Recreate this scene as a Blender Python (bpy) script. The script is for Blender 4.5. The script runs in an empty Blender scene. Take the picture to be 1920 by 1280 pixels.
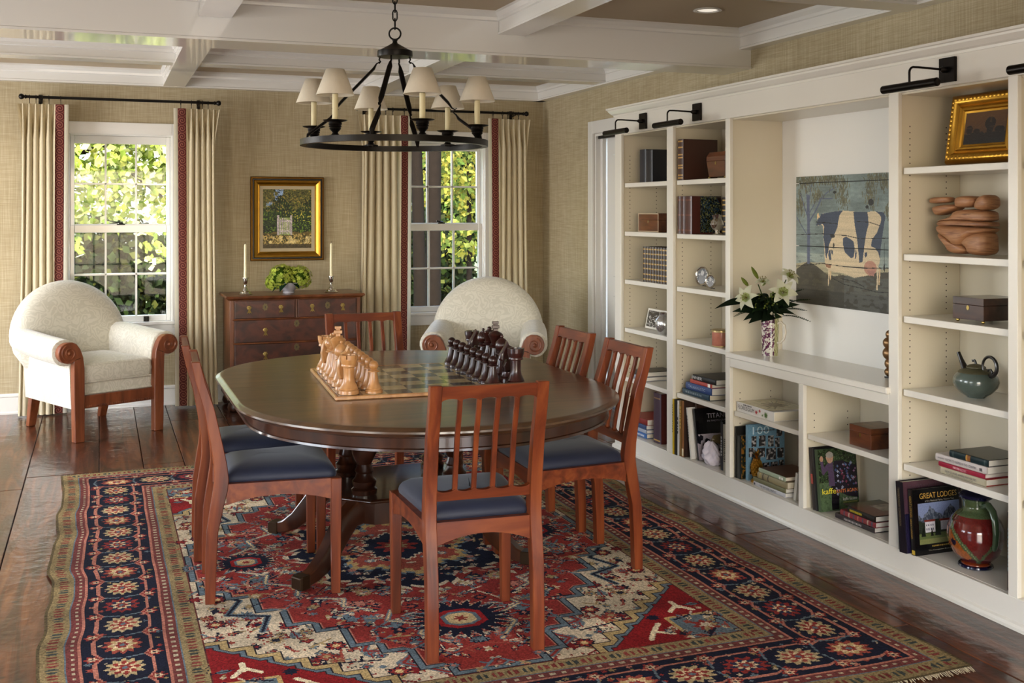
import bpy, bmesh, math, random
import numpy as np
from mathutils import Vector, Matrix, Euler

SC = bpy.context.scene
COL = SC.collection
R = math.radians
PI = math.pi
random.seed(7)
RNG = np.random.default_rng(11)

# ------------------------------------------------------------------ camera, world, light
F_PX, CX_PX, HZ_PX, CAM_H = 2035.0, 960.0, 398.0, 1.5
YAW = math.atan((CX_PX - 188.0) / F_PX)
cam_d = bpy.data.cameras.new('camera')
cam_d.sensor_width = 36.0
cam_d.lens = F_PX * 36.0 / 1920.0
cam_d.shift_y = -(640.0 - HZ_PX) / 1920.0
cam_d.clip_start = 0.05
cam_d.clip_end = 200
cam = bpy.data.objects.new('camera', cam_d)
COL.objects.link(cam)
cam.location = (0, 0, CAM_H)
cam.rotation_euler = (R(90), 0, -YAW)
SC.camera = cam

SC.view_settings.view_transform = 'Standard'
SC.view_settings.look = 'None'
SC.view_settings.gamma = 1.0
SC.view_settings.use_curve_mapping = False
SC.view_settings.exposure = 0.16

world = bpy.data.worlds.new('world')
SC.world = world
world.use_nodes = True
_nt = world.node_tree
_nt.nodes.clear()
_o = _nt.nodes.new('ShaderNodeOutputWorld')
_b = _nt.nodes.new('ShaderNodeBackground')
_s = _nt.nodes.new('ShaderNodeTexSky')
_s.sky_type = 'NISHITA'
_s.sun_disc = False
_s.sun_elevation = R(42)
_s.sun_rotation = R(200)
_s.dust_density = 2.5
_b.inputs['Strength'].default_value = 1.5
_nt.links.new(_s.outputs[0], _b.inputs[0])
_nt.links.new(_b.outputs[0], _o.inputs[0])

def light(name, kind, loc, rot, energy, color=(1, 1, 1), size=(1, 1), portal=False):
    d = bpy.data.lights.new(name, kind)
    if kind == 'AREA':
        d.shape = 'RECTANGLE'
        d.size, d.size_y = size
        if portal:
            d.cycles.is_portal = True
    if kind == 'SUN':
        d.angle = R(0.6)
    d.energy = energy
    d.color = color
    o = bpy.data.objects.new(name, d)
    COL.objects.link(o)
    o.location = loc
    o.rotation_euler = rot
    return o

# sun high over the house, lighting the trees outside the far windows
light('sun', 'SUN', (0, 0, 20), (R(40), 0, R(-28)), 10.0, (1.0, 0.92, 0.76))
# daylight standing in the big openings that are out of the frame
XL, XW, YN, YB = -2.6, 3.66, -1.7, 8.88
DAY = (0.97, 0.98, 1.0)
light('daylight_left_a', 'AREA', (XL - 0.02, 7.3, 1.42), (R(90), 0, R(-90)), 108, DAY, (1.5, 1.6))
light('daylight_left_b', 'AREA', (XL - 0.02, 3.9, 1.42), (R(90), 0, R(-90)), 62, DAY, (1.5, 1.6))
light('daylight_left_c', 'AREA', (XL - 0.02, 1.0, 1.42), (R(90), 0, R(-90)), 9, DAY, (1.5, 1.6))
light('daylight_rear', 'AREA', (0.7, YN - 0.02, 1.15), (R(90), 0, 0), 38, DAY, (3.2, 2.1))
W1C, W2C, W3C = 0.15, 2.735, -1.75
for _x in (W1C, W2C, W3C):
    light('window_portal', 'AREA', (_x, YB + 0.13, 1.36), (R(-90), 0, 0), 1, (1, 1, 1), (0.8, 1.5), portal=True)

# ------------------------------------------------------------------ photo helper: pixel -> direction
_fw = Vector((math.sin(YAW), math.cos(YAW), 0))
_rt = Vector((math.cos(YAW), -math.sin(YAW), 0))
def _ray(px, py):
    return _fw + _rt * ((px - CX_PX) / F_PX) + Vector((0, 0, (HZ_PX - py) / F_PX))
_C = Vector((0, 0, CAM_H))
def on_x(px, py, x):
    d = _ray(px, py); return _C + d * (x / d.x)
def on_y(px, py, y):
    d = _ray(px, py); return _C + d * (y / d.y)
def on_z(px, py, z):
    d = _ray(px, py); return _C + d * ((z - CAM_H) / d.z)

# ------------------------------------------------------------------ mesh builder
def lin(c):
    if isinstance(c, str):
        c = tuple(int(c[i:i + 2], 16) / 255 for i in (0, 2, 4))
    return tuple((x / 12.92 if x <= 0.04045 else ((x + 0.055) / 1.055) ** 2.4) for x in c[:3])

class MB:
    def __init__(s):
        s.v = []; s.f = []
    def add(s, vs, fs):
        n = len(s.v)
        s.v.extend([tuple(p) for p in vs])
        s.f.extend([tuple(i + n for i in f) for f in fs])
        return s
    def box(s, x0, y0, z0, x1, y1, z1):
        if x0 > x1: x0, x1 = x1, x0
        if y0 > y1: y0, y1 = y1, y0
        if z0 > z1: z0, z1 = z1, z0
        return s.add([(x0, y0, z0), (x1, y0, z0), (x1, y1, z0), (x0, y1, z0), (x0, y0, z1), (x1, y0, z1), (x1, y1, z1), (x0, y1, z1)],
                     [(0, 3, 2, 1), (4, 5, 6, 7), (0, 1, 5, 4), (1, 2, 6, 5), (2, 3, 7, 6), (3, 0, 4, 7)])
    def hexa(s, bot, top):
        return s.add(list(bot) + list(top), [(0, 3, 2, 1), (4, 5, 6, 7), (0, 1, 5, 4), (1, 2, 6, 5), (2, 3, 7, 6), (3, 0, 4, 7)])
    def lathe(s, prof, n=20, c=(0, 0, 0), axis='z', cap=True):
        vs = []; fs = []
        m = len(prof)
        for (r, h) in prof:
            for k in range(n):
                a = 2 * PI * k / n
                x, y = r * math.cos(a), r * math.sin(a)
                p = (x, y, h) if axis == 'z' else ((h, x, y) if axis == 'x' else (y, h, x))
                vs.append((p[0] + c[0], p[1] + c[1], p[2] + c[2]))
        for i in range(m - 1):
            for k in range(n):
                k2 = (k + 1) % n
                fs.append((i * n + k, i * n + k2, (i + 1) * n + k2, (i + 1) * n + k))
        if cap:
            if prof[0][0] > 1e-6: fs.append(tuple(range(n - 1, -1, -1)))
            if prof[-1][0] > 1e-6: fs.append(tuple((m - 1) * n + k for k in range(n)))
        return s.add(vs, fs)
    def tube(s, pts, rad, n=8, flat=1.0, closed=False):
        pts = [Vector(p) for p in pts]
        m = len(pts)
        rs = rad if isinstance(rad, (list, tuple)) else [rad] * m
        vs = []; fs = []
        prev = None
        for i, p in enumerate(pts):
            if closed:
                t = pts[(i + 1) % m] - pts[i - 1]
            else:
                t = (pts[min(i + 1, m - 1)] - pts[max(i - 1, 0)])
            t.normalize()
            if prev is None:
                u = t.orthogonal().normalized()
                if abs(t.z) < 0.9:
                    u = Vector((0, 0, 1)).cross(t).normalized()
            else:
                u = (prev - t * prev.dot(t)).normalized()
            prev = u
            w = t.cross(u)
            for k in range(n):
                a = 2 * PI * k / n
                vs.append(p + u * (rs[i] * math.cos(a)) + w * (rs[i] * flat * math.sin(a)))
        for i in range(m - 1 + (1 if closed else 0)):
            j = (i + 1) % m
            for k in range(n):
                k2 = (k + 1) % n
                fs.append((i * n + k, i * n + k2, j * n + k2, j * n + k))
        if not closed:
            fs.append(tuple(range(n - 1, -1, -1)))
            fs.append(tuple((m - 1) * n + k for k in range(n)))
        return s.add(vs, fs)
    def prism(s, poly, h0, h1, axis='z'):
        """poly: ccw 2-D points; extruded along axis between h0 and h1"""
        def P(a, b, h):
            return (a, b, h) if axis == 'z' else ((h, a, b) if axis == 'x' else (a, h, b))
        n = len(poly)
        vs = [P(a, b, h0) for a, b in poly] + [P(a, b, h1) for a, b in poly]
        fs = [tuple(range(n - 1, -1, -1)), tuple(range(n, 2 * n))]
        for k in range(n):
            k2 = (k + 1) % n
            fs.append((k, k2, n + k2, n + k))
        return s.add(vs, fs)
    def rings(s, loops, cap=True, closed=True):
        """loops: list of equal-length point loops, skinned in order"""
        n = len(loops[0]); m = len(loops)
        vs = [p for L in loops for p in L]; fs = []
        for i in range(m - 1):
            for k in range(n if closed else n - 1):
                k2 = (k + 1) % n
                fs.append((i * n + k, i * n + k2, (i + 1) * n + k2, (i + 1) * n + k))
        if cap:
            fs.append(tuple(range(n - 1, -1, -1)))
            fs.append(tuple((m - 1) * n + k for k in range(n)))
        return s.add(vs, fs)
    def sphere(s, c, r, n=12, m=8, sc=(1, 1, 1)):
        prof = [(math.sin(PI * i / m), -math.cos(PI * i / m)) for i in range(m + 1)]
        b = MB().lathe([(max(p[0], 1e-5), p[1]) for p in prof], n, cap=False)
        return s.add([(c[0] + x * r * sc[0], c[1] + y * r * sc[1], c[2] + z * r * sc[2]) for x, y, z in b.v], b.f)
    def xform(s, M):
        s.v = [tuple(M @ Vector(p)) for p in s.v]
        return s
    def mesh(s, name, bevel=0.0, smooth=False, segs=1, ang=35):
        me = bpy.data.meshes.new(name)
        me.from_pydata(s.v, [], s.f)
        bm = bmesh.new(); bm.from_mesh(me)
        bmesh.ops.recalc_face_normals(bm, faces=bm.faces)
        if bevel > 0:
            es = [e for e in bm.edges if len(e.link_faces) == 2 and e.calc_face_angle(0) > R(30)]
            bmesh.ops.bevel(bm, geom=es, offset=bevel, segments=segs, affect='EDGES', profile=0.5, clamp_overlap=True)
        if smooth:
            for f in bm.faces: f.smooth = True
            for e in bm.edges:
                if len(e.link_faces) == 2 and e.calc_face_angle(0) > R(ang): e.smooth = False
        bm.to_mesh(me); bm.free()
        return me
    def build(s, name, mat, parent=None, bevel=0.0, smooth=False, segs=1, ang=35, loc=None, rot=None):
        return obj(name, s.mesh(name, bevel, smooth, segs, ang), mat, parent, loc, rot)

def obj(name, me, mat, parent=None, loc=None, rot=None):
    o = bpy.data.objects.new(name, me)
    if mat is not None and not me.materials:
        me.materials.append(mat)
    COL.objects.link(o)
    if parent is not None: o.parent = parent
    if loc is not None: o.location = loc
    if rot is not None: o.rotation_euler = rot
    return o

def thing(name, label, cat, loc=(0, 0, 0), rz=0.0, group=None, rot=None):
    o = bpy.data.objects.new(name, None)
    COL.objects.link(o)
    o.empty_display_size = 0.05
    o.location = loc
    o.rotation_euler = rot if rot is not None else (0, 0, rz)
    return tag(o, label, cat, group)

def tag(o, label, cat, group=None):
    o['label'] = label
    o['category'] = cat
    if group: o['group'] = group
    return o

def struct(o, label=None):
    o['kind'] = 'structure'
    if label: o['label'] = label
    return o

def stuff(o):
    o['kind'] = 'stuff'
    return o

def dup(root, loc, rot, label=None, group=None, scale=None):
    r = root.copy(); COL.objects.link(r)
    r.location = loc; r.rotation_euler = rot
    if scale: r.scale = scale
    if label: r['label'] = label
    if group: r['group'] = group
    for ch in list(root.children):
        c = ch.copy(); COL.objects.link(c); c.parent = r
        for g in list(ch.children):
            d = g.copy(); COL.objects.link(d); d.parent = c
    return r

# ------------------------------------------------------------------ materials
def new_mat(name):
    m = bpy.data.materials.new(name)
    m.use_nodes = True
    nt = m.node_tree
    return m, nt, nt.nodes['Principled BSDF']

def N(nt, kind, **kw):
    n = nt.nodes.new(kind)
    for k, v in kw.items():
        if k.startswith('i_'):
            n.inputs[int(k[2:])].default_value = v
        else:
            setattr(n, k, v)
    return n

def plain(name, col, rough=0.5, metal=0.0, spec=0.5, coat=0.0, bump=0.0, bscale=200.0, var=0.0, vscale=8.0, trans=0.0, coatr=0.1, sheen=0.0):
    """one colour, optional soft mottling and fine relief"""
    m, nt, b = new_mat(name)
    c = lin(col)
    b.inputs['Base Color'].default_value = (*c, 1)
    b.inputs['Roughness'].default_value = rough
    b.inputs['Metallic'].default_value = metal
    b.inputs['Specular IOR Level'].default_value = spec
    b.inputs['Coat Weight'].default_value = coat
    b.inputs['Coat Roughness'].default_value = coatr
    if sheen: b.inputs['Sheen Weight'].default_value = sheen
    if trans: b.inputs['Transmission Weight'].default_value = trans
    tc = N(nt, 'ShaderNodeTexCoord')
    if var > 0:
        no = N(nt, 'ShaderNodeTexNoise'); no.inputs['Scale'].default_value = vscale; no.inputs['Detail'].default_value = 4
        nt.links.new(tc.outputs['Object'], no.inputs['Vector'])
        mx = N(nt, 'ShaderNodeMix', data_type='RGBA')
        mx.inputs[6].default_value = (*[x * (1 - var) for x in c], 1)
        mx.inputs[7].default_value = (*[min(1, x * (1 + var)) for x in c], 1)
        nt.links.new(no.outputs['Fac'], mx.inputs[0]); nt.links.new(mx.outputs[2], b.inputs['Base Color'])
    if bump > 0:
        n2 = N(nt, 'ShaderNodeTexNoise'); n2.inputs['Scale'].default_value = bscale; n2.inputs['Detail'].default_value = 3
        nt.links.new(tc.outputs['Object'], n2.inputs['Vector'])
        bp = N(nt, 'ShaderNodeBump'); bp.inputs['Strength'].default_value = bump; bp.inputs['Distance'].default_value = 0.004
        nt.links.new(n2.outputs['Fac'], bp.inputs['Height']); nt.links.new(bp.outputs[0], b.inputs['Normal'])
    return m

def ramp(nt, stops):
    r = N(nt, 'ShaderNodeValToRGB')
    cr = r.color_ramp
    while len(cr.elements) > 1: cr.elements.remove(cr.elements[-1])
    cr.elements[0].position = stops[0][0]; cr.elements[0].color = (*lin(stops[0][1]), 1)
    for p, c in stops[1:]:
        e = cr.elements.new(p); e.color = (*lin(c), 1)
    return r

def wood(name, cols, scale=(3, 40, 40), rough=0.35, coat=0.0, coatr=0.08, rnd=0.0, bump=0.03, nscale=1.0, metal=0.0):
    """grain: stretched noise along the first (least scaled) axis"""
    m, nt, b = new_mat(name)
    tc = N(nt, 'ShaderNodeTexCoord')
    mp = N(nt, 'ShaderNodeMapping'); mp.inputs['Scale'].default_value = scale
    nt.links.new(tc.outputs['Object'], mp.inputs['Vector'])
    if rnd:
        oi = N(nt, 'ShaderNodeObjectInfo')
        ml = N(nt, 'ShaderNodeVectorMath', operation='SCALE'); ml.inputs[0].default_value = (37, 91, 53)
        nt.links.new(oi.outputs['Random'], ml.inputs['Scale'])
        ad = N(nt, 'ShaderNodeVectorMath', operation='ADD')
        nt.links.new(mp.outputs[0], ad.inputs[0]); nt.links.new(ml.outputs[0], ad.inputs[1])
        src = ad.outputs[0]
    else:
        src = mp.outputs[0]
    n1 = N(nt, 'ShaderNodeTexNoise'); n1.inputs['Scale'].default_value = nscale; n1.inputs['Detail'].default_value = 6; n1.inputs['Distortion'].default_value = 0.6
    nt.links.new(src, n1.inputs['Vector'])
    k = len(cols)
    rp = ramp(nt, [(0.28 + 0.44 * i / max(1, k - 1), c) for i, c in enumerate(cols)])
    nt.links.new(n1.outputs['Fac'], rp.inputs[0])
    out = rp.outputs[0]
    if rnd:
        hs = N(nt, 'ShaderNodeHueSaturation')
        mr = N(nt, 'ShaderNodeMapRange'); mr.inputs[3].default_value = 1 - rnd; mr.inputs[4].default_value = 1 + rnd
        nt.links.new(oi.outputs['Random'], mr.inputs[0]); nt.links.new(mr.outputs[0], hs.inputs['Value'])
        nt.links.new(out, hs.inputs['Color']); out = hs.outputs[0]
    nt.links.new(out, b.inputs['Base Color'])
    b.inputs['Roughness'].default_value = rough
    b.inputs['Coat Weight'].default_value = coat
    b.inputs['Coat Roughness'].default_value = coatr
    if bump:
        bp = N(nt, 'ShaderNodeBump'); bp.inputs['Strength'].default_value = bump; bp.inputs['Distance'].default_value = 0.003
        nt.links.new(n1.outputs['Fac'], bp.inputs['Height']); nt.links.new(bp.outputs[0], b.inputs['Normal'])
    return m

def attr_mat(name, rough=0.5, spec=0.4, coat=0.0, bump=0.0, bscale=400, trans=0.0):
    m, nt, b = new_mat(name)
    a = N(nt, 'ShaderNodeAttribute'); a.attribute_name = 'Col'
    nt.links.new(a.outputs['Color'], b.inputs['Base Color'])
    b.inputs['Roughness'].default_value = rough
    b.inputs['Specular IOR Level'].default_value = spec
    b.inputs['Coat Weight'].default_value = coat
    if bump:
        tc = N(nt, 'ShaderNodeTexCoord')
        n2 = N(nt, 'ShaderNodeTexNoise'); n2.inputs['Scale'].default_value = bscale
        nt.links.new(tc.outputs['Object'], n2.inputs['Vector'])
        bp = N(nt, 'ShaderNodeBump'); bp.inputs['Strength'].default_value = bump; bp.inputs['Distance'].default_value = 0.003
        nt.links.new(n2.outputs['Fac'], bp.inputs['Height']); nt.links.new(bp.outputs[0], b.inputs['Normal'])
    if trans:
        tr = N(nt, 'ShaderNodeBsdfTranslucent'); nt.links.new(a.outputs['Color'], tr.inputs[0])
        mx = N(nt, 'ShaderNodeMixShader'); mx.inputs[0].default_value = trans
        out = nt.nodes['Material Output']
        nt.links.new(b.outputs[0], mx.inputs[1]); nt.links.new(tr.outputs[0], mx.inputs[2]); nt.links.new(mx.outputs[0], out.inputs[0])
    return m

def grasscloth(name, cols):
    m, nt, b = new_mat(name)
    tc = N(nt, 'ShaderNodeTexCoord')
    outs = []
    for sc in ((260, 260, 4.5), (7, 7, 330), (1.1, 1.1, 1.6)):
        mp = N(nt, 'ShaderNodeMapping'); mp.inputs['Scale'].default_value = sc
        nt.links.new(tc.outputs['Object'], mp.inputs['Vector'])
        no = N(nt, 'ShaderNodeTexNoise'); no.inputs['Scale'].default_value = 1.0; no.inputs['Detail'].default_value = 3
        nt.links.new(mp.outputs[0], no.inputs['Vector']); outs.append(no.outputs['Fac'])
    a1 = N(nt, 'ShaderNodeMath', operation='ADD'); nt.links.new(outs[0], a1.inputs[0]); nt.links.new(outs[1], a1.inputs[1])
    a2 = N(nt, 'ShaderNodeMath', operation='MULTIPLY_ADD'); a2.inputs[1].default_value = 0.42; nt.links.new(a1.outputs[0], a2.inputs[0])
    a3 = N(nt, 'ShaderNodeMath', operation='MULTIPLY'); a3.inputs[1].default_value = 0.16; nt.links.new(outs[2], a3.inputs[0])
    nt.links.new(a3.outputs[0], a2.inputs[2])
    rp = ramp(nt, [(0.36, cols[0]), (0.5, cols[1]), (0.64, cols[2])])
    nt.links.new(a2.outputs[0], rp.inputs[0]); nt.links.new(rp.outputs[0], b.inputs['Base Color'])
    b.inputs['Roughness'].default_value = 0.72
    b.inputs['Specular IOR Level'].default_value = 0.3
    bp = N(nt, 'ShaderNodeBump'); bp.inputs['Strength'].default_value = 0.15; bp.inputs['Distance'].default_value = 0.002
    nt.links.new(a1.outputs[0], bp.inputs['Height']); nt.links.new(bp.outputs[0], b.inputs['Normal'])
    return m

def floor_mat():
    m, nt, b = new_mat('plank_wood')
    tc = N(nt, 'ShaderNodeTexCoord'); oi = N(nt, 'ShaderNodeObjectInfo')
    sc = N(nt, 'ShaderNodeVectorMath', operation='SCALE'); sc.inputs[0].default_value = (31, 77, 11)
    nt.links.new(oi.outputs['Random'], sc.inputs['Scale'])
    ad = N(nt, 'ShaderNodeVectorMath', operation='ADD')
    nt.links.new(tc.outputs['Object'], ad.inputs[0]); nt.links.new(sc.outputs[0], ad.inputs[1])
    mp = N(nt, 'ShaderNodeMapping'); mp.inputs['Scale'].default_value = (16, 1.5, 1)
    nt.links.new(ad.outputs[0], mp.inputs['Vector'])
    n1 = N(nt, 'ShaderNodeTexNoise'); n1.inputs['Scale'].default_value = 1; n1.inputs['Detail'].default_value = 8; n1.inputs['Distortion'].default_value = 1.2
    nt.links.new(mp.outputs[0], n1.inputs['Vector'])
    rp = ramp(nt, [(0.25, '24100a'), (0.42, '42200f'), (0.56, '5e2f18'), (0.75, '7c4724')])
    nt.links.new(n1.outputs['Fac'], rp.inputs[0])
    hs = N(nt, 'ShaderNodeHueSaturation')
    mr = N(nt, 'ShaderNodeMapRange'); mr.inputs[3].default_value = 0.72; mr.inputs[4].default_value = 1.22
    nt.links.new(oi.outputs['Random'], mr.inputs[0]); nt.links.new(mr.outputs[0], hs.inputs['Value']); nt.links.new(rp.outputs[0], hs.inputs['Color'])
    # knots and dents
    vo = N(nt, 'ShaderNodeTexVoronoi'); vo.inputs['Scale'].default_value = 5.5
    nt.links.new(ad.outputs[0], vo.inputs['Vector'])
    kr = ramp(nt, [(0.03, (0.05, 0.05, 0.05)), (0.09, (1, 1, 1))])
    nt.links.new(vo.outputs['Distance'], kr.inputs[0])
    mx = N(nt, 'ShaderNodeMix', data_type='RGBA', blend_type='MULTIPLY'); mx.inputs[0].default_value = 0.75
    nt.links.new(hs.outputs[0], mx.inputs[6]); nt.links.new(kr.outputs[0], mx.inputs[7])
    nt.links.new(mx.outputs[2], b.inputs['Base Color'])
    b.inputs['Roughness'].default_value = 0.45
    b.inputs['Specular IOR Level'].default_value = 0.25
    b.inputs['Coat Weight'].default_value = 0.75
    b.inputs['Coat Roughness'].default_value = 0.09
    n3 = N(nt, 'ShaderNodeTexNoise'); n3.inputs['Scale'].default_value = 26; n3.inputs['Detail'].default_value = 5
    nt.links.new(ad.outputs[0], n3.inputs['Vector'])
    n4 = N(nt, 'ShaderNodeTexNoise'); n4.inputs['Scale'].default_value = 4; n4.inputs['Detail'].default_value = 2
    nt.links.new(ad.outputs[0], n4.inputs['Vector'])
    sm = N(nt, 'ShaderNodeMath', operation='MULTIPLY_ADD'); sm.inputs[1].default_value = 2.5
    nt.links.new(n4.outputs['Fac'], sm.inputs[0]); nt.links.new(n3.outputs['Fac'], sm.inputs[2])
    bp = N(nt, 'ShaderNodeBump'); bp.inputs['Strength'].default_value = 0.4; bp.inputs['Distance'].default_value = 0.006
    nt.links.new(sm.outputs[0], bp.inputs['Height'])
    nt.links.new(bp.outputs[0], b.inputs['Normal']); nt.links.new(bp.outputs[0], b.inputs['Coat Normal'])
    return m

def damask_mat():
    m, nt, b = new_mat('damask')
    tc = N(nt, 'ShaderNodeTexCoord')
    n0 = N(nt, 'ShaderNodeTexNoise'); n0.inputs['Scale'].default_value = 7; n0.inputs['Detail'].default_value = 2
    nt.links.new(tc.outputs['Object'], n0.inputs['Vector'])
    ms = N(nt, 'ShaderNodeVectorMath', operation='SCALE'); ms.inputs['Scale'].default_value = 0.38
    nt.links.new(n0.outputs['Color'], ms.inputs[0])
    ad = N(nt, 'ShaderNodeVectorMath', operation='ADD'); nt.links.new(tc.outputs['Object'], ad.inputs[0]); nt.links.new(ms.outputs[0], ad.inputs[1])
    vo = N(nt, 'ShaderNodeTexVoronoi'); vo.inputs['Scale'].default_value = 9
    nt.links.new(ad.outputs[0], vo.inputs['Vector'])
    mu = N(nt, 'ShaderNodeMath', operation='MULTIPLY'); mu.inputs[1].default_value = 26
    nt.links.new(vo.outputs['Distance'], mu.inputs[0])
    sn = N(nt, 'ShaderNodeMath', operation='SINE'); nt.links.new(mu.outputs[0], sn.inputs[0])
    rp = ramp(nt, [(0.40, 'c8c2b1'), (0.66, 'd4cebe')])
    mr = N(nt, 'ShaderNodeMapRange'); mr.inputs[1].default_value = -1; mr.inputs[2].default_value = 1
    nt.links.new(sn.outputs[0], mr.inputs[0]); nt.links.new(mr.outputs[0], rp.inputs[0])
    nt.links.new(rp.outputs[0], b.inputs['Base Color'])
    b.inputs['Roughness'].default_value = 0.62
    b.inputs['Sheen Weight'].default_value = 0.25
    n5 = N(nt, 'ShaderNodeTexNoise'); n5.inputs['Scale'].default_value = 500
    nt.links.new(tc.outputs['Object'], n5.inputs['Vector'])
    bp = N(nt, 'ShaderNodeBump'); bp.inputs['Strength'].default_value = 0.1; bp.inputs['Distance'].default_value = 0.002
    nt.links.new(n5.outputs['Fac'], bp.inputs['Height']); nt.links.new(bp.outputs[0], b.inputs['Normal'])
    return m

def spiral_mat():
    """red band with a row of pale line spirals, cell size 1 in UV.y"""
    m, nt, b = new_mat('spiral_trim')
    uv = N(nt, 'ShaderNodeUVMap')
    sx = N(nt, 'ShaderNodeSeparateXYZ'); nt.links.new(uv.outputs[0], sx.inputs[0])
    def M(op, a, c=None):
        n = N(nt, 'ShaderNodeMath', operation=op)
        for i, v in enumerate((a, c)):
            if v is None: continue
            if isinstance(v, (int, float)): n.inputs[i].default_value = v
            else: nt.links.new(v, n.inputs[i])
        return n.outputs[0]
    x = M('SUBTRACT', sx.outputs[0], 0.5)
    y = M('SUBTRACT', M('FRACT', sx.outputs[1]), 0.5)
    d = M('SQRT', M('ADD', M('MULTIPLY', x, x), M('MULTIPLY', y, y)))
    a = M('ARCTAN2', y, x)
    s = M('SINE', M('ADD', M('MULTIPLY', d, 24.0), a))
    rp = ramp(nt, [(0.86, '561712'), (0.96, 'a86a54')])
    mr = N(nt, 'ShaderNodeMapRange'); mr.inputs[1].default_value = -1; mr.inputs[2].default_value = 1
    nt.links.new(s, mr.inputs[0]); nt.links.new(mr.outputs[0], rp.inputs[0]); nt.links.new(rp.outputs[0], b.inputs['Base Color'])
    b.inputs['Roughness'].default_value = 0.75
    return m

def fabric_translucent(name, col, fac=0.3, rough=0.8, bscale=350, var=0.06):
    m = plain(name, col, rough=rough, bump=0.12, bscale=bscale, var=var, vscale=60, spec=0.2)
    nt = m.node_tree; b = nt.nodes['Principled BSDF']; out = nt.nodes['Material Output']
    tr = N(nt, 'ShaderNodeBsdfTranslucent'); tr.inputs[0].default_value = (*lin(col), 1)
    mx = N(nt, 'ShaderNodeMixShader'); mx.inputs[0].default_value = fac
    nt.links.new(b.outputs[0], mx.inputs[1]); nt.links.new(tr.outputs[0], mx.inputs[2]); nt.links.new(mx.outputs[0], out.inputs[0])
    return m

def glass_mat(name, tint=(1, 1, 1), refl=0.06):
    """thin window pane: clear with a mirror-like share"""
    m, nt, b = new_mat(name)
    nt.nodes.remove(b)
    out = nt.nodes['Material Output']
    t = N(nt, 'ShaderNodeBsdfTransparent'); t.inputs[0].default_value = (*tint, 1)
    g = N(nt, 'ShaderNodeBsdfGlossy'); g.inputs['Roughness'].default_value = 0.02
    mx = N(nt, 'ShaderNodeMixShader'); mx.inputs[0].default_value = refl
    nt.links.new(t.outputs[0], mx.inputs[1]); nt.links.new(g.outputs[0], mx.inputs[2]); nt.links.new(mx.outputs[0], out.inputs[0])
    return m

def emit_mat(name, col, s):
    m, nt, b = new_mat(name)
    b.inputs['Base Color'].default_value = (*lin(col), 1)
    b.inputs['Emission Color'].default_value = (*lin(col), 1)
    b.inputs['Emission Strength'].default_value = s
    return m

M = {}
M['trim'] = plain('white_trim_paint', 'e4e1db', rough=0.2, coat=0.7, coatr=0.06, bump=0.008, bscale=50)
M['case'] = plain('bookcase_paint', 'dcd7cc', rough=0.28, coat=0.2, coatr=0.15, bump=0.015, bscale=60)
M['case_in'] = plain('bookcase_inner_tone', 'd0c7b2', rough=0.28, coat=0.2, coatr=0.15, bump=0.015, bscale=60)  # inner faces, slightly darker and warmer than the face frame
M['wall'] = grasscloth('grasscloth', ('9a8a6a', 'ae9f80', 'c2b598'))
M['ceil'] = plain('ceiling_paint', 'b9a88c', rough=0.6, var=0.03)
M['plaster'] = plain('niche_plaster', 'e2dfd8', rough=0.5, bump=0.05, bscale=120)
M['plank'] = floor_mat()
M['floor_under'] = plain('subfloor', '1c110b', rough=0.9)
M['cherry'] = wood('cherry_wood', ('4a1d0a', '6c2f14', '86441f'), scale=(22, 22, 2.2), rough=0.4, coat=0.1)
M['cherry_x'] = wood('cherry_wood_rail', ('4a1d0a', '6c2f14', '86441f'), scale=(2.2, 22, 22), rough=0.4, coat=0.1)
M['walnut'] = wood('walnut_top', ('32200f', '4a3019', '5c4024'), scale=(2.0, 26, 10), rough=0.34, coat=0.8, coatr=0.22)
M['walnut_d'] = wood('walnut_base', ('1f0f08', '341a0d', '4a2814'), scale=(14, 14, 3), rough=0.28, coat=0.4, coatr=0.1)
M['arm_wood'] = wood('armchair_wood', ('5a2b16', '7b4124', '925433'), scale=(18, 18, 2.5), rough=0.4, coat=0.15)
M['burl'] = wood('chest_burl', ('1f0d07', '3c1b10', '55291a', '36180e'), scale=(7, 7, 9), rough=0.34, coat=0.3)
M['burl_l'] = wood('chest_carcass', ('47230f', '6b3a1d', '8a5430'), scale=(10, 10, 3), rough=0.36, coat=0.3)
M['box_wood'] = wood('box_wood', ('3a1c0d', '5a2f18', '744226'), scale=(20, 4, 20), rough=0.3, coat=0.4)
M['box_dark'] = wood('box_dark_wood', ('20120b', '38211a', '4b2f22'), scale=(20, 4, 20), rough=0.3, coat=0.4)
for _k in ('cherry', 'cherry_x'): M[_k].node_tree.nodes['Principled BSDF'].inputs['Specular IOR Level'].default_value = 0.3
M['damask'] = damask_mat()
M['velvet'] = plain('navy_velvet', '111830', rough=0.6, sheen=0.2, var=0.12, vscale=14, bump=0.05, bscale=300)
M['curtain'] = fabric_translucent('curtain_linen', 'dccfb0', 0.22)
M['curtain_edge'] = fabric_translucent('curtain_edge', 'ded6c2', 0.3)
M['spiral'] = spiral_mat()
M['iron'] = plain('black_iron', '17130f', rough=0.38, metal=0.7, bump=0.05, bscale=90)
M['bronze'] = plain('dark_bronze', '1a1512', rough=0.3, metal=0.8)
M['shade'] = fabric_translucent('shade_paper', 'e6dcc8', 0.25, rough=0.7, bscale=120)
M['sleeve'] = plain('candle_sleeve', 'd8cca2', rough=0.45)
M['wax'] = plain('candle_wax', 'efe6c0', rough=0.4, sheen=0.0)
M['silver'] = plain('silver', 'd9d6cf', rough=0.14, metal=1.0)
M['brass'] = plain('brass', 'a08a52', rough=0.3, metal=1.0)
M['gold'] = plain('gilt', 'b98a35', rough=0.32, metal=1.0, bump=0.12, bscale=45, var=0.25, vscale=18)
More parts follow.
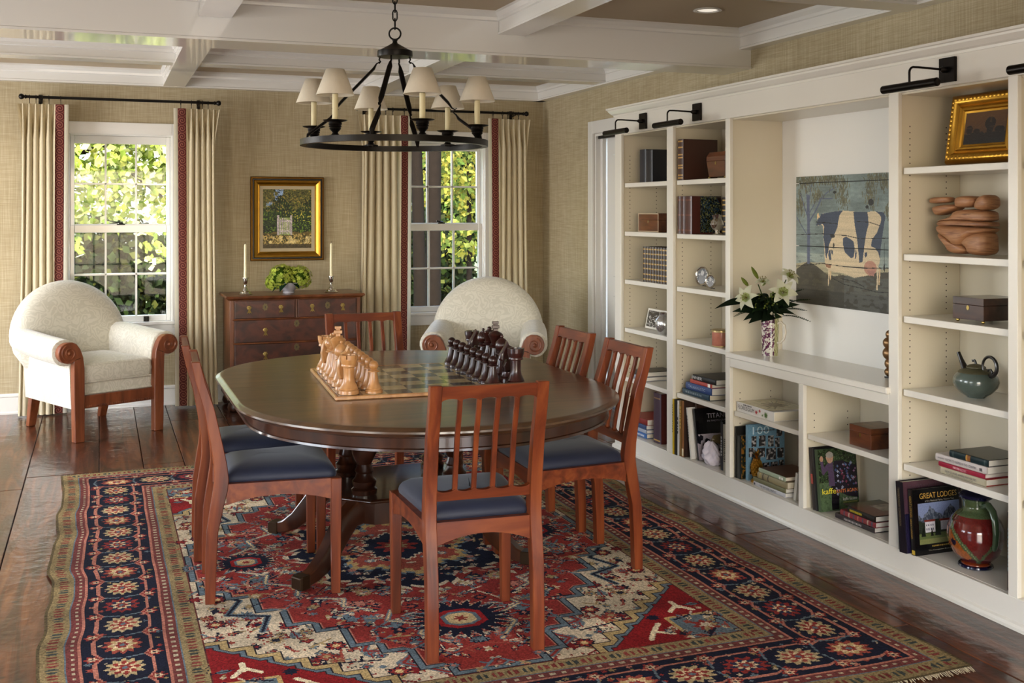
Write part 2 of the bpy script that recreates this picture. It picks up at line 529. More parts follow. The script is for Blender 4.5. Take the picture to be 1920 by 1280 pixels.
M['gold_d'] = plain('gilt_dark', '6b4a1a', rough=0.38, metal=0.9, var=0.3, vscale=25)
M['black'] = plain('black_lacquer', '0c0a09', rough=0.35)
M['glass'] = glass_mat('pane_glass', refl=0.015)
M['hole'] = plain('pin_hole', '1a1714', rough=0.9)
M['print'] = attr_mat('printed', rough=0.45)
M['gloss_print'] = attr_mat('gloss_printed', rough=0.22, coat=0.3)
M['canvas'] = attr_mat('oil_paint', rough=0.42, bump=0.15, bscale=160)
M['rug'] = attr_mat('rug_wool', rough=0.95, spec=0.1, bump=0.5, bscale=260)
M['leaf'] = attr_mat('leaf', rough=0.75, spec=0.15, trans=0.4)
M['pages'] = plain('book_pages', 'd9d0bb', rough=0.8, bump=0.2, bscale=700)
M['pages_w'] = plain('book_pages_white', 'e3dfd6', rough=0.8, bump=0.2, bscale=700)
M['box_chess'] = wood('boxwood', ('a9733f', 'c08a55', 'cf9c68'), scale=(30, 30, 6), rough=0.32, coat=0.3)
M['dark_chess'] = wood('rosewood', ('1d0a08', '2f110d', '431a14'), scale=(30, 30, 6), rough=0.3, coat=0.25)
M['sq_light'] = wood('square_maple', ('b39c6c', 'c2ad80', 'cdb98d'), scale=(20, 4, 4), rough=0.25, coat=0.4, rnd=0.06)
M['sq_dark'] = wood('square_ebony', ('2a2119', '3a2f25', '4a3d30'), scale=(20, 4, 4), rough=0.25, coat=0.4, rnd=0.1)
M['linen_mat'] = plain('linen_liner', 'b9a98a', rough=0.8, bump=0.1)
_book_mats = {}
def bookmat(col, rough=0.4):
    k = (col, rough)
    if k not in _book_mats:
        _book_mats[k] = plain('cover_' + col, col, rough=rough, var=0.08, vscale=30, bump=0.03)
    return _book_mats[k]
# ================================================================== room shell
ZC = 2.60
def wall_with_holes(name, axis, fixed0, fixed1, a0, a1, z0, z1, holes, mat):
    """a slab along 'a', holes = [(a_lo, a_hi, z_lo, z_hi)] sorted"""
    b = MB()
    def B(p, q, lo, hi):
        if q - p < 1e-4 or hi - lo < 1e-4: return
        if axis == 'x': b.box(p, fixed0, lo, q, fixed1, hi)
        else: b.box(fixed0, p, lo, fixed1, q, hi)
    cur = a0
    for (p, q, lo, hi) in holes:
        B(cur, p, z0, z1); B(p, q, z0, lo); B(p, q, hi, z1); cur = q
    B(cur, a1, z0, z1)
    return struct(b.build(name, mat))

WZ0, WZ1, WHALF = 0.63, 2.11, 0.385
wall_with_holes('wall_back', 'x', YB, YB + 0.16, XL - 0.16, XW + 0.16, 0, ZC,
                [(c - WHALF, c + WHALF, WZ0, WZ1) for c in (W3C, W1C, W2C)], M['wall'])
wall_with_holes('wall_right', 'y', XW, XW + 0.16, YN, YB, 0, ZC, [(6.55, 7.80, 0, 2.12)], M['wall'])
wall_with_holes('wall_left', 'y', XL - 0.16, XL, YN, YB, 0, ZC,
                [(0.25, 1.75, 0.62, 2.22), (3.15, 4.65, 0.62, 2.22), (6.55, 8.05, 0.62, 2.22)], M['wall'])
wall_with_holes('wall_front', 'x', YN - 0.16, YN, XL - 0.16, XW + 0.16, 0, ZC, [(-0.9, 2.3, 0.1, 2.2)], M['wall'])
struct(MB().box(XL - 0.16, YN - 0.16, ZC, XW + 0.16, YB + 0.16, ZC + 0.2).build('ceiling', M['ceil']))

# ---- floor: wide boards, each a piece
fl = struct(MB().box(XL - 0.16, YN - 0.16, -0.09, XW + 0.16, YB + 0.16, -0.022).build('floor', M['floor_under']), 'wide dark plank floor')
seams = [-2.6, -2.25, -1.9, -1.55, -1.16, -0.78, -0.395, -0.006, 0.24, 0.472, 0.85, 1.2, 1.55, 1.92, 2.3, 2.76, 3.1, 3.66]
_rp = random.Random(5)
for i in range(len(seams) - 1):
    y = YN
    first = True
    while y < YB - 0.01:
        L = _rp.uniform(1.9, 3.6) if not first else _rp.uniform(1.0, 3.4)
        first = False
        y2 = min(y + L, YB)
        if YB - y2 < 0.7: y2 = YB
        w, l = seams[i + 1] - seams[i] - 0.004, y2 - y - 0.004
        MB().box(-w / 2, -l / 2, -0.022, w / 2, l / 2, _rp.uniform(-0.0012, 0)).build('plank', M['plank'], fl, bevel=0.0025,
            loc=((seams[i] + seams[i + 1]) / 2, (y + y2) / 2, 0))
        y = y2

# ---- beams and mouldings of the coffered ceiling
def beam_profile(c, w, z0, zt=ZC):
    a, b = c - w / 2, c + w / 2
    return [(a - 0.006, z0), (b + 0.006, z0), (b + 0.006, z0 + 0.012), (b, z0 + 0.016), (b, zt - 0.055), (b + 0.010, zt - 0.050),
            (b + 0.012, zt - 0.034), (b + 0.030, zt - 0.014), (b + 0.030, zt), (a - 0.030, zt), (a - 0.030, zt - 0.014),
            (a - 0.012, zt - 0.034), (a - 0.010, zt - 0.050), (a, zt - 0.055), (a, z0 + 0.016), (a - 0.006, z0 + 0.012)]
_tn = [0]
def trim(b, label=None, mat=None, bevel=0.0015):
    _tn[0] += 1
    return struct(b.build('trim_%d' % _tn[0], mat or M['trim'], bevel=bevel), label)
def beam_x(c, w, z0, label):     # runs along X
    trim(MB().prism(beam_profile(c, w, z0), XL, XW, 'x'), label, bevel=0)
def beam_y(c, w, z0, y0, y1, label):
    trim(MB().prism([(p, q) for p, q in beam_profile(c, w, z0)], y0, y1, 'y'), label, bevel=0)
beam_x(5.735, 0.28, 2.36, 'deep white ceiling beam crossing above the table')
beam_x(7.525, 0.15, 2.483, 'shallow white ceiling beam near the window wall')
beam_x(4.165, 0.15, 2.472, 'shallow white ceiling beam nearer the bookcase middle')
beam_x(2.30, 0.28, 2.36, 'deep white ceiling beam above the rug end')
for xc in (-1.05, 0.535, 2.12):
    beam_y(xc, 0.15, 2.475, 5.88, YB, 'white cross beam between deep beam and window wall')
    beam_y(xc, 0.15, 2.475, 2.44, 5.59, 'white cross beam on the table side of the deep beam')
def wall_trim(axis, sgn, wallpos, a0, a1, label):
    t = 0.075
    prof = [(0, 2.474), (t + 0.006, 2.474), (t + 0.006, 2.486), (t, 2.49), (t, 2.545), (t + 0.010, 2.55), (t + 0.012, 2.566), (t + 0.03, 2.586), (t + 0.03, ZC), (0, ZC)]
    pr = [(wallpos + sgn * u, z) for u, z in prof]
    trim(MB().prism(pr, a0, a1, axis), label, bevel=0)
wall_trim('x', -1, YB, XL, XW, 'white cornice board along the window wall')
wall_trim('y', -1, XW, YN, YB, 'white cornice board above the bookcase wall')
wall_trim('y', 1, XL, YN, YB, 'white cornice board along the left wall')

# ---- baseboards
def baseboard(name, axis, sgn, wallpos, a0, a1):
    prof = [(0, 0), (0.028, 0), (0.028, 0.012), (0.016, 0.022), (0.016, 0.125), (0.022, 0.13), (0.022, 0.142), (0.008, 0.152), (0, 0.152)]
    struct(MB().prism([(wallpos + sgn * u, z) for u, z in prof], a0, a1, axis).build(name, M['trim']))
baseboard('baseboard_back', 'x', -1, YB, XL, XW)
baseboard('baseboard_left', 'y', 1, XL, YN, YB)
baseboard('baseboard_right', 'y', -1, XW, 7.885, YB)

# ---- windows: two double-hung, six panes over six
def make_window(n, c, deco=True):
    w = bpy.data.objects.new('window_%d' % n, None); COL.objects.link(w)
    w.location = (c, YB, 0); w['kind'] = 'structure'
    b = MB()
    # casing: jambs, head, head cap
    b.box(-0.475, -0.022, 0.60, -0.375, 0.0, 2.19); b.box(0.375, -0.022, 0.60, 0.475, 0.0, 2.19)
    b.box(-0.375, -0.022, 2.098, 0.375, 0.0, 2.19)
    # inner jamb lining
    b.box(-0.385, 0.0, 0.63, -0.365, 0.15, 2.11); b.box(0.365, 0.0, 0.63, 0.385, 0.15, 2.11); b.box(-0.365, 0.0, 2.09, 0.365, 0.15, 2.11)
    b.build('casing', M['trim'], w, bevel=0.003)
    MB().box(-0.50, -0.05, 0.628, 0.50, 0.15, 0.654).build('sill', M['trim'], w, bevel=0.004)
    MB().box(-0.475, -0.02, 0.545, 0.475, 0.0, 0.628).build('apron', M['trim'], w, bevel=0.003)
    def sash(name, z0, z1, zb, zt, y):
        s = MB()
        gx0, gx1 = -0.334, 0.334
        s.box(-0.365, y, z0, gx0, y + 0.035, z1); s.box(gx1, y, z0, 0.365, y + 0.035, z1)
        s.box(gx0, y, z0, gx1, y + 0.035, zb); s.box(gx0, y, zt, gx1, y + 0.035, z1)
        so = s.build(name, M['trim'], w, bevel=0.003)
        cw = (gx1 - gx0) / 3; zm = (zb + zt) / 2
        for k in (1, 2):
            x = gx0 + cw * k
            MB().box(x - 0.0075, y + 0.004, zb, x + 0.0075, y + 0.03, zt).build('muntin', M['trim'], so, bevel=0.002)
        MB().box(gx0, y + 0.004, zm - 0.0075, gx1, y + 0.03, zm + 0.0075).build('muntin', M['trim'], so, bevel=0.002)
        for i in range(3):
            for j in range(2):
                x0 = gx0 + cw * i + 0.006; x1 = gx0 + cw * (i + 1) - 0.006
                za = zb if j == 0 else zm + 0.006; zz = zm - 0.006 if j == 0 else zt
                MB().box(x0, y + 0.015, za, x1, y + 0.018, zz).build('pane', M['glass'], so)
        return so
    sash('upper_sash', 1.385, 2.09, 1.41, 2.03, 0.075)
    lo = sash('lower_sash', 0.654, 1.403, 0.70, 1.344, 0.030)
    lk = MB().box(-0.03, 0.03, 1.403, 0.03, 0.05, 1.413)
    lk.lathe([(0.016, 1.413), (0.016, 1.422), (0.008, 1.426)], 12, (0, 0.04, 0)).tube([(0, 0.04, 1.42), (-0.03, 0.032, 1.424), (-0.045, 0.03, 1.426)], 0.006, 6)
    lk.build('sash_lock', M['iron'], lo, smooth=True)
    MB().tube([(0.185, 0.03, 0.685), (0.185, 0.008, 0.68), (0.185, 0.006, 0.665), (0.185, 0.03, 0.66)], 0.007, 6).box(0.165, 0.018, 0.655, 0.205, 0.03, 0.692).build('sash_lift', M['iron'], lo, smooth=True)
    return w
make_window(1, W1C); make_window(2, W2C); make_window(3, W3C)

# windows out of frame in the left and front walls: frames around the daylight
def plain_frame(n, axis, pos, a0, a1, z0, z1, nx):
    w = bpy.data.objects.new('window_%d' % n, None); COL.objects.link(w); w['kind'] = 'structure'
    b = MB()
    def B(p, q, lo, hi):
        if axis == 'y': b.box(pos, p, lo, pos + 0.04, q, hi)
        else: b.box(p, pos, lo, q, pos + 0.04, hi)
    B(a0 - 0.09, a0, z0 - 0.09, z1 + 0.09); B(a1, a1 + 0.09, z0 - 0.09, z1 + 0.09); B(a0, a1, z1, z1 + 0.09); B(a0, a1, z0 - 0.09, z0)
    for k in range(1, nx):
        x = a0 + (a1 - a0) * k / nx; B(x - 0.012, x + 0.012, z0, z1)
    for k in range(1, 4):
        z = z0 + (z1 - z0) * k / 4; B(a0, a1, z - 0.012, z + 0.012)
    b.build('window_frame', M['trim'], w)
plain_frame(4, 'y', XL - 0.015, 6.55, 8.05, 0.62, 2.22, 4)
plain_frame(5, 'y', XL - 0.015, 3.15, 4.65, 0.62, 2.22, 4)
plain_frame(6, 'y', XL - 0.015, 0.25, 1.75, 0.62, 2.22, 4)
plain_frame(7, 'x', YN - 0.015, -0.9, 2.3, 0.1, 2.2, 8)

# ---- doorway beyond the bookcase
dr = bpy.data.objects.new('door_1', None); COL.objects.link(dr); dr['kind'] = 'structure'
dr.location = (XW, 0, 0)
b = MB()
b.box(-0.024, 7.80, 0, 0, 7.882, 2.22); b.box(-0.024, 6.47, 0, 0, 6.55, 2.22); b.box(-0.024, 6.55, 2.12, 0, 7.80, 2.22)
b.build('casing', M['trim'], dr, bevel=0.003)
MB().box(0, 7.782, 0, 0.16, 7.80, 2.12).box(0, 6.55, 0, 0.16, 6.568, 2.12).box(0, 6.568, 2.10, 0.16, 7.782, 2.12).build('jamb', M['trim'], dr, bevel=0.002)
MB().box(0.04, 7.745, 0, 0.075, 7.782, 2.10).build('door_stop', M['trim'], dr, bevel=0.002)
dl = MB().box(0.08, 6.57, 0.01, 0.118, 7.742, 2.095).build('door_leaf', M['trim'], dr, bevel=0.002)
for (z0, z1) in ((0.2, 0.85), (1.0, 1.95)):
    for (p, q) in ((6.68, 7.10), (7.21, 7.63)):
        MB().box(0.074, p, z0, 0.082, q, z1).build('door_panel', M['trim'], dl, bevel=0.004)
for k in range(1):
    MB().box(0.02, 6.57, 2.08, 0.05, 7.78, 2.10).build('track', M['iron'], dr)

# ---- recessed ceiling light
rl = thing('recessed_light', 'small round recessed ceiling light with white trim ring', 'light', (3.08, 5.13, ZC))
MB().lathe([(0.075, -0.001), (0.078, -0.006), (0.062, -0.008), (0.055, -0.002)], 28, cap=False).build('trim_ring', M['trim'], rl, smooth=True)
MB().lathe([(0.055, -0.002), (0.050, 0.0), (0.0001, 0.0)], 24, cap=False).build('lens', emit_mat('lamp_lens', 'fff6e6', 0.6), rl, smooth=True)
for k in range(1): rl.location.z = ZC - 0.0005

# ================================================================== bookcase (built-in)
XF, XI, XB = 3.08, 3.10, 3.41
YE = 2.3
bc = thing('bookcase', 'long built-in painted bookcase with open bays and niche along the right wall', 'bookcase', (XF, 4.3, 0))
def BC(b, name, mat=None, parent=None, bevel=0.002, smooth=False):
    b.v = [(x - XF, y - 4.3, z) for x, y, z in b.v]
    return b.build(name, mat or M['case'], parent or bc, bevel=bevel, smooth=smooth)
Z0, ZT = 0.113, 1.993
stiles = [(6.174, 6.262), (5.51, 5.583), (4.905, 4.95), (3.624, 3.683), (3.0, 3.045), (YE, YE + 0.06)]
bays = [(5.583, 6.174), (4.95, 5.51), (3.683, 4.905), (3.045, 3.624), (YE + 0.06, 3.0)]
for (p, q) in stiles:
    BC(MB().box(XF, p, Z0, XI, q, ZT), 'stile')
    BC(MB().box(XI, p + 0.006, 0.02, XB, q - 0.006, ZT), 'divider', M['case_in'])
BC(MB().box(XF, YE, 0.0, XI, 6.262, Z0), 'base_rail')
BC(MB().box(XF, YE, ZT, XI, 6.262, 2.125), 'frieze')
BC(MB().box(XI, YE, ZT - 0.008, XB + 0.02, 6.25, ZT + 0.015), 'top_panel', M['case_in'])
BC(MB().box(XI, 6.242, 0, XW - 0.03, 6.262, 2.14), 'end_panel')
BC(MB().box(XI, YE, 2.10, XW - 0.002, 6.24, 2.135), 'top_cap')
prof = [(0, 2.108), (-0.006, 2.108), (-0.008, 2.118), (-0.018, 2.124), (-0.034, 2.142), (-0.036, 2.15), (-0.044, 2.153), (-0.044, 2.163), (0, 2.163)]
lo1 = [(XF + u, YE, z) for u, z in prof]
lo2 = [(XF + u, 6.262 - u, z) for u, z in prof]
lo3 = [(XW - 0.03, 6.262 - u, z) for u, z in prof]
BC(MB().rings([lo1, lo2, lo3]), 'cornice', bevel=0)
shoe = [(0, 0), (-0.014, 0), (-0.014, 0.012), (-0.010, 0.022), (0, 0.028)]
BC(MB().rings([[(XF + u, YE, z) for u, z in shoe], [(XF + u, 6.262 - u, z) for u, z in shoe], [(XW - 0.03, 6.262 - u, z) for u, z in shoe]]), 'shoe_moulding', bevel=0)
for i, (p, q) in enumerate(bays):
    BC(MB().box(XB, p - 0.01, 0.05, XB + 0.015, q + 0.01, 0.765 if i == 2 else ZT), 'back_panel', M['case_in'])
    if i == 2: BC(MB().box(XB, p - 0.01, 0.766, XB + 0.015, q + 0.01, ZT), 'back_panel', M['plaster'])
    BC(MB().box(XI, p - 0.003, 0.09, XB, q + 0.003, Z0), 'bottom_shelf')
ST = 0.027
SH = {0: (1.684, 1.379, 1.076, 0.772, 0.462), 1: (1.684, 1.377, 1.073, 0.770, 0.463), 3: (1.684, 1.328, 1.072, 0.770, 0.463), 4: (1.684, 1.328, 1.072, 0.770, 0.463)}
for i, zs in SH.items():
    p, q = bays[i]
    for z in zs:
        BC(MB().box(XI + 0.004, p + 0.003, z - ST, XB, q - 0.003, z), 'shelf')
# niche: counter, rail, divider, cubby shelves
p, q = bays[2]
BC(MB().box(XF - 0.022, p - 0.012, 0.742, XB, q + 0.012, 0.770), 'counter', bevel=0.004)
BC(MB().box(XF, p, 0.693, XI, q, 0.742), 'counter_rail')
BC(MB().box(XF, 4.271, Z0, XI, 4.309, 0.693), 'stile')
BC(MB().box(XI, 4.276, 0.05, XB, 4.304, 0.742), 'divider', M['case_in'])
BC(MB().box(XI + 0.004, 4.308, 0.437, XB, q - 0.003, 0.462), 'shelf')
BC(MB().box(XI + 0.004, p + 0.003, 0.437, XB, 4.272, 0.462), 'shelf')
# shelf-pin holes on the far side panel of each bay
def holes(yp, xs, z0, z1, step=0.0254):
    b = MB()
    z = z0
    while z < z1:
        for x in xs:
            b.add([(x + 0.0032 * math.cos(a), yp - 0.0006, z + 0.0032 * math.sin(a)) for a in [k * PI / 3 for k in range(6)]], [(0, 1, 2, 3, 4, 5)])
        z += step
    stuff(BC(b, 'pin_holes', M['hole'], bevel=0))
for i in (0, 1, 3, 4):
    holes(bays[i][1] + 0.006, (3.145, 3.335), 0.18, 1.86)
for yp in (4.905 + 0.006, 4.276):
    holes(yp, (3.145, 3.335), 0.36, 0.58, 0.032)

# ---- picture lights on the frieze
def picture_light(y, label):
    t = thing('picture_light', label, 'picture light', (XF, y, 2.052), group=None)
    MB().box(-0.014, -0.042, -0.048, 0, 0.042, 0.048).build('back_plate', M['bronze'], t, bevel=0.002)
    MB().lathe([(0.012, 0), (0.012, -0.02), (0.007, -0.03)], 12, (-0.014, 0, 0), 'x').build('swivel', M['bronze'], t, smooth=True)
    pts = [(-0.014 - 0.0, 0, 0.0)] + [(-0.15, 0, 0.004)]
    pts += [(-0.17 - 0.022 * math.sin(a), 0, -0.018 + 0.022 * math.cos(a)) for a in [k * PI / 12 for k in range(1, 7)]]
    pts += [(-0.192, 0, -0.055)]
    MB().tube(pts, 0.0045, 8).build('arm', M['bronze'], t, smooth=True)
    sh = MB().lathe([(0.0001, -0.152), (0.012, -0.152), (0.0165, -0.147), (0.0165, 0.147), (0.012, 0.152), (0.0001, 0.152)], 18, (-0.192, 0, -0.07), 'y', cap=False).build('tube_shade', M['bronze'], t, smooth=True)
    return t
for y, lab in ((5.864, 'dark bronze picture light over the bay beside the doorway'), (5.228, 'dark bronze picture light over the bay with the brown leather tome'),
               (3.336, 'dark bronze picture light over the bay with the gilt framed landscape'), (2.70, 'dark bronze picture light over the bay past the gilt framed landscape')):
    picture_light(y, lab)

# ================================================================== curtains
def at_curtain(px, y=8.74):
    return on_y(px, 400, y).x
RING_X = []
def make_curtain(x0, x1, band_side, label, seed):
    """x0<x1 extents at the top; band_side +1: red band at the x1 edge, -1 at the x0 edge"""
    rr = random.Random(seed)
    t = thing('curtain', label, 'curtain', ((x0 + x1) / 2, 8.74, 0.012))
    w = x1 - x0
    bandw, edgew = 0.062, 0.03
    zt, zb = 2.30, 0.012
    n, m = 132, 26
    # pleated body
    body0 = -w / 2 + (0 if band_side > 0 else bandw + edgew)
    body1 = w / 2 - (bandw + edgew if band_side > 0 else 0)
    nple = 6
    ph = [rr.uniform(-0.35, 0.35) for _ in range(12)]
    rows = []
    for j in range(m + 1):
        s = j / m
        z = zt - (zt - zb) * s
        pinch = min(1.0, s / 0.10)
        row = []
        for i in range(n + 1):
            u = i / n
            k = u * nple
            wob = 0.22 * math.sin(k * 0.9 + ph[0] + s * 1.3) + 0.12 * math.sin(2.1 * k + ph[1] - s * 2)
            a = 2 * PI * (k + wob * s)
            amp = 0.012 + 0.046 * pinch ** 0.8 + 0.006 * math.sin(3 * u * PI + ph[2])
            if s < 0.10:     # pinch pleats: narrow ridges at the head
                c = math.cos(2 * PI * k)
                yy = -0.030 * max(0, c) ** 3 * (1 - pinch) - amp * math.cos(a) * pinch
            else:
                cc = math.cos(a)
                yy = -amp * (2 * ((1 + cc) / 2) ** 0.38 - 1)
            x = body0 + (body1 - body0) * u + 0.010 * math.sin(a * 1.0) * pinch
            # outer edge flares at the head, a little drift lower down
            out = -1 if band_side > 0 else 1
            e = (1 - u) if band_side > 0 else u
            fl = max(0, 1 - s / 0.13)
            x += out * 0.0 + out * (-0.045) * max(0, e - 0.8) / 0.2 * (1 - fl) + out * 0.03 * s * s * e
            row.append((x, yy, z - zb))
        rows.append(row)
    b = MB().rings(rows, cap=False, closed=False)
    o = b.build('pleated_panel', M['curtain'], t, smooth=True, ang=180)
    # red spiral band and pale leading edge, flat, drifting with the body edge
    def strip(a0, a1, name, mat, y, uv=False):
        vs = []; fs = []; uvs = []
        for j in range(m + 1):
            s = j / m; z = zt - (zt - zb) * s
            yy = y - 0.004 * math.sin(5 * s + ph[3])
            sw = -band_side * 0.012 * s
            for q, xx in enumerate((a0, (a0 + a1) / 2, a1)):
                vs.append((xx + sw, yy - (0.006 if q == 1 else 0), z - zb)); uvs.append((q / 2, (zt - zb) * s / 0.062))
        for j in range(m):
            for q in range(2):
                k = j * 3 + q
                fs.append((k, k + 1, k + 4, k + 3))
        me = bpy.data.meshes.new(name); me.from_pydata(vs, [], fs)
        ul = me.uv_layers.new(name='UVMap')
        for lp in me.loops: ul.data[lp.index].uv = uvs[lp.vertex_index]
        for f in me.polygons: f.use_smooth = True
        return obj(name, me, mat, t)
    if band_side > 0:
        strip(w / 2 - edgew - bandw, w / 2 - edgew, 'border_band', M['spiral'], -0.034)
        strip(w / 2 - edgew, w / 2, 'leading_edge', M['curtain_edge'], -0.032)
    else:
        strip(-w / 2 + edgew, -w / 2 + edgew + bandw, 'border_band', M['spiral'], -0.034)
        strip(-w / 2, -w / 2 + edgew, 'leading_edge', M['curtain_edge'], -0.032)
    # rings
    xs = [body0 + (body1 - body0) * (k + 0.0) / nple for k in (range(2, nple) if band_side > 0 else range(1, nple - 1))]
    xs += [(w / 2 - edgew - bandw * 0.4) if band_side > 0 else (-w / 2 + edgew + bandw * 0.4)]
    for x in xs:
        RING_X.append((x0 + x1) / 2 + x)
        pts = [(x, 0.018 * math.sin(a), 2.352 - zb - 0.0042 + 0.018 * math.cos(a)) for a in [k * PI / 6 for k in range(12)]]
        rg = MB().tube(pts, 0.0028, 5, closed=True).box(x - 0.002, -0.003, zt - zb - 0.005, x + 0.002, 0.003, 2.332 - zb)
        rg.build('ring', M['iron'], t, smooth=True)
    return t
CX = [(at_curtain(31), at_curtain(129)), (at_curtain(325), at_curtain(411)), (at_curtain(669), at_curtain(770)), (at_curtain(913), at_curtain(992))]
make_curtain(*CX[0], 1, 'cream pleated curtain with red spiral border directly behind the armchair by the leafy window', 1)
make_curtain(*CX[1], -1, 'cream pleated curtain with red spiral border between leafy window and chest of drawers', 2)
make_curtain(*CX[2], 1, 'cream pleated curtain with red spiral border between chest and tree-trunk window', 3)
make_curtain(*CX[3], -1, 'cream pleated curtain with red spiral border in the corner next to the doorway wall', 4)
def make_rod(x0, x1, label):
    z, y = 2.352, 8.74
    t = thing('curtain_rod', label, 'curtain rod', ((x0 + x1) / 2, y, z))
    h = (x1 - x0) / 2
    MB().tube([(-h, 0, 0), (h, 0, 0)], 0.0105, 12).build('rod', M['iron'], t, smooth=True)
    for s in (-1, 1):
        bo_ = max([0.05 + 0.004 * k for k in range(20)], key=lambda o_: min(abs((x0 + x1) / 2 + s * (h - o_) - r) for r in RING_X))
        MB().lathe([(0.010, 0), (0.015, 0.004), (0.015, 0.010), (0.009, 0.016), (0.016, 0.022), (0.022, 0.036), (0.016, 0.05), (0.0005, 0.056)], 16, (0, 0, 0), 'x').xform(
            Matrix.Translation((s * h, 0, 0)) @ Matrix.Scale(s, 4, (1, 0, 0))).build('finial', M['iron'], t, smooth=True)
        MB().tube([(s * (h - bo_), 0, -0.012), (s * (h - bo_), 0.07, -0.02), (s * (h - bo_), 0.135, -0.02)], 0.0045, 8).box(
            s * (h - bo_) - 0.012, 0.128, -0.05, s * (h - bo_) + 0.012, 0.138, 0.03).build('bracket', M['iron'], t, smooth=True)
make_rod(on_y(50, 183, 8.74).x, on_y(401, 195, 8.74).x, 'black iron curtain rod above the window filled with bright leaves')
make_rod(on_y(678, 207, 8.74).x, on_y(980, 213, 8.74).x, 'black iron curtain rod above the window showing grey tree trunks')
# ================================================================== painted grids (flat print, paintings, woven pattern)
def hexc(c):
    return np.array([int(c[i:i + 2], 16) / 255 for i in (0, 2, 4)]) if isinstance(c, str) else np.array(c)

def vnoise(ny, nx, cells_y, cells_x, rng=RNG):
    g = rng.random((cells_y + 2, cells_x + 2))
    yy = np.linspace(0, cells_y, ny); xx = np.linspace(0, cells_x, nx)
    y0 = yy.astype(int); x0 = xx.astype(int)
    fy = (yy - y0)[:, None]; fx = (xx - x0)[None, :]
    fy = fy * fy * (3 - 2 * fy); fx = fx * fx * (3 - 2 * fx)
    a = g[np.ix_(y0, x0)]; b = g[np.ix_(y0, x0 + 1)]; c = g[np.ix_(y0 + 1, x0)]; d = g[np.ix_(y0 + 1, x0 + 1)]
    return (a * (1 - fx) + b * fx) * (1 - fy) + (c * (1 - fx) + d * fx) * fy

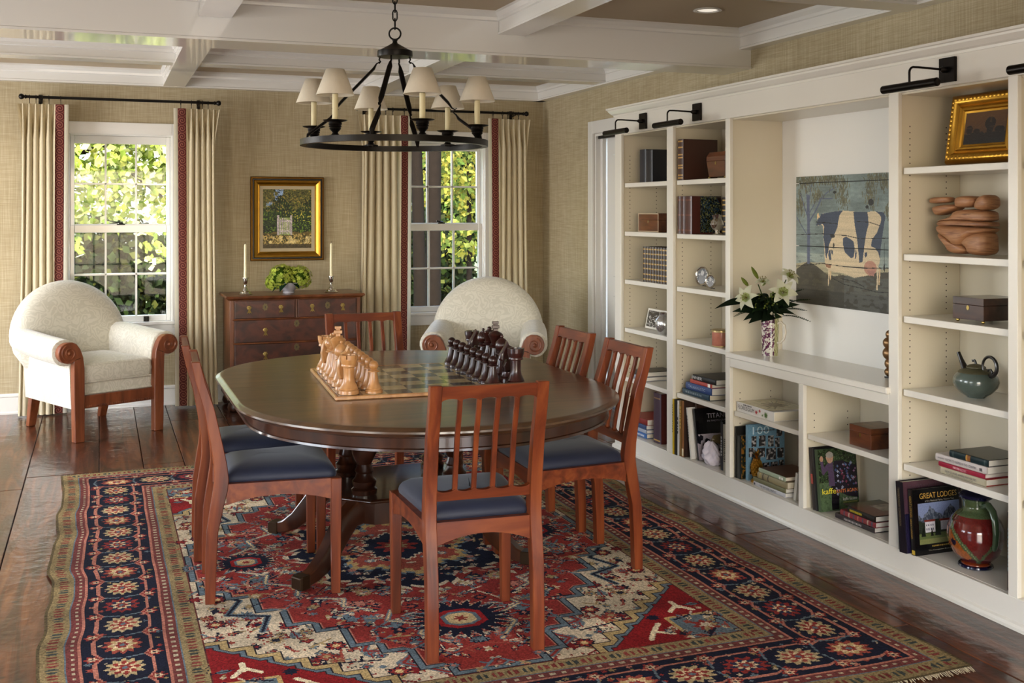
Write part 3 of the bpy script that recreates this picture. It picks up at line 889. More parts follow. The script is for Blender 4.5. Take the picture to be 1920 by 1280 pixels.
class Canvas:
    """numpy picture, x to the right 0..w, y up 0..h"""
    def __init__(s, w, h, nx, ny, bg):
        s.w, s.h, s.nx, s.ny = w, h, nx, ny
        x = (np.arange(nx) + 0.5) * w / nx; y = (np.arange(ny) + 0.5) * h / ny
        s.X, s.Y = np.meshgrid(x, y)
        s.a = np.zeros((ny, nx, 3)); s.a[:] = hexc(bg)
    def put(s, mask, col, al=1.0):
        s.a[mask] = s.a[mask] * (1 - al) + hexc(col) * al
    def win(s, x0, y0, x1, y1):
        i0 = max(0, int(x0 / s.w * s.nx) - 1); i1 = min(s.nx, int(x1 / s.w * s.nx) + 2)
        j0 = max(0, int(y0 / s.h * s.ny) - 1); j1 = min(s.ny, int(y1 / s.h * s.ny) + 2)
        return slice(j0, max(j0, j1)), slice(i0, max(i0, i1))
    def sub(s, sl, mask, col, al=1.0):
        v = s.a[sl]; v[mask] = v[mask] * (1 - al) + hexc(col) * al
    def poly(s, pts, col, al=1.0):
        xs = [p[0] for p in pts]; ys = [p[1] for p in pts]
        sl = s.win(min(xs), min(ys), max(xs), max(ys))
        X, Y = s.X[sl], s.Y[sl]
        if X.size == 0: return
        m = np.zeros(X.shape, bool)
        n = len(pts)
        for i in range(n):
            x1, y1 = pts[i]; x2, y2 = pts[(i + 1) % n]
            if y1 == y2: continue
            c = ((y1 > Y) != (y2 > Y)) & (X < (x2 - x1) * (Y - y1) / (y2 - y1) + x1)
            m ^= c
        s.sub(sl, m, col, al)
    def rect(s, x0, y0, x1, y1, col, al=1.0):
        s.poly([(x0, y0), (x1, y0), (x1, y1), (x0, y1)], col, al)
    def ell(s, cx, cy, rx, ry, col, al=1.0):
        sl = s.win(cx - rx, cy - ry, cx + rx, cy + ry)
        m = ((s.X[sl] - cx) / rx) ** 2 + ((s.Y[sl] - cy) / ry) ** 2 < 1
        s.sub(sl, m, col, al)
    def line(s, p, q, wd, col, al=1.0):
        (x1, y1), (x2, y2) = p, q
        sl = s.win(min(x1, x2) - wd, min(y1, y2) - wd, max(x1, x2) + wd, max(y1, y2) + wd)
        X, Y = s.X[sl], s.Y[sl]
        L = max(1e-9, (x2 - x1) ** 2 + (y2 - y1) ** 2)
        t = np.clip(((X - x1) * (x2 - x1) + (Y - y1) * (y2 - y1)) / L, 0, 1)
        d = np.hypot(X - x1 - t * (x2 - x1), Y - y1 - t * (y2 - y1))
        s.sub(sl, d < wd / 2, col, al)
    def path(s, pts, wd, col, al=1.0):
        for p, q in zip(pts[:-1], pts[1:]): s.line(p, q, wd, col, al)
    def flower(s, cx, cy, r, n, col, depth=0.3, rot=0.0, asp=1.0, sharp=False):
        sl = s.win(cx - r * 1.5, cy - r * 1.5, cx + r * 1.5, cy + r * 1.5)
        dx = s.X[sl] - cx; dy = (s.Y[sl] - cy) / asp
        th = np.arctan2(dy, dx) + rot
        rr = np.hypot(dx, dy)
        w = np.abs(((th * n / (2 * PI)) % 1) * 2 - 1) if sharp else 0.5 + 0.5 * np.cos(n * th)
        s.sub(sl, rr < r * (1 - depth + depth * w), col)
    def grain(s, amt, cy=None, cx=None):
        n = RNG.random((s.ny, s.nx)) if cy is None else vnoise(s.ny, s.nx, cy, cx)
        s.a *= (1 + amt * (n - 0.5) * 2)[:, :, None]
    def mesh(s, name, zfun=None, edgefun=None):
        nx, ny = s.nx, s.ny
        gx, gy = np.meshgrid(np.linspace(0, s.w, nx + 1), np.linspace(0, s.h, ny + 1))
        if edgefun is not None: gx, gy = edgefun(gx, gy)
        gz = zfun(gx, gy) if zfun is not None else np.zeros_like(gx)
        co = np.stack([gx, gy, gz], -1).reshape(-1, 3)
        i = np.arange(ny)[:, None] * (nx + 1) + np.arange(nx)[None, :]
        f = np.stack([i, i + 1, i + nx + 2, i + nx + 1], -1).reshape(-1, 4)
        me = bpy.data.meshes.new(name)
        me.vertices.add(len(co)); me.vertices.foreach_set('co', co.astype(np.float32).ravel())
        me.loops.add(f.size); me.loops.foreach_set('vertex_index', f.astype(np.int32).ravel())
        me.polygons.add(len(f)); me.polygons.foreach_set('loop_start', np.arange(0, f.size, 4, dtype=np.int32))
        me.update(calc_edges=True)
        c = np.clip(s.a, 0, 1)
        c = np.where(c <= 0.04045, c / 12.92, ((c + 0.055) / 1.055) ** 2.4)
        at = me.attributes.new('Col', 'FLOAT_COLOR', 'FACE')
        rgba = np.concatenate([c.reshape(-1, 3), np.ones((nx * ny, 1))], 1)
        at.data.foreach_set('color', rgba.astype(np.float32).ravel())
        return me
    def build(s, name, mat, parent=None, loc=(0, 0, 0), rot=(0, 0, 0)):
        return obj(name, s.mesh(name), mat, parent, loc, rot)

def color_mesh(me, cols_per_face):
    at = me.attributes.new('Col', 'FLOAT_COLOR', 'FACE')
    a = np.array([(*lin(tuple(c)), 1.0) for c in cols_per_face], dtype=np.float32)
    at.data.foreach_set('color', a.ravel())

# ================================================================== rug
def build_rug():
    W, L = 2.87, 3.86
    cv = Canvas(W, L, 540, 726, 'b59b6c')
    NAVY, RED, BRICK, IVORY, TAN, STEEL, SALM, DEEP = '1a1c2a', '85302a', '8f4437', 'bfae92', '9a825a', '5d6a70', 'a86c5a', '701f20'
    X, Y = cv.X, cv.Y
    su, sv = np.minimum(X, W - X), np.minimum(Y, L - Y)
    d = np.minimum(su, sv)
    along = np.where(su < sv, Y, X)
    def band(a, b, col): cv.put((d >= a) & (d < b), col)
    band(0, 0.012, '5c4f36'); band(0.012, 0.085, '84724e'); band(0.085, 0.092, STEEL); band(0.092, 0.128, '6c3834'); band(0.128, 0.136, SALM)
    band(0.136, 0.405, NAVY); band(0.405, 0.413, SALM); band(0.413, 0.452, '6a3833'); band(0.452, 0.459, STEEL); band(0.459, 0.525, '887652'); band(0.525, 0.533, '5a2a26')
    # running motifs in the guard bands
    for c0, wd, cols in ((0.048, 0.028, ('6d3029', '3c423e', '7a3a32')), (0.492, 0.026, ('6d3029', '383d38', '7a3a32'))):
        ph = (along * 19.0) % 1
        idx = ((along * 19.0).astype(int)) % 3
        for k in range(3):
            cv.put((np.abs(d - c0) < wd * (1 - np.abs(ph - 0.5) * 2) ** 0.5 * 0.8) & (np.abs(ph - 0.5) < 0.36) & (np.abs(ph - 0.5) > 0.1) & (idx == k), cols[k])
    for c0 in (0.110, 0.433):
        ph = (along * 24.0) % 1
        cv.put((np.abs(d - c0) < 0.006) & (np.abs(ph - 0.5) < 0.2), 'a99c80')
    # small scatter over the navy border
    rr = np.random.default_rng(3)
    def ring_pos(t, dd):
        """point on the rectangle at distance dd from the edge; t runs along the perimeter"""
        a, b = W - 2 * dd, L - 2 * dd
        t = t % (2 * (a + b))
        if t < a: return dd + t, dd, 0
        t -= a
        if t < b: return W - dd, dd + t, 1
        t -= b
        if t < a: return W - dd - t, L - dd, 0
        t -= a
        return dd, L - dd - t, 1
    for k in range(900):
        dd = rr.uniform(0.15, 0.395)
        x, y, o = ring_pos(rr.uniform(0, 20), dd)
        c = (SALM, 'a9977a', RED, STEEL, '8f7a4e', BRICK)[rr.integers(6)]
        cv.flower(x, y, rr.uniform(0.008, 0.016), int(rr.integers(4, 7)), c, 0.5)
    # vines: two zig-zag lines and cross bars
    dd = 0.27
    per = 2 * ((W - 2 * dd) + (L - 2 * dd))
    nros = 2 * round(per / 0.205 / 2)
    stp = per / nros
    for k in range(nros):
        x, y, o = ring_pos(k * stp + 0.1, dd)
        ax = (1, 0) if o == 0 else (0, 1); px_ = (0, 1) if o == 0 else (1, 0)
        def Q(a, b): return (x + ax[0] * a + px_[0] * b, y + ax[1] * a + px_[1] * b)
        h = stp / 2
        sg = 1 if k % 2 else -1
        for s2 in (-1, 1):
            cv.path([Q(-h, s2 * 0.07), Q(-h * 0.55, s2 * 0.092), Q(h * 0.55, s2 * 0.092), Q(h, s2 * 0.07)], 0.011, SALM)
        cv.path([Q(-h, -0.075 * sg), Q(-h - 0.018, 0), Q(-h, 0.075 * sg)], 0.009, STEEL)
        for s2 in (-1, 1):
            q = Q(h, s2 * 0.098); cv.flower(q[0], q[1], 0.030, 6, RED, 0.4); cv.flower(q[0], q[1], 0.018, 6, 'c2a886', 0.4); cv.ell(q[0], q[1], 0.006, 0.006, NAVY)
    for k in range(nros):
        x, y, o = ring_pos(k * stp + 0.1, dd)
        asp = 0.80 if o == 0 else 1.0 / 0.80
        r0 = 0.083 if o == 0 else 0.083 * 0.80
        big = ('a9946c', RED, 'b09b74', BRICK)[k % 4]
        inner = (RED, '2a2c40', BRICK, 'b89c6c')[k % 4]
        cv.flower(x, y, r0 * 1.12, 12, NAVY, 0.15, asp=asp)
        cv.flower(x, y, r0, 12, big, 0.26, asp=asp)
        cv.flower(x, y, r0 * 0.74, 8, inner, 0.35, asp=asp)
        cv.flower(x, y, r0 * 0.55, 8, 'cbb48c', 0.4, rot=0.3, asp=asp)
        cv.flower(x, y, r0 * 0.36, 6, RED, 0.3, asp=asp)
        cv.ell(x, y, r0 * 0.14, r0 * 0.14 * asp, STEEL)
    # ---- field
    inF = d >= 0.533
    cx, cy = W / 2, L / 2
    fx, fy = W / 2 - 0.533, L / 2 - 0.533
    cv.put(inF, IVORY)
    AX, AY = np.abs(X - cx), np.abs(Y - cy)
    q = 0.088
    QX = np.floor(AX / q) * q; QY = np.floor(AY / q) * q
    diam = QX / 1.02 + QY / 1.56
    def motifs(n, mask_fn, cols, seed, r0=0.012, r1=0.03):
        g = np.random.default_rng(seed)
        k = 0; tries = 0
        while k < n and tries < n * 30:
            tries += 1
            a, b = g.uniform(0, fx), g.uniform(0, fy)
            if not mask_fn(a, b): continue
            k += 1
            r = g.uniform(r0, r1); c1 = cols[g.integers(len(cols))]; c2 = cols[g.integers(len(cols))]
            kind = g.integers(5); ang = g.uniform(0, 2 * PI); pet = int(g.integers(4, 8))
            for sx in (-1, 1):
                for sy in (-1, 1):
                    x, y = cx + sx * a, cy + sy * b
                    if kind <= 1:
                        cv.flower(x, y, r * 1.15, pet, NAVY, 0.4); cv.flower(x, y, r, pet, c1, 0.45); cv.flower(x, y, r * 0.45, 4, c2, 0.4)
                    elif kind == 2:
                        e = (math.cos(ang) * sx, math.sin(ang) * sy)
                        cv.line((x - e[0] * r * 2, y - e[1] * r * 2), (x + e[0] * r * 2, y + e[1] * r * 2), 0.010, c1)
                        cv.line((x, y), (x + e[1] * r * 1.3, y - e[0] * r * 1.3), 0.010, c2)
                    elif kind == 3:
                        e = (math.cos(ang) * sx, math.sin(ang) * sy)
                        p = [(x + e[0] * r * 1.6, y + e[1] * r * 1.6), (x - e[1] * r * 0.7, y + e[0] * r * 0.7), (x - e[0] * r * 1.3, y - e[1] * r * 1.3), (x + e[1] * r * 0.7, y - e[0] * r * 0.7)]
                        cv.poly(p, c1); cv.line(p[0], p[2], 0.006, c2)
                    else:
                        cv.flower(x, y, r * 1.2, 10, c1, 0.5, sharp=True); cv.flower(x, y, r * 0.6, 8, c2, 0.4)
    is_med = lambda a, b, lim=1.0: math.floor(a / q) * q / 1.02 + math.floor(b / q) * q / 1.56 < lim
    is_cor = lambda a, b: a / fx + b / fy > 1.56 and a > 0.42 and b > 0.80
    motifs(150, lambda a, b: not is_med(a, b), (RED, STEEL, NAVY, BRICK, TAN, DEEP), 21, 0.012, 0.034)
    for k in range(700):     # fine dashes on the ivory ground
        a, b = rr.uniform(0, fx), rr.uniform(0, fy)
        if is_med(a, b): continue
        for sx in (-1, 1):
            for sy in (-1, 1): cv.ell(cx + sx * a, cy + sy * b, 0.005, 0.007, (BRICK, RED, '4a4a44')[k % 3])
    # hooked vine on the ivory
    for sx in (-1, 1):
        for sy in (-1, 1):
            P = lambda a, b: (cx + sx * a, cy + sy * b)
            cv.path([P(0.88, 0.30), P(0.74, 0.46), P(0.80, 0.60), P(0.66, 0.66), P(0.70, 0.80)], 0.026, STEEL)
            cv.path([P(0.88, 0.30), P(0.74, 0.46), P(0.80, 0.60), P(0.66, 0.66), P(0.70, 0.80)], 0.012, NAVY)
            cv.path([P(0.18, 1.36), P(0.30, 1.24), P(0.24, 1.16), P(0.40, 1.10), P(0.36, 1.00)], 0.026, STEEL)
            cv.path([P(0.18, 1.36), P(0.30, 1.24), P(0.24, 1.16), P(0.40, 1.10), P(0.36, 1.00)], 0.012, RED)
            for (a, b) in ((0.82, 0.42), (0.60, 0.78), (0.33, 1.30), (0.48, 1.02), (0.85, 0.68)):
                x, y = P(a, b); cv.flower(x, y, 0.042, 8, NAVY, 0.3, sharp=True); cv.flower(x, y, 0.034, 8, RED, 0.4); cv.flower(x, y, 0.016, 6, 'c9ad7a', 0.3)
    # corners: stepped deep-red spandrels with gold and blue outlines
    cor = (AX > 0.44) & (AY > 0.86) & inF
    QA = np.floor((fx - AX) / 0.08) * 0.08; QB = np.floor((fy - AY) / 0.08) * 0.08
    sh = QA / 0.50 + QB / 0.56
    def erode(m, k):
        for _ in range(k):
            n = m.copy(); n[1:] &= m[:-1]; n[:-1] &= m[1:]; n[:, 1:] &= m[:, :-1]; n[:, :-1] &= m[:, 1:]; m = n
        return m
    def stepped(m, seq):
        for k, c in seq:
            m = erode(m, k) if k else m
            cv.put(m & inF, c)
    stepped((sh < 0.98) | (~inF), ((0, '2a2426'), (1, 'a58d60'), (5, '2a2426'), (1, STEEL), (3, '2a2426'), (1, '7d1d1e')))
    cv.put(inF & (fx - AX < 0.20) & (fy - AY < 0.20), STEEL); cv.put(inF & (np.abs(fx - AX - 0.20) < 0.008) & (fy - AY < 0.2), 'b1945f'); cv.put(inF & (np.abs(fy - AY - 0.20) < 0.008) & (fx - AX < 0.2), 'b1945f')
    for sx in (-1, 1):
        for sy in (-1, 1):
            P = lambda a, b: (cx + sx * (fx - a), cy + sy * (fy - b))
            x, y = P(0.27, 0.10)
            for (a, b, c, e) in ((0.34, 0.04, 0.30, 0.10), (0.30, 0.10, 0.24, 0.06), (0.30, 0.10, 0.25, 0.16), (0.10, 0.30, 0.06, 0.24), (0.10, 0.30, 0.15, 0.25), (0.10, 0.34, 0.10, 0.28)):
                cv.line(P(a, b), P(c, e), 0.020, 'd8c6a2')
            cv.flower(*P(0.09, 0.09), 0.055, 8, RED, 0.35); cv.flower(*P(0.09, 0.09), 0.03, 6, IVORY, 0.4)
            cv.flower(*P(0.14, 0.14), 0.018, 5, BRICK, 0.3); cv.flower(*P(0.24, 0.22), 0.03, 8, NAVY, 0.45, sharp=True); cv.flower(*P(0.05, 0.16), 0.016, 5, 'c9ad7a', 0.3)
    # medallion: stepped red ground with blue and salmon edges
    stepped((diam < 0.97) & inF, ((0, '221f24'), (1, STEEL), (4, '221f24'), (1, SALM), (1, RED)))
    motifs(230, lambda a, b: is_med(a, b, 0.88) and (a / 0.48) ** 2 + (b / 0.55) ** 2 > 1, (STEEL, TAN, IVORY, NAVY, BRICK, SALM, STEEL), 33, 0.012, 0.032)
    for sx in (-1, 1):
        for sy in (-1, 1):
            P = lambda a, b: (cx + sx * a, cy + sy * b)
            for pts in ([(0.08, 1.16), (0.18, 1.02), (0.14, 0.94), (0.26, 0.86), (0.22, 0.76)], [(0.70, 0.12), (0.60, 0.20), (0.62, 0.30), (0.50, 0.38), (0.52, 0.48)], [(0.30, 0.72), (0.38, 0.66), (0.36, 0.58), (0.46, 0.54)]):
                cv.path([P(*p) for p in pts], 0.022, STEEL); cv.path([P(*p) for p in pts], 0.009, 'c5ad82')
    motifs(260, lambda a, b: is_med(a, b, 0.9), (STEEL, TAN, IVORY, NAVY, SALM), 51, 0.006, 0.012)
    motifs(34, lambda a, b: (fx - a) / 0.50 + (fy - b) / 0.56 < 0.66, (IVORY, NAVY, STEEL, TAN, BRICK), 52, 0.010, 0.024)
    # central navy star with cream outline
    st = (AX / 0.50) ** 0.85 + (AY / 0.60) ** 0.85
    th = np.arctan2(Y - cy, X - cx)
    rr_ = np.hypot((X - cx) / 0.42, (Y - cy) / 0.52)
    lob = 1 + 0.10 * np.cos(8 * th) + 0.04 * np.sign(np.cos(32 * th))
    cv.put(rr_ < lob * 1.05, IVORY); cv.put(rr_ < lob * 1.0, NAVY); cv.put(rr_ < lob * 0.72, STEEL); cv.put(rr_ < lob * 0.68, 'a98b5a'); cv.put(rr_ < lob * 0.60, BRICK)
    cv.put(rr_ < lob * 0.36, IVORY); cv.put(rr_ < lob * 0.33, NAVY); cv.flower(cx, cy, 0.10, 8, RED, 0.4); cv.flower(cx, cy, 0.055, 8, TAN, 0.4)
    motifs(26, lambda a, b: 0.74 < math.hypot(a / 0.42, b / 0.52) < 0.95, (IVORY, SALM, STEEL, TAN), 44, 0.012, 0.022)
    motifs(16, lambda a, b: 0.38 < math.hypot(a / 0.42, b / 0.52) < 0.56, (IVORY, NAVY, STEEL, TAN), 45, 0.012, 0.024)
    # palmettes at both ends and sides
    for (a, b, s2) in ((0, 0.93, 1), (0, -0.93, 1), (0.66, 0, 0.7), (-0.66, 0, 0.7)):
        x, y = cx + a, cy + b
        cv.flower(x, y, 0.205 * s2, 22, IVORY, 0.36, sharp=True, asp=0.95); cv.flower(x, y, 0.198 * s2, 22, NAVY, 0.36, sharp=True, asp=0.95)
        cv.poly([(x - 0.09 * s2, y - 0.05 * s2), (x - 0.04 * s2, y - 0.09 * s2), (x + 0.04 * s2, y - 0.09 * s2), (x + 0.09 * s2, y - 0.05 * s2), (x + 0.09 * s2, y + 0.05 * s2), (x + 0.04 * s2, y + 0.09 * s2), (x - 0.04 * s2, y + 0.09 * s2), (x - 0.09 * s2, y + 0.05 * s2)], '8c1f20')
        cv.poly([(x + u * s2, y + v * s2) for u, v in ((-0.068, -0.036), (-0.03, -0.068), (0.03, -0.068), (0.068, -0.036), (0.068, 0.036), (0.03, 0.068), (-0.03, 0.068), (-0.068, 0.036))], STEEL)
        cv.poly([(x + u * s2, y + v * s2) for u, v in ((-0.054, -0.03), (-0.024, -0.054), (0.024, -0.054), (0.054, -0.03), (0.054, 0.03), (0.024, 0.054), (-0.024, 0.054), (-0.054, 0.03))], 'c2a678')
        cv.flower(x, y, 0.028 * s2, 6, RED, 0.5)
    # yarn: knot-to-knot variation and slow dye drift
    cv.grain(0.17); cv.grain(0.14, 40, 3); cv.grain(0.06, 30, 24)
    ex = vnoise(727, 541, 22, 1) - 0.5
    def edge(gx, gy):
        e = np.clip(1 - np.minimum(gx, W - gx) / 0.5, 0, 1)
        return gx + ex * 0.032 * e, gy + (vnoise(727, 541, 1, 10) - 0.5) * 0.02 * np.clip(1 - np.minimum(gy, L - gy) / 0.5, 0, 1)
    kn = vnoise(727, 541, 9, 7)
    me = cv.mesh('pile', zfun=lambda gx, gy: 0.008 + 0.0 * gx, edgefun=edge)
    t = thing('oriental_rug', 'red and navy patterned oriental rug with floral borders under the dining table', 'rug', (-0.195, 2.80, 0.0005))
    obj('pile', me, M['rug'], t)
    MB().box(0.02, 0.02, 0.0, W - 0.02, L - 0.02, 0.0075).build('backing', plain('rug_backing', '7d6a48', rough=0.95), t)
    # fringes: short cotton threads along both ends
    fm = plain('fringe_cotton', 'cbbf9f', rough=0.95)
    for side in (0, 1):
        b = MB(); g = random.Random(side)
        for k in range(560):
            x = W * (k + 0.5) / 560 + g.uniform(-0.002, 0.002); ln = g.uniform(0.012, 0.034); dx = g.uniform(-0.008, 0.008)
            y0 = 0.004 if side == 0 else L - 0.004; s_ = -1 if side == 0 else 1
            b.add([(x - 0.0016, y0, 0.007), (x + 0.0016, y0, 0.007), (x + 0.0012 + dx, y0 + s_ * ln, 0.002), (x - 0.0012 + dx, y0 + s_ * ln, 0.002)], [(0, 1, 2, 3)])
        stuff(b.build('fringe', fm, t))
build_rug()
RUG = 0.0088

# ================================================================== dining table
TX, TY, TYA, TYB_, THW, TZ = 1.283, 4.6, 4.36, 5.10, 0.79, 0.755
SEMI = {-1: 0.80, 1: 0.65}
def track(off, t0, t1, n, end):
    """half-ellipse end outline; end=-1 near, +1 far"""
    out = []
    for k in range(n + 1):
        a = t0 + (t1 - t0) * k / n
        c, s = math.cos(a), math.sin(a)
        out.append(((THW - off) * c, (SEMI[end] - off) * s))
    return out
def table():
    t = thing('dining_table', 'large dark walnut oval dining table with pedestal base on the rug', 'table', (TX, TY, RUG))
    z = TZ - RUG
    prof = [(0.030, z - 0.033), (0.016, z - 0.032), (0.008, z - 0.026), (0.0, z - 0.019), (0.001, z - 0.012), (0.010, z - 0.008), (0.014, z - 0.004), (0.021, z - 0.0002), (0.023, z), (0.06, z)]
    g = 0.0008
    ya, yb = TYA - TY, TYB_ - TY
    cuts = [ya, 0.13, yb]
    # near end
    def endpiece(sgn, ycut, base):
        loops = []
        for off, zz in prof:
            L = track(off, 0, PI, 40, sgn)
            pts = [(x, base + sgn * y, zz) for x, y in L]
            pts = [(pts[0][0], ycut, zz)] + pts + [(pts[-1][0], ycut, zz)]
            loops.append(pts)
        MB().rings(loops).build('top_panel', M['walnut'], t, smooth=True, ang=28)
    endpiece(-1, cuts[0] - g, ya); endpiece(1, cuts[-1] + g, yb)
    for p, q in zip(cuts[:-1], cuts[1:]):
        loops = [[(-THW + off, p + g, zz), (THW - off, p + g, zz), (THW - off, q - g, zz), (-THW + off, q - g, zz)] for off, zz in prof]
        MB().rings(loops).build('leaf', M['walnut'], t, smooth=True, ang=28)
    # apron with beads
    def full(off, zz):
        A = [(x, ya - y, zz) for x, y in track(off, 0, PI, 40, -1)]
        Bq = [(x, yb + y, zz) for x, y in track(off, PI, 0, 40, 1)]
        return A[::-1] + Bq[::-1]
    ap = [(0.055, z - 0.033), (0.044, z - 0.034), (0.044, z - 0.040), (0.050, z - 0.043), (0.050, z - 0.078), (0.044, z - 0.081), (0.042, z - 0.089), (0.055, z - 0.092), (0.08, z - 0.092), (0.08, z - 0.033)]
    MB().rings([full(o, zz) for o, zz in ap], cap=False).build('apron', M['walnut_d'], t, smooth=True, ang=40)
    MB().box(-0.25, -0.85, z - 0.085, -0.17, 0.85, z - 0.034).box(0.17, -0.85, z - 0.085, 0.25, 0.85, z - 0.034).box(-0.42, -0.30, z - 0.11, 0.42, 0.30, z - 0.035).build('under_frame', M['walnut_d'], t)
    # platform with clipped corners, moulded edge
    def oct_(hx, hy, c): return [(-hx + c, -hy), (hx - c, -hy), (hx, -hy + c), (hx, hy - c), (hx - c, hy), (-hx + c, hy), (-hx, hy - c), (-hx, -hy + c)]
    pc = (-0.04, 0.08)
    lo = []
    for hx, hy, c, zz in ((0.28, 0.27, 0.10, 0.195), (0.28, 0.27, 0.10, 0.285), (0.305, 0.295, 0.105, 0.289), (0.31, 0.30, 0.105, 0.298), (0.30, 0.29, 0.105, 0.305)):
        lo.append([(pc[0] + x, pc[1] + y, zz) for x, y in oct_(hx, hy, c)])
    MB().rings(lo).build('platform', M['walnut_d'], t, bevel=0.002)
    cp = [(0.052, 0.305), (0.055, 0.325), (0.045, 0.335), (0.050, 0.345), (0.052, 0.36), (0.040, 0.372), (0.034, 0.392), (0.040, 0.402), (0.036, 0.412), (0.030, 0.43), (0.042, 0.455), (0.052, 0.475), (0.056, 0.51), (0.054, 0.54), (0.046, 0.555), (0.050, 0.565), (0.048, 0.58), (0.056, 0.60), (0.056, z - 0.108)]
    for sx in (-1, 1):
        for sy in (-1, 1):
            MB().lathe(cp, 20, (pc[0] + sx * 0.20, pc[1] + sy * 0.17, 0)).build('column', M['walnut_d'], t, smooth=True)
    # sabre legs with dark metal toe caps
    for (fx_, fy_) in ((-0.53, -0.29), (-0.51, 0.50), (0.40, -0.31), (0.29, 0.53)):
        sx = -1 if fx_ < 0 else 1; sy = -1 if fy_ < 0 else 1
        p0 = Vector((pc[0] + sx * 0.22, pc[1] + sy * 0.20, 0)); p1 = Vector((fx_, fy_, 0))
        dr_ = (p1 - p0); ln = dr_.length; dr_.normalize(); sd = Vector((-dr_.y, dr_.x, 0))
        loops = []
        for u, zc, hh, hw in ((0.0, 0.245, 0.050, 0.034), (0.16, 0.242, 0.050, 0.034), (0.34, 0.20, 0.050, 0.032), (0.52, 0.132, 0.046, 0.030), (0.70, 0.074, 0.036, 0.028), (0.86, 0.044, 0.028, 0.026), (1.0, 0.032, 0.024, 0.025)):
            c = p0 + dr_ * (ln * u)
            tilt = 0.0 if u < 0.3 else 0.5
            up = Vector((dr_.x * tilt, dr_.y * tilt, 1)).normalized()
            loops.append([c + Vector((0, 0, zc)) + sd * hw * a + up * hh * b_ for a, b_ in ((-1, -0.8), (-0.8, -1), (0.8, -1), (1, -0.8), (1, 0.8), (0.8, 1), (-0.8, 1), (-1, 0.8))])
        lg = MB().rings(loops).build('leg', M['walnut_d'], t, smooth=True, ang=40)
        cp0 = p0 + dr_ * (ln * 0.97); 
        cap = MB().rings([[cp0 + dr_ * a + sd * w_ * s_ + Vector((0, 0, 0.033 + h_ * q_)) for s_, q_ in ((-1, -1), (1, -1), (1, 1), (-1, 1))] for a, w_, h_ in ((0, 0.030, 0.027), (0.04, 0.030, 0.027), (0.052, 0.026, 0.022))])
        cap.build('toe_cap', plain('aged_brass', '3a2a1a', rough=0.4, metal=0.7) if 'aged_brass' not in bpy.data.materials else bpy.data.materials['aged_brass'], lg, bevel=0.003)
        MB().lathe([(0.005, -0.012), (0.017, -0.01), (0.017, 0.01), (0.005, 0.012)], 14, tuple(cp0 + dr_ * 0.03 + Vector((0, 0, 0.0172))), 'y').build('castor', M['black'], lg, smooth=True)
table()

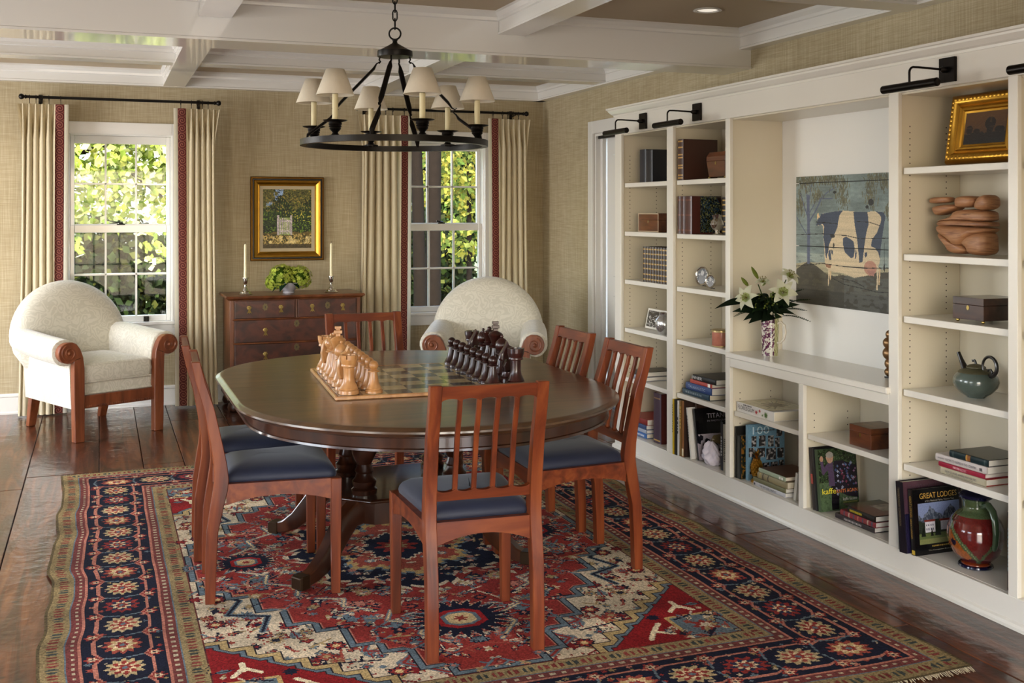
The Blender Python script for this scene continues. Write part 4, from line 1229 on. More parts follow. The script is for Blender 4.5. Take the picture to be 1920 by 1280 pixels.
# ================================================================== dining chairs
def make_chair(label):
    """local: faces +Y, origin on the floor at the rear legs' mid"""
    t = thing('dining_chair', label, 'chair', group=None)
    RX, FXW, FY = 0.185, 0.213, 0.475
    def post(s):
        prof = [(0.0, 0.0, 0.0185), (0.002, 0.12, 0.020), (0.008, 0.27, 0.0215), (0.024, 0.36, 0.024), (0.038, 0.43, 0.027), (0.042, 0.47, 0.027), (0.037, 0.53, 0.025), (0.025, 0.60, 0.0225), (-0.003, 0.74, 0.0195), (-0.034, 0.84, 0.0175), (-0.054, 0.924, 0.0165)]
        loops = [[(s * RX - 0.0205, y - h, z), (s * RX + 0.0205, y - h, z), (s * RX + 0.0205, y + h, z), (s * RX - 0.0205, y + h, z)] for y, z, h in prof]
        return MB().rings(loops)
    for s in (-1, 1):
        post(s).build('back_post', M['cherry'], t, bevel=0.0025, smooth=True, ang=25)
        b = MB().hexa([(s * FXW - 0.0165, FY - 0.0165, 0), (s * FXW + 0.0165, FY - 0.0165, 0), (s * FXW + 0.0165, FY + 0.0165, 0), (s * FXW - 0.0165, FY + 0.0165, 0)],
                      [(s * FXW - 0.021, FY - 0.021, 0.452), (s * FXW + 0.021, FY - 0.021, 0.452), (s * FXW + 0.021, FY + 0.021, 0.452), (s * FXW - 0.021, FY + 0.021, 0.452)])
        b.build('leg', M['cherry'], t, bevel=0.0025)
    # seat rails, arched below
    def rail(p, q, th, z0, z1, arch, name, n=10):
        p, q = Vector(p), Vector(q); d_ = (q - p); nrm = Vector((-d_.y, d_.x, 0)).normalized() * th / 2
        loops = []
        for k in range(n + 1):
            u = k / n; c = p + d_ * u; zb = z0 + arch * (1 - (2 * u - 1) ** 2)
            loops.append([(c.x - nrm.x, c.y - nrm.y, zb), (c.x + nrm.x, c.y + nrm.y, zb), (c.x + nrm.x, c.y + nrm.y, z1), (c.x - nrm.x, c.y - nrm.y, z1)])
        MB().rings(loops).build(name, M['cherry_x'], t, smooth=True, ang=30)
    rail((-RX + 0.0205, 0.036, 0), (RX - 0.0205, 0.036, 0), 0.026, 0.372, 0.452, 0.034, 'rear_rail')
    rail((-FXW + 0.018, FY, 0), (FXW - 0.018, FY, 0), 0.026, 0.375, 0.452, 0.028, 'front_rail')
    for s in (-1, 1):
        rail((s * (RX + 0.004), 0.06, 0), (s * FXW, FY - 0.018, 0), 0.026, 0.372, 0.452, 0.030, 'side_rail')
    # drop-in cushion
    loops = []
    def seat(off, zz):
        pts = []
        x0, x1, y0, y1 = RX - 0.008 - off, FXW - 0.004 - off, 0.052 + off, FY + 0.008 - off
        c = 0.03
        base = [(-x0, y0), (x0, y0), (x1, y1), (-x1, y1)]
        for i in range(4):
            p, q_, r = Vector(base[i - 1]), Vector(base[i]), Vector(base[(i + 1) % 4])
            a = q_ + (p - q_).normalized() * c; e = q_ + (r - q_).normalized() * c
            for k in range(4):
                u = k / 3
                m_ = a * (1 - u) ** 2 + q_ * 2 * u * (1 - u) + e * u * u
                pts.append((m_.x, m_.y, zz))
        return pts
    for off, zz in ((0.004, 0.446), (0.0, 0.460), (0.003, 0.474), (0.014, 0.490), (0.034, 0.503), (0.07, 0.513), (0.11, 0.519), (0.15, 0.521)):
        loops.append(seat(off, zz))
    MB().rings(loops).build('seat_cushion', M['velvet'], t, smooth=True, ang=80)
    # back: crest rail, lower rail, four slats following the rake
    def yz(z):
        pr = [(0.037, 0.53), (0.025, 0.60), (-0.003, 0.74), (-0.034, 0.84), (-0.054, 0.924)]
        for (y0, z0), (y1, z1) in zip(pr[:-1], pr[1:]):
            if z <= z1: return y0 + (y1 - y0) * (z - z0) / (z1 - z0)
        return pr[-1][0]
    def scal(z0, z1, name, under):
        n = 40; loops = []; W_ = RX - 0.0195
        for k in range(n + 1):
            u = k / n; x = -W_ + 2 * W_ * u
            sc = 0.010 * abs(math.sin(5 * PI * u)) ** 0.6
            a = z0 + (sc if under else 0); b_ = z1 - (0 if under else sc - 0.010)
            if not under: b_ = z1 - sc
            loops.append([(x, yz(a) - 0.0115, a), (x, yz(a) + 0.0115, a), (x, yz(b_) + 0.0115, b_), (x, yz(b_) - 0.0115, b_)])
        MB().rings(loops).build(name, M['cherry_x'], t, smooth=True, ang=30)
    scal(0.868, 0.920, 'crest_rail', True)
    scal(0.522, 0.562, 'lower_rail', False)
    W_ = RX - 0.0195
    for k in range(1, 5):
        x = -W_ + 2 * W_ * k / 5
        loops = []
        for z in (0.548, 0.60, 0.67, 0.74, 0.80, 0.84, 0.883):
            y = yz(z); hw = 0.0085
            loops.append([(x - hw, y - 0.007, z), (x + hw, y - 0.007, z), (x + hw, y + 0.007, z), (x - hw, y + 0.007, z)])
        MB().rings(loops).build('slat', M['cherry'], t, bevel=0.0015, smooth=True, ang=30)
    return t
ch0 = make_chair('cherry slat-back dining chair with navy seat at the table end away from the chest')
ch0.location = (1.214, 3.452, RUG); ch0.rotation_euler = (0, 0, R(-3.5))
dup(ch0, (0.402, 4.47, RUG), (0, 0, R(-93)), 'cherry slat-back dining chair on boxwood side of the table, away from the chest')
dup(ch0, (0.402, 5.01, RUG), (0, 0, R(-93)), 'cherry slat-back dining chair on boxwood side of the table, closer to the chest')
dup(ch0, (2.104, 4.255, RUG), (0, 0, R(90)), 'cherry slat-back dining chair on rosewood side of the table, away from the corner armchair')
dup(ch0, (2.104, 4.82, RUG), (0, 0, R(90)), 'cherry slat-back dining chair on rosewood side of the table, closer to the corner armchair')
dup(ch0, (1.395, 6.0, RUG), (0, 0, R(181)), 'cherry slat-back dining chair at the table end facing away from the chest', scale=(1.06, 1, 1))

# ================================================================== chess
BX0, BY0, BS, BROT = 0.868, 4.255, 0.83, R(-3.5)
BZ = TZ + 0.016
def chessboard():
    t = thing('chess_board', 'large wooden chess board lying on the dining table', 'chess board', (BX0, BY0, TZ + 0.0008), BROT)
    h = BZ - TZ - 0.0008
    bo = 0.013; sq = (BS - 2 * bo) / 8
    for nm, (x0, y0, x1, y1) in dict(a=(0, 0, BS, bo), b=(0, BS - bo, BS, BS), c=(0, bo, bo, BS - bo), d=(BS - bo, bo, BS, BS - bo)).items():
        MB().box(x0, y0, 0, x1, y1, h).build('frame_strip', M['box_chess'], t, bevel=0.003)
    MB().box(bo, bo, 0, BS - bo, BS - bo, h - 0.004).build('bed', M['box_dark'], t)
    ml = MB().box(0.0004, 0.0004, 0, sq - 0.0004, sq - 0.0004, 0.0036).mesh('square')
    md = ml.copy(); ml.materials.append(M['sq_light']); md.materials.append(M['sq_dark'])
    for i in range(8):
        for j in range(8):
            obj('square', ml if (i + j) % 2 else md, None, t, (bo + i * sq, bo + j * sq, h - 0.004))
    return bo, sq
bo, sq = chessboard()
def piece_base(r, h):
    return [(r, 0), (r, h * 0.045), (r * 0.97, h * 0.06), (r * 0.98, h * 0.10), (r * 0.86, h * 0.125), (r * 0.88, h * 0.15), (r * 0.74, h * 0.22), (r * 0.60, h * 0.30), (r * 0.52, h * 0.42)]
PIECES = {}
def pmesh(kind):
    if kind in PIECES: return PIECES[kind]
    parts = []
    def add(name, b, **k): parts.append((name, b, k))
    if kind == 'pawn':
        r, h = 0.037, 0.128
        add('body', MB().lathe(piece_base(r, h) + [(r * 0.40, h * 0.60), (r * 0.38, h * 0.64), (r * 0.66, h * 0.66), (r * 0.66, h * 0.685), (r * 0.42, h * 0.71), (r * 0.36, h * 0.735)], 20))
        add('head', MB().sphere((0, 0, h * 0.855), h * 0.152, 18, 12))
    elif kind == 'rook':
        r, h = 0.042, 0.156
        add('body', MB().lathe(piece_base(r, h) + [(r * 0.52, h * 0.60), (r * 0.54, h * 0.68), (r * 0.74, h * 0.70), (r * 0.76, h * 0.73), (r * 0.72, h * 0.76), (r * 0.80, h * 0.85), (r * 0.84, h * 0.90), (r * 0.60, h * 0.90), (r * 0.58, h * 0.86), (0.0005, h * 0.86)], 24, cap=False))
        b = MB()
        for k in range(6):
            a0, a1 = 2 * PI * (k + 0.06) / 6, 2 * PI * (k + 0.94) / 6
            ii = [a0 + (a1 - a0) * q_ / 4 for q_ in range(5)]
            lo = [[(rr_ * math.cos(a), rr_ * math.sin(a), zz) for rr_, zz in ((r * 0.62, h * 0.88), (r * 0.835, h * 0.88), (r * 0.86, h), (r * 0.66, h))] for a in ii]
            b.rings(lo)
        add('battlement', b)
    elif kind == 'bishop':
        r, h = 0.041, 0.190
        add('body', MB().lathe(piece_base(r, h) + [(r * 0.36, h * 0.52), (r * 0.34, h * 0.545), (r * 0.66, h * 0.56), (r * 0.66, h * 0.58), (r * 0.46, h * 0.60), (r * 0.56, h * 0.62), (r * 0.40, h * 0.64)], 20))
        mt = MB().lathe([(r * 0.40, h * 0.64), (r * 0.68, h * 0.70), (r * 0.76, h * 0.76), (r * 0.66, h * 0.84), (r * 0.36, h * 0.91), (r * 0.16, h * 0.935)], 20)
        mt.sphere((0, 0, h * 0.965), h * 0.036, 12, 8)
        add('mitre', mt)
        add('slot', MB().box(-0.022, -0.0016, 0, 0.022, 0.0016, 0.024).xform(Matrix.Translation((0.0, -0.012, h * 0.755)) @ Matrix.Rotation(R(-40), 4, 'X')), mat='dark')
    elif kind in ('queen', 'king'):
        r, h = 0.046, (0.205 if kind == 'queen' else 0.232)
        hb = 0.185
        pr = piece_base(r, hb) + [(r * 0.40, hb * 0.58), (r * 0.36, hb * 0.66), (r * 0.64, hb * 0.68), (r * 0.66, hb * 0.70), (r * 0.44, hb * 0.72), (r * 0.54, hb * 0.745), (r * 0.40, hb * 0.77)]
        add('body', MB().lathe(pr, 20))
        if kind == 'queen':
            c = MB().lathe([(r * 0.40, hb * 0.77), (r * 0.54, hb * 0.86), (r * 0.76, hb * 0.98), (r * 0.66, hb * 1.0), (r * 0.40, hb * 1.02), (r * 0.2, hb * 1.04)], 20)
            for k in range(8):
                a = 2 * PI * k / 8
                c.sphere((r * 0.66 * math.cos(a), r * 0.66 * math.sin(a), hb * 0.995), 0.0055, 8, 6)
            c.sphere((0, 0, hb * 1.065), 0.011, 10, 8)
            add('crown', c)
        else:
            c = MB().lathe([(r * 0.40, hb * 0.77), (r * 0.56, hb * 0.88), (r * 0.74, hb * 0.98), (r * 0.60, hb * 1.02), (r * 0.26, hb * 1.06), (r * 0.2, hb * 1.075)], 20)
            add('crown', c)
            add('cross', MB().box(-0.010, -0.008, hb * 1.06, 0.010, 0.008, hb * 1.13).box(-0.017, -0.008, hb * 1.13, 0.017, 0.008, hb * 1.205).box(-0.009, -0.008, hb * 1.205, 0.009, 0.008, hb * 1.24).box(-0.014, -0.008, hb * 1.24, 0.014, 0.008, hb * 1.30))
    else:   # knight, head towards +x
        r, h = 0.042, 0.178
        add('body', MB().lathe(piece_base(r, h)[:7] + [(r * 0.72, h * 0.26), (0.0005, h * 0.27)], 20, cap=False))
        pl = [(-0.026, 0.045), (0.024, 0.045), (0.028, 0.066), (0.016, 0.088), (0.012, 0.098), (0.022, 0.102), (0.038, 0.092), (0.047, 0.102), (0.042, 0.122), (0.026, 0.146), (0.018, 0.160), (0.010, 0.176), (0.002, 0.160), (-0.016, 0.150), (-0.032, 0.122), (-0.037, 0.090), (-0.032, 0.062)]
        c = (0.0, 0.105)
        lo = []
        for yy, sc in ((-0.0155, 0.80), (-0.0125, 0.93), (-0.006, 1.0), (0.006, 1.0), (0.0125, 0.93), (0.0155, 0.80)):
            lo.append([(c[0] + (x - c[0]) * sc, yy, c[1] + (z - c[1]) * (0.5 + 0.5 * sc)) for x, z in pl])
        add('head', MB().rings(lo))
    res = [(nm, b.mesh(nm, smooth=True, ang=32, bevel=(0.0012 if nm == 'cross' else 0)), k) for nm, b, k in parts]
    PIECES[kind] = res
    return res
def place_piece(kind, colour, file_, row, rz, label, group):
    t = thing(kind + '_chess_piece', label, 'chess piece', (BX0 + math.cos(BROT) * (bo + (file_ + 0.5) * sq) - math.sin(BROT) * (bo + (row + 0.5) * sq), BY0 + math.sin(BROT) * (bo + (file_ + 0.5) * sq) + math.cos(BROT) * (bo + (row + 0.5) * sq), BZ + 0.0006), rz + BROT, group)
    m = M['box_chess'] if colour == 'boxwood' else M['dark_chess']
    for nm, me, k in pmesh(kind):
        mc = me.copy(); mc.materials.clear(); mc.materials.append(M['black'] if k.get('mat') == 'dark' else m)
        obj(nm, mc, None, t)
order = ['rook', 'knight', 'bishop', 'king', 'queen', 'bishop', 'knight', 'rook']
_jr = random.Random(2)
for colour, f_back, f_pawn, face in (('boxwood', 0, 1, 0.0), ('dark rosewood', 7, 6, PI)):
    c = 'boxwood' if colour == 'boxwood' else 'rosewood'
    for row, k in enumerate(order):
        rz = face + _jr.uniform(-0.15, 0.15)
        if k == 'bishop': rz += R(-20)
        end = '' if k in ('king', 'queen') else (' away from the chest' if row < 4 else ' closer to the chest')
        place_piece(k, c, f_back, row, rz, 'turned %s chess %s on the outer row of the board%s' % (colour, k, end), c + ' chess pieces')
    for row in range(8):
        k = order[row]
        end = '' if k in ('king', 'queen') else (' away from the chest' if row < 4 else ' closer to the chest')
        place_piece('pawn', c, f_pawn, row, 0, 'turned %s round-headed pawn standing before the %s%s' % (colour, k, end), c + ' pawns')
# ================================================================== armchairs
def smooth_loop(pts, it=2):
    """Chaikin rounding of a closed 2-D loop"""
    for _ in range(it):
        out = []
        n = len(pts)
        for i in range(n):
            p, q = pts[i], pts[(i + 1) % n]
            out.append((p[0] * 0.75 + q[0] * 0.25, p[1] * 0.75 + q[1] * 0.25)); out.append((p[0] * 0.25 + q[0] * 0.75, p[1] * 0.25 + q[1] * 0.75))
        pts = out
    return pts
def pillow(b, x0, x1, y0, y1, z0, z1, r, crown=0.0, n=6, belly=0.0):
    """rounded cushion block"""
    def rect(off, z, rad):
        pts = []
        cs = [(x1 - off, y1 - off, 0), (x0 + off, y1 - off, 90), (x0 + off, y0 + off, 180), (x1 - off, y0 + off, 270)]
        for cx_, cy_, a0 in cs:
            sx = -1 if a0 in (0, 270) else 1; sy = -1 if a0 in (0, 90) else 1
            for k in range(n + 1):
                a = R(a0 + 90 * k / n)
                pts.append((cx_ + sx * rad + rad * math.cos(a), cy_ + sy * rad + rad * math.sin(a), z))
        return pts
    lo = []
    for k in range(5):
        a = PI / 2 * k / 4; lo.append(rect(r * (1 - math.sin(a)), z0 + r * (1 - math.cos(a)), r * 1.1))
    lo.append(rect(-belly, (z0 + z1) / 2, r * 1.1))
    for k in range(5):
        a = PI / 2 * k / 4; lo.append(rect(r * (1 - math.cos(a)), z1 - r + r * math.sin(a), r * 1.1))
    w = min(x1 - x0, y1 - y0) / 2
    for f, c in ((0.35, 0.5), (0.6, 0.85), (0.85, 1.0)):
        lo.append(rect(w * f, z1 + crown * c, max(0.004, r * 1.1 * (1 - f))))
    return b.rings(lo)
def make_armchair(label, loc, rz):
    t = thing('armchair', label, 'armchair', loc, rz)
    D, Wd = M['damask'], M['arm_wood']
    # upholstered seat deck and loose cushion with piping
    MB().box(-0.25, -0.375, 0.235, 0.25, 0.30, 0.375).build('seat_deck', D, t, bevel=0.012, segs=2)
    cu = pillow(MB(), -0.243, 0.243, -0.40, 0.22, 0.372, 0.505, 0.030, crown=0.022, belly=0.006).build('seat_cushion', D, t, smooth=True, ang=60)
    for z in (0.384, 0.492):
        MB().tube([(-0.236, -0.392, z), (0.236, -0.392, z)], 0.0045, 6).tube([(-0.236, -0.392, z), (-0.236, 0.2, z)], 0.0045, 6).tube([(0.236, -0.392, z), (0.236, 0.2, z)], 0.0045, 6).build('piping', D, cu, smooth=True)
    MB().tube([(-0.25, -0.379, 0.305), (0.25, -0.379, 0.305)], 0.005, 6).build('welt', D, t, smooth=True)
    # front rail with a rope carving
    fr = MB().box(-0.25, -0.41, 0.215, 0.25, -0.375, 0.298).build('front_rail', Wd, t, bevel=0.003)
    rp = MB()
    for k in range(34):
        x = -0.24 + 0.48 * k / 33
        rp.sphere((x, -0.411, 0.226), 0.0085, 6, 5, (0.75, 0.8, 1.0))
    stuff(rp.build('rope_carving', Wd, fr, smooth=True))
    for s in (-1, 1):
        # carved front post with scroll: one profile from foot to volute
        prof = [(0.247, 0.0), (0.312, 0.0), (0.316, 0.20), (0.318, 0.38), (0.320, 0.50), (0.322, 0.538)]
        cxs, czs, rs = 0.354, 0.588, 0.068
        for k in range(15):
            a = R(205 + (360 + 95 - 205) * k / 14)
            prof.append((cxs + rs * math.cos(a), czs + rs * math.sin(a)))
        prof += [(0.328, 0.656), (0.300, 0.642), (0.276, 0.609), (0.256, 0.554), (0.248, 0.48), (0.246, 0.30)]
        pr = [(s * x, z) for x, z in prof]
        if s < 0: pr = pr[::-1]
        po = MB().prism(pr, -0.425, -0.372, 'y').build('front_post', Wd, t, bevel=0.004, smooth=True, ang=30)
        sp = []
        for k in range(44):
            a = R(70 - 26 * k * 0.62); rad = 0.052 * (1 - k / 46)
            sp.append((s * (cxs - 0.002 + rad * math.cos(a)), -0.427, czs + rad * math.sin(a)))
        MB().tube(sp, [0.0065 * (1 - 0.5 * k / 44) for k in range(44)], 6).sphere((s * cxs, -0.428, czs), 0.014, 10, 6).build('volute', Wd, po, smooth=True)
        # upholstered arm: wall and roll swept from front to back
        def arm(y, rise, grow):
            c = (0.360, 0.588 + rise); r_ = 0.084 * grow
            L = [(0.246, 0.215), (0.314, 0.215), (0.322, 0.35), (0.326, 0.50)]
            for k in range(13):
                a = R(212 + (360 + 92 - 212) * k / 12); L.append((c[0] + r_ * math.cos(a), c[1] + r_ * math.sin(a)))
            L += [(0.312, 0.664 + rise), (0.272, 0.638 + rise), (0.250, 0.582 + rise), (0.244, 0.49), (0.243, 0.34)]
            return [(s * x, y, z) for x, z in L]
        loops = [arm(y, ri, g_) for y, ri, g_ in ((-0.372, -0.012, 0.90), (-0.366, 0, 1.0), (-0.2, 0.004, 1.02), (0.0, 0.012, 1.02), (0.2, 0.024, 0.98), (0.30, 0.03, 0.92), (0.335, 0.03, 0.80))]
        MB().rings(loops).build('arm', D, t, smooth=True, ang=60)
        # raked rear leg
        MB().hexa([(s * 0.235, 0.355, 0), (s * 0.285, 0.355, 0), (s * 0.285, 0.40, 0), (s * 0.235, 0.40, 0)], [(s * 0.23, 0.27, 0.235), (s * 0.295, 0.27, 0.235), (s * 0.295, 0.33, 0.235), (s * 0.23, 0.33, 0.235)]).build('rear_leg', Wd, t, bevel=0.003)
    # outside back and domed inside back
    MB().box(-0.30, 0.28, 0.215, 0.30, 0.345, 0.60).build('outside_back', D, t, bevel=0.015, segs=2)
    out = [(0.30, 0.40), (0.37, 0.52), (0.415, 0.62)]
    cz, rx, rz_ = 0.595, 0.42, 0.415
    arc = [(rx * math.cos(R(a)), cz + rz_ * math.sin(R(a))) for a in range(6, 175, 6)]
    outline = [(0.27, 0.36), (0.33, 0.42), (0.395, 0.52)] + arc + [(-0.395, 0.52), (-0.33, 0.42), (-0.27, 0.36)]
    def lay(yo, sc, bul=0.0):
        c = (0, 0.66)
        L = []
        for x, z in outline:
            xx, zz = c[0] + (x - c[0]) * sc, c[1] + (z - c[1]) * sc
            L.append((xx, 0.295 + yo + 0.20 * (zz - 0.45), zz))
        return L
    loops = [lay(-0.082, 0.12), lay(-0.082, 0.35), lay(-0.079, 0.60), lay(-0.068, 0.82), lay(-0.048, 0.93), lay(-0.02, 0.985), lay(0.012, 1.0), lay(0.045, 0.985), lay(0.07, 0.94), lay(0.085, 0.85), lay(0.088, 0.5), lay(0.088, 0.1)]
    MB().rings(loops).build('back_cushion', D, t, smooth=True, ang=70)
    return t
make_armchair('round-backed cream damask armchair with scrolled wooden arms before the leafy window', (-0.058, 8.112, 0), R(26))
make_armchair('round-backed cream damask armchair with scrolled wooden arms in the corner by the doorway', (2.62, 7.44, 0), R(-22))

# ================================================================== chest of drawers
def chest():
    x0, x1, y0, y1, zt = 0.905, 1.895, 8.33, 8.80, 0.872
    t = thing('chest_of_drawers', 'antique dark burl chest of drawers with brass drop pulls under the painting', 'chest of drawers', ((x0 + x1) / 2, (y0 + y1) / 2, 0))
    hx, hy = (x1 - x0) / 2, (y1 - y0) / 2
    MB().box(-hx, -hy, 0.11, hx, hy, zt - 0.03).build('carcass', M['burl_l'], t, bevel=0.003)
    # moulded top
    lo = []
    for o_, z in ((0.0, zt - 0.032), (0.012, zt - 0.030), (0.020, zt - 0.022), (0.030, zt - 0.018), (0.032, zt - 0.008), (0.024, zt)):
        lo.append([(-hx - o_, -hy - o_, z), (hx + o_, -hy - o_, z), (hx + o_, hy + 0.005, z), (-hx - o_, hy + 0.005, z)])
    MB().rings(lo).build('top', M['burl_l'], t, bevel=0.001)
    lo = []
    for o_, z in ((0.0, 0.165), (0.006, 0.155), (0.016, 0.14), (0.018, 0.10), (0.0, 0.10)):
        lo.append([(-hx - o_, -hy - o_, z), (hx + o_, -hy - o_, z), (hx + o_, hy, z), (-hx - o_, hy, z)])
    MB().rings(lo).build('base_moulding', M['burl_l'], t, bevel=0.001)
    bun = [(0.028, 0), (0.050, 0.012), (0.058, 0.035), (0.052, 0.062), (0.034, 0.076), (0.030, 0.082), (0.038, 0.10)]
    for sx in (-1, 1):
        for sy in (-1, 1):
            MB().lathe(bun, 18, (sx * (hx - 0.045), sy * (hy - 0.05), 0)).build('bun_foot', M['walnut_d'], t, smooth=True)
    # vertical stiles and dividers proud of the front
    f = -hy
    for s in (-1, 1): MB().box(s * hx, f - 0.006, 0.165, s * (hx - 0.03), f, zt - 0.032).build('front_stile', M['burl_l'], t, bevel=0.002)
    rows = [(0.700, 0.836), (0.520, 0.690), (0.340, 0.510), (0.172, 0.330)]
    for z in (0.695, 0.515, 0.335):
        MB().tube([(-hx + 0.02, f - 0.006, z), (hx - 0.02, f - 0.006, z)], 0.006, 8).build('bead', M['burl_l'], t, smooth=True)
    MB().tube([(0, f - 0.006, 0.70), (0, f - 0.006, 0.836)], 0.006, 8).build('bead', M['burl_l'], t, smooth=True)
    def pull(x, z, par):
        b = MB()
        for k in range(6):
            a = 2 * PI * k / 6
            b.sphere((x + 0.0105 * math.cos(a), f - 0.014, z + 0.0105 * math.sin(a)), 0.0075, 6, 5, (1, 0.3, 1))
        b.lathe([(0.0065, 0.0), (0.0065, -0.012), (0.0005, -0.015)], 10, (x, f - 0.012, z), 'y')
        b.add([(x - 0.004, f - 0.024, z - 0.008), (x + 0.004, f - 0.024, z - 0.008), (x + 0.017, f - 0.022, z - 0.042), (x + 0.006, f - 0.022, z - 0.037), (x, f - 0.022, z - 0.042), (x - 0.006, f - 0.022, z - 0.037), (x - 0.017, f - 0.022, z - 0.042)], [(0, 1, 2, 3, 4, 5, 6)])
        b.build('drop_pull', M['brass'], par, smooth=True, ang=40)
    def escutcheon(x, z, par):
        pts = [(x + 0.019 * math.cos(a) * (1 + 0.12 * math.cos(7 * a)), z + 0.026 * math.sin(a) * (1 + 0.12 * math.cos(7 * a))) for a in [2 * PI * k / 28 for k in range(28)]]
        e = MB().prism(pts, f - 0.0165, f - 0.0125, 'y').build('escutcheon', plain('dull_brass', '6f6348', rough=0.45, metal=0.9) if 'dull_brass' not in bpy.data.materials else bpy.data.materials['dull_brass'], par)
        MB().lathe([(0.004, -0.001), (0.004, 0.0)], 8, (x, f - 0.0168, z + 0.003), 'y').box(x - 0.0018, f - 0.0178, z - 0.009, x + 0.0018, f - 0.0166, z + 0.002).build('keyhole', M['black'], par)
    def drawer(xa, xb, za, zb, pulls, esc):
        d_ = MB().box(xa, f - 0.012, za, xb, f + 0.02, zb).build('drawer', M['burl'], t, bevel=0.005, segs=2)
        for px_, pz in pulls: pull(px_, pz, d_)
        escutcheon(esc[0], esc[1], d_)
    za, zb = rows[0]
    xm = hx - 0.034
    for s in (-1, 1):
        xa, xb = (-xm, -0.012) if s < 0 else (0.012, xm)
        c = (xa + xb) / 2
        drawer(xa, xb, za, zb, [(c - 0.118, 0.783), (c + 0.118, 0.783)], (c, 0.786))
    for za, zb in rows[1:]:
        zc = (za + zb) / 2
        drawer(-xm, xm, za, zb, [(-0.235, zc + 0.008), (0.235, zc + 0.008)], (0.0, zc + 0.05))
    return zt
CZT = chest()

def candlestick(px, label):
    p = on_y(px, 549, 8.47)
    t = thing('candlestick', label, 'candlestick', (p.x, 8.47, CZT + 0.0006))
    MB().lathe([(0.052, 0), (0.054, 0.004), (0.050, 0.009), (0.042, 0.012), (0.038, 0.022), (0.022, 0.030), (0.018, 0.042), (0.010, 0.052), (0.008, 0.066), (0.013, 0.074), (0.009, 0.080), (0.016, 0.092), (0.020, 0.112), (0.021, 0.122), (0.027, 0.126), (0.027, 0.129), (0.012, 0.129), (0.011, 0.12), (0.0005, 0.12)], 24, cap=False).build('holder', M['silver'], t, smooth=True)
    MB().lathe([(0.0115, 0.1205), (0.0115, 0.15), (0.0098, 0.375), (0.006, 0.384), (0.0015, 0.388)], 14).build('candle', M['wax'], t, smooth=True)
    MB().tube([(0, 0, 0.386), (0.001, 0, 0.394), (0.004, 0, 0.399)], 0.0013, 5).build('wick', M['black'], t)
candlestick(460, 'silver candlestick with ivory taper on the chest, nearer the leafy window')
candlestick(621, 'silver candlestick with ivory taper on the chest, nearer the tree-trunk window')

def leaf_poly(L, W, n=5, fold=0.2, droop=0.3):
    """leaf along +x, as points rows"""
    vs = []; fs = []
    for k in range(n + 1):
        u = k / n
        w = W * math.sin(PI * min(1, u ** 0.8)) * 0.5 if 0 < u < 1 else 0.0008
        z = -droop * L * u * u
        vs += [(L * u, -w, z + fold * w), (L * u, 0, z), (L * u, w, z + fold * w)]
    for k in range(n):
        a = 3 * k
        fs += [(a, a + 1, a + 4, a + 3), (a + 1, a + 2, a + 5, a + 4)]
    return vs, fs

def bowl_flowers():
    p = on_y(541, 546, 8.52)
    t = thing('flower_bowl', 'small pale ceramic bowl of green hydrangea heads on the chest', 'flower bowl', (p.x, 8.52, CZT + 0.0006))
    MB().lathe([(0.044, 0), (0.045, 0.012), (0.040, 0.016), (0.062, 0.034), (0.080, 0.062), (0.086, 0.082), (0.083, 0.082), (0.075, 0.062), (0.05, 0.034), (0.0005, 0.03)], 28, cap=False).build('bowl', plain('pale_glaze', 'a9a7ae', rough=0.25, coat=0.4, var=0.1, vscale=15), t, smooth=True)
    g = np.random.default_rng(5)
    lm = M['leaf']
    for (cx_, cy_, cz_, r) in ((-0.058, -0.02, 0.132, 0.092), (0.088, -0.005, 0.122, 0.090), (-0.112, 0.03, 0.085, 0.060), (0.02, 0.05, 0.13, 0.075)):
        b = MB(); cols = []
        for k in range(210):
            z = g.uniform(-1, 1); a = g.uniform(0, 2 * PI); s_ = math.sqrt(1 - z * z)
            n_ = Vector((s_ * math.cos(a), s_ * math.sin(a), z)); c = Vector((cx_, cy_, cz_)) + n_ * r * g.uniform(0.86, 1.05)
            if c.z < 0.02: continue
            u = n_.orthogonal().normalized(); u.rotate(Matrix.Rotation(g.uniform(0, 6), 3, n_)); v = n_.cross(u)
            q_ = 0.0085
            col = np.array([0.72, 0.80, 0.34]) * g.uniform(0.75, 1.15) + np.array([0.10, 0.05, 0.04]) * g.uniform(0, 1)
            for (du, dv) in ((1, 0), (0, 1), (-1, 0), (0, -1)):
                ctr = c + (u * du + v * dv) * q_
                w1 = (u * du + v * dv); w2 = n_.cross(w1)
                b.add([c, ctr + w2 * q_ * 0.75 + n_ * 0.002, c + w1 * q_ * 2.0 + n_ * 0.004, ctr - w2 * q_ * 0.75 + n_ * 0.002], [(0, 1, 2, 3)]); cols.append(np.clip(col, 0, 1))
        core = MB().sphere((cx_, cy_, cz_), r * 0.82, 12, 8)
        nb = len(b.f); b.add(core.v, core.f); cols += [np.array([0.25, 0.36, 0.08])] * len(core.f)
        me = bpy.data.meshes.new('hydrangea'); me.from_pydata(b.v, [], b.f); color_mesh(me, cols)
        obj('hydrangea_head', me, lm, t)
    for (a, l, d_) in ((200, 0.10, 0.9), (235, 0.11, 0.8), (-60, 0.09, 0.7), (150, 0.09, 0.8)):
        vs, fs = leaf_poly(l, 0.07, 6, 0.15, d_)
        M_ = Matrix.Translation((0, 0, 0.088)) @ Matrix.Rotation(R(a), 4, 'Z') @ Matrix.Translation((0.03, 0, 0)) @ Matrix.Rotation(R(-8), 4, 'Y')
        b = MB().add(vs, fs).xform(M_)
        me = b.mesh('hydrangea_leaf'); color_mesh(me, [(0.10, 0.20, 0.12)] * len(me.polygons))
        obj('leaf', me, lm, t)
bowl_flowers()

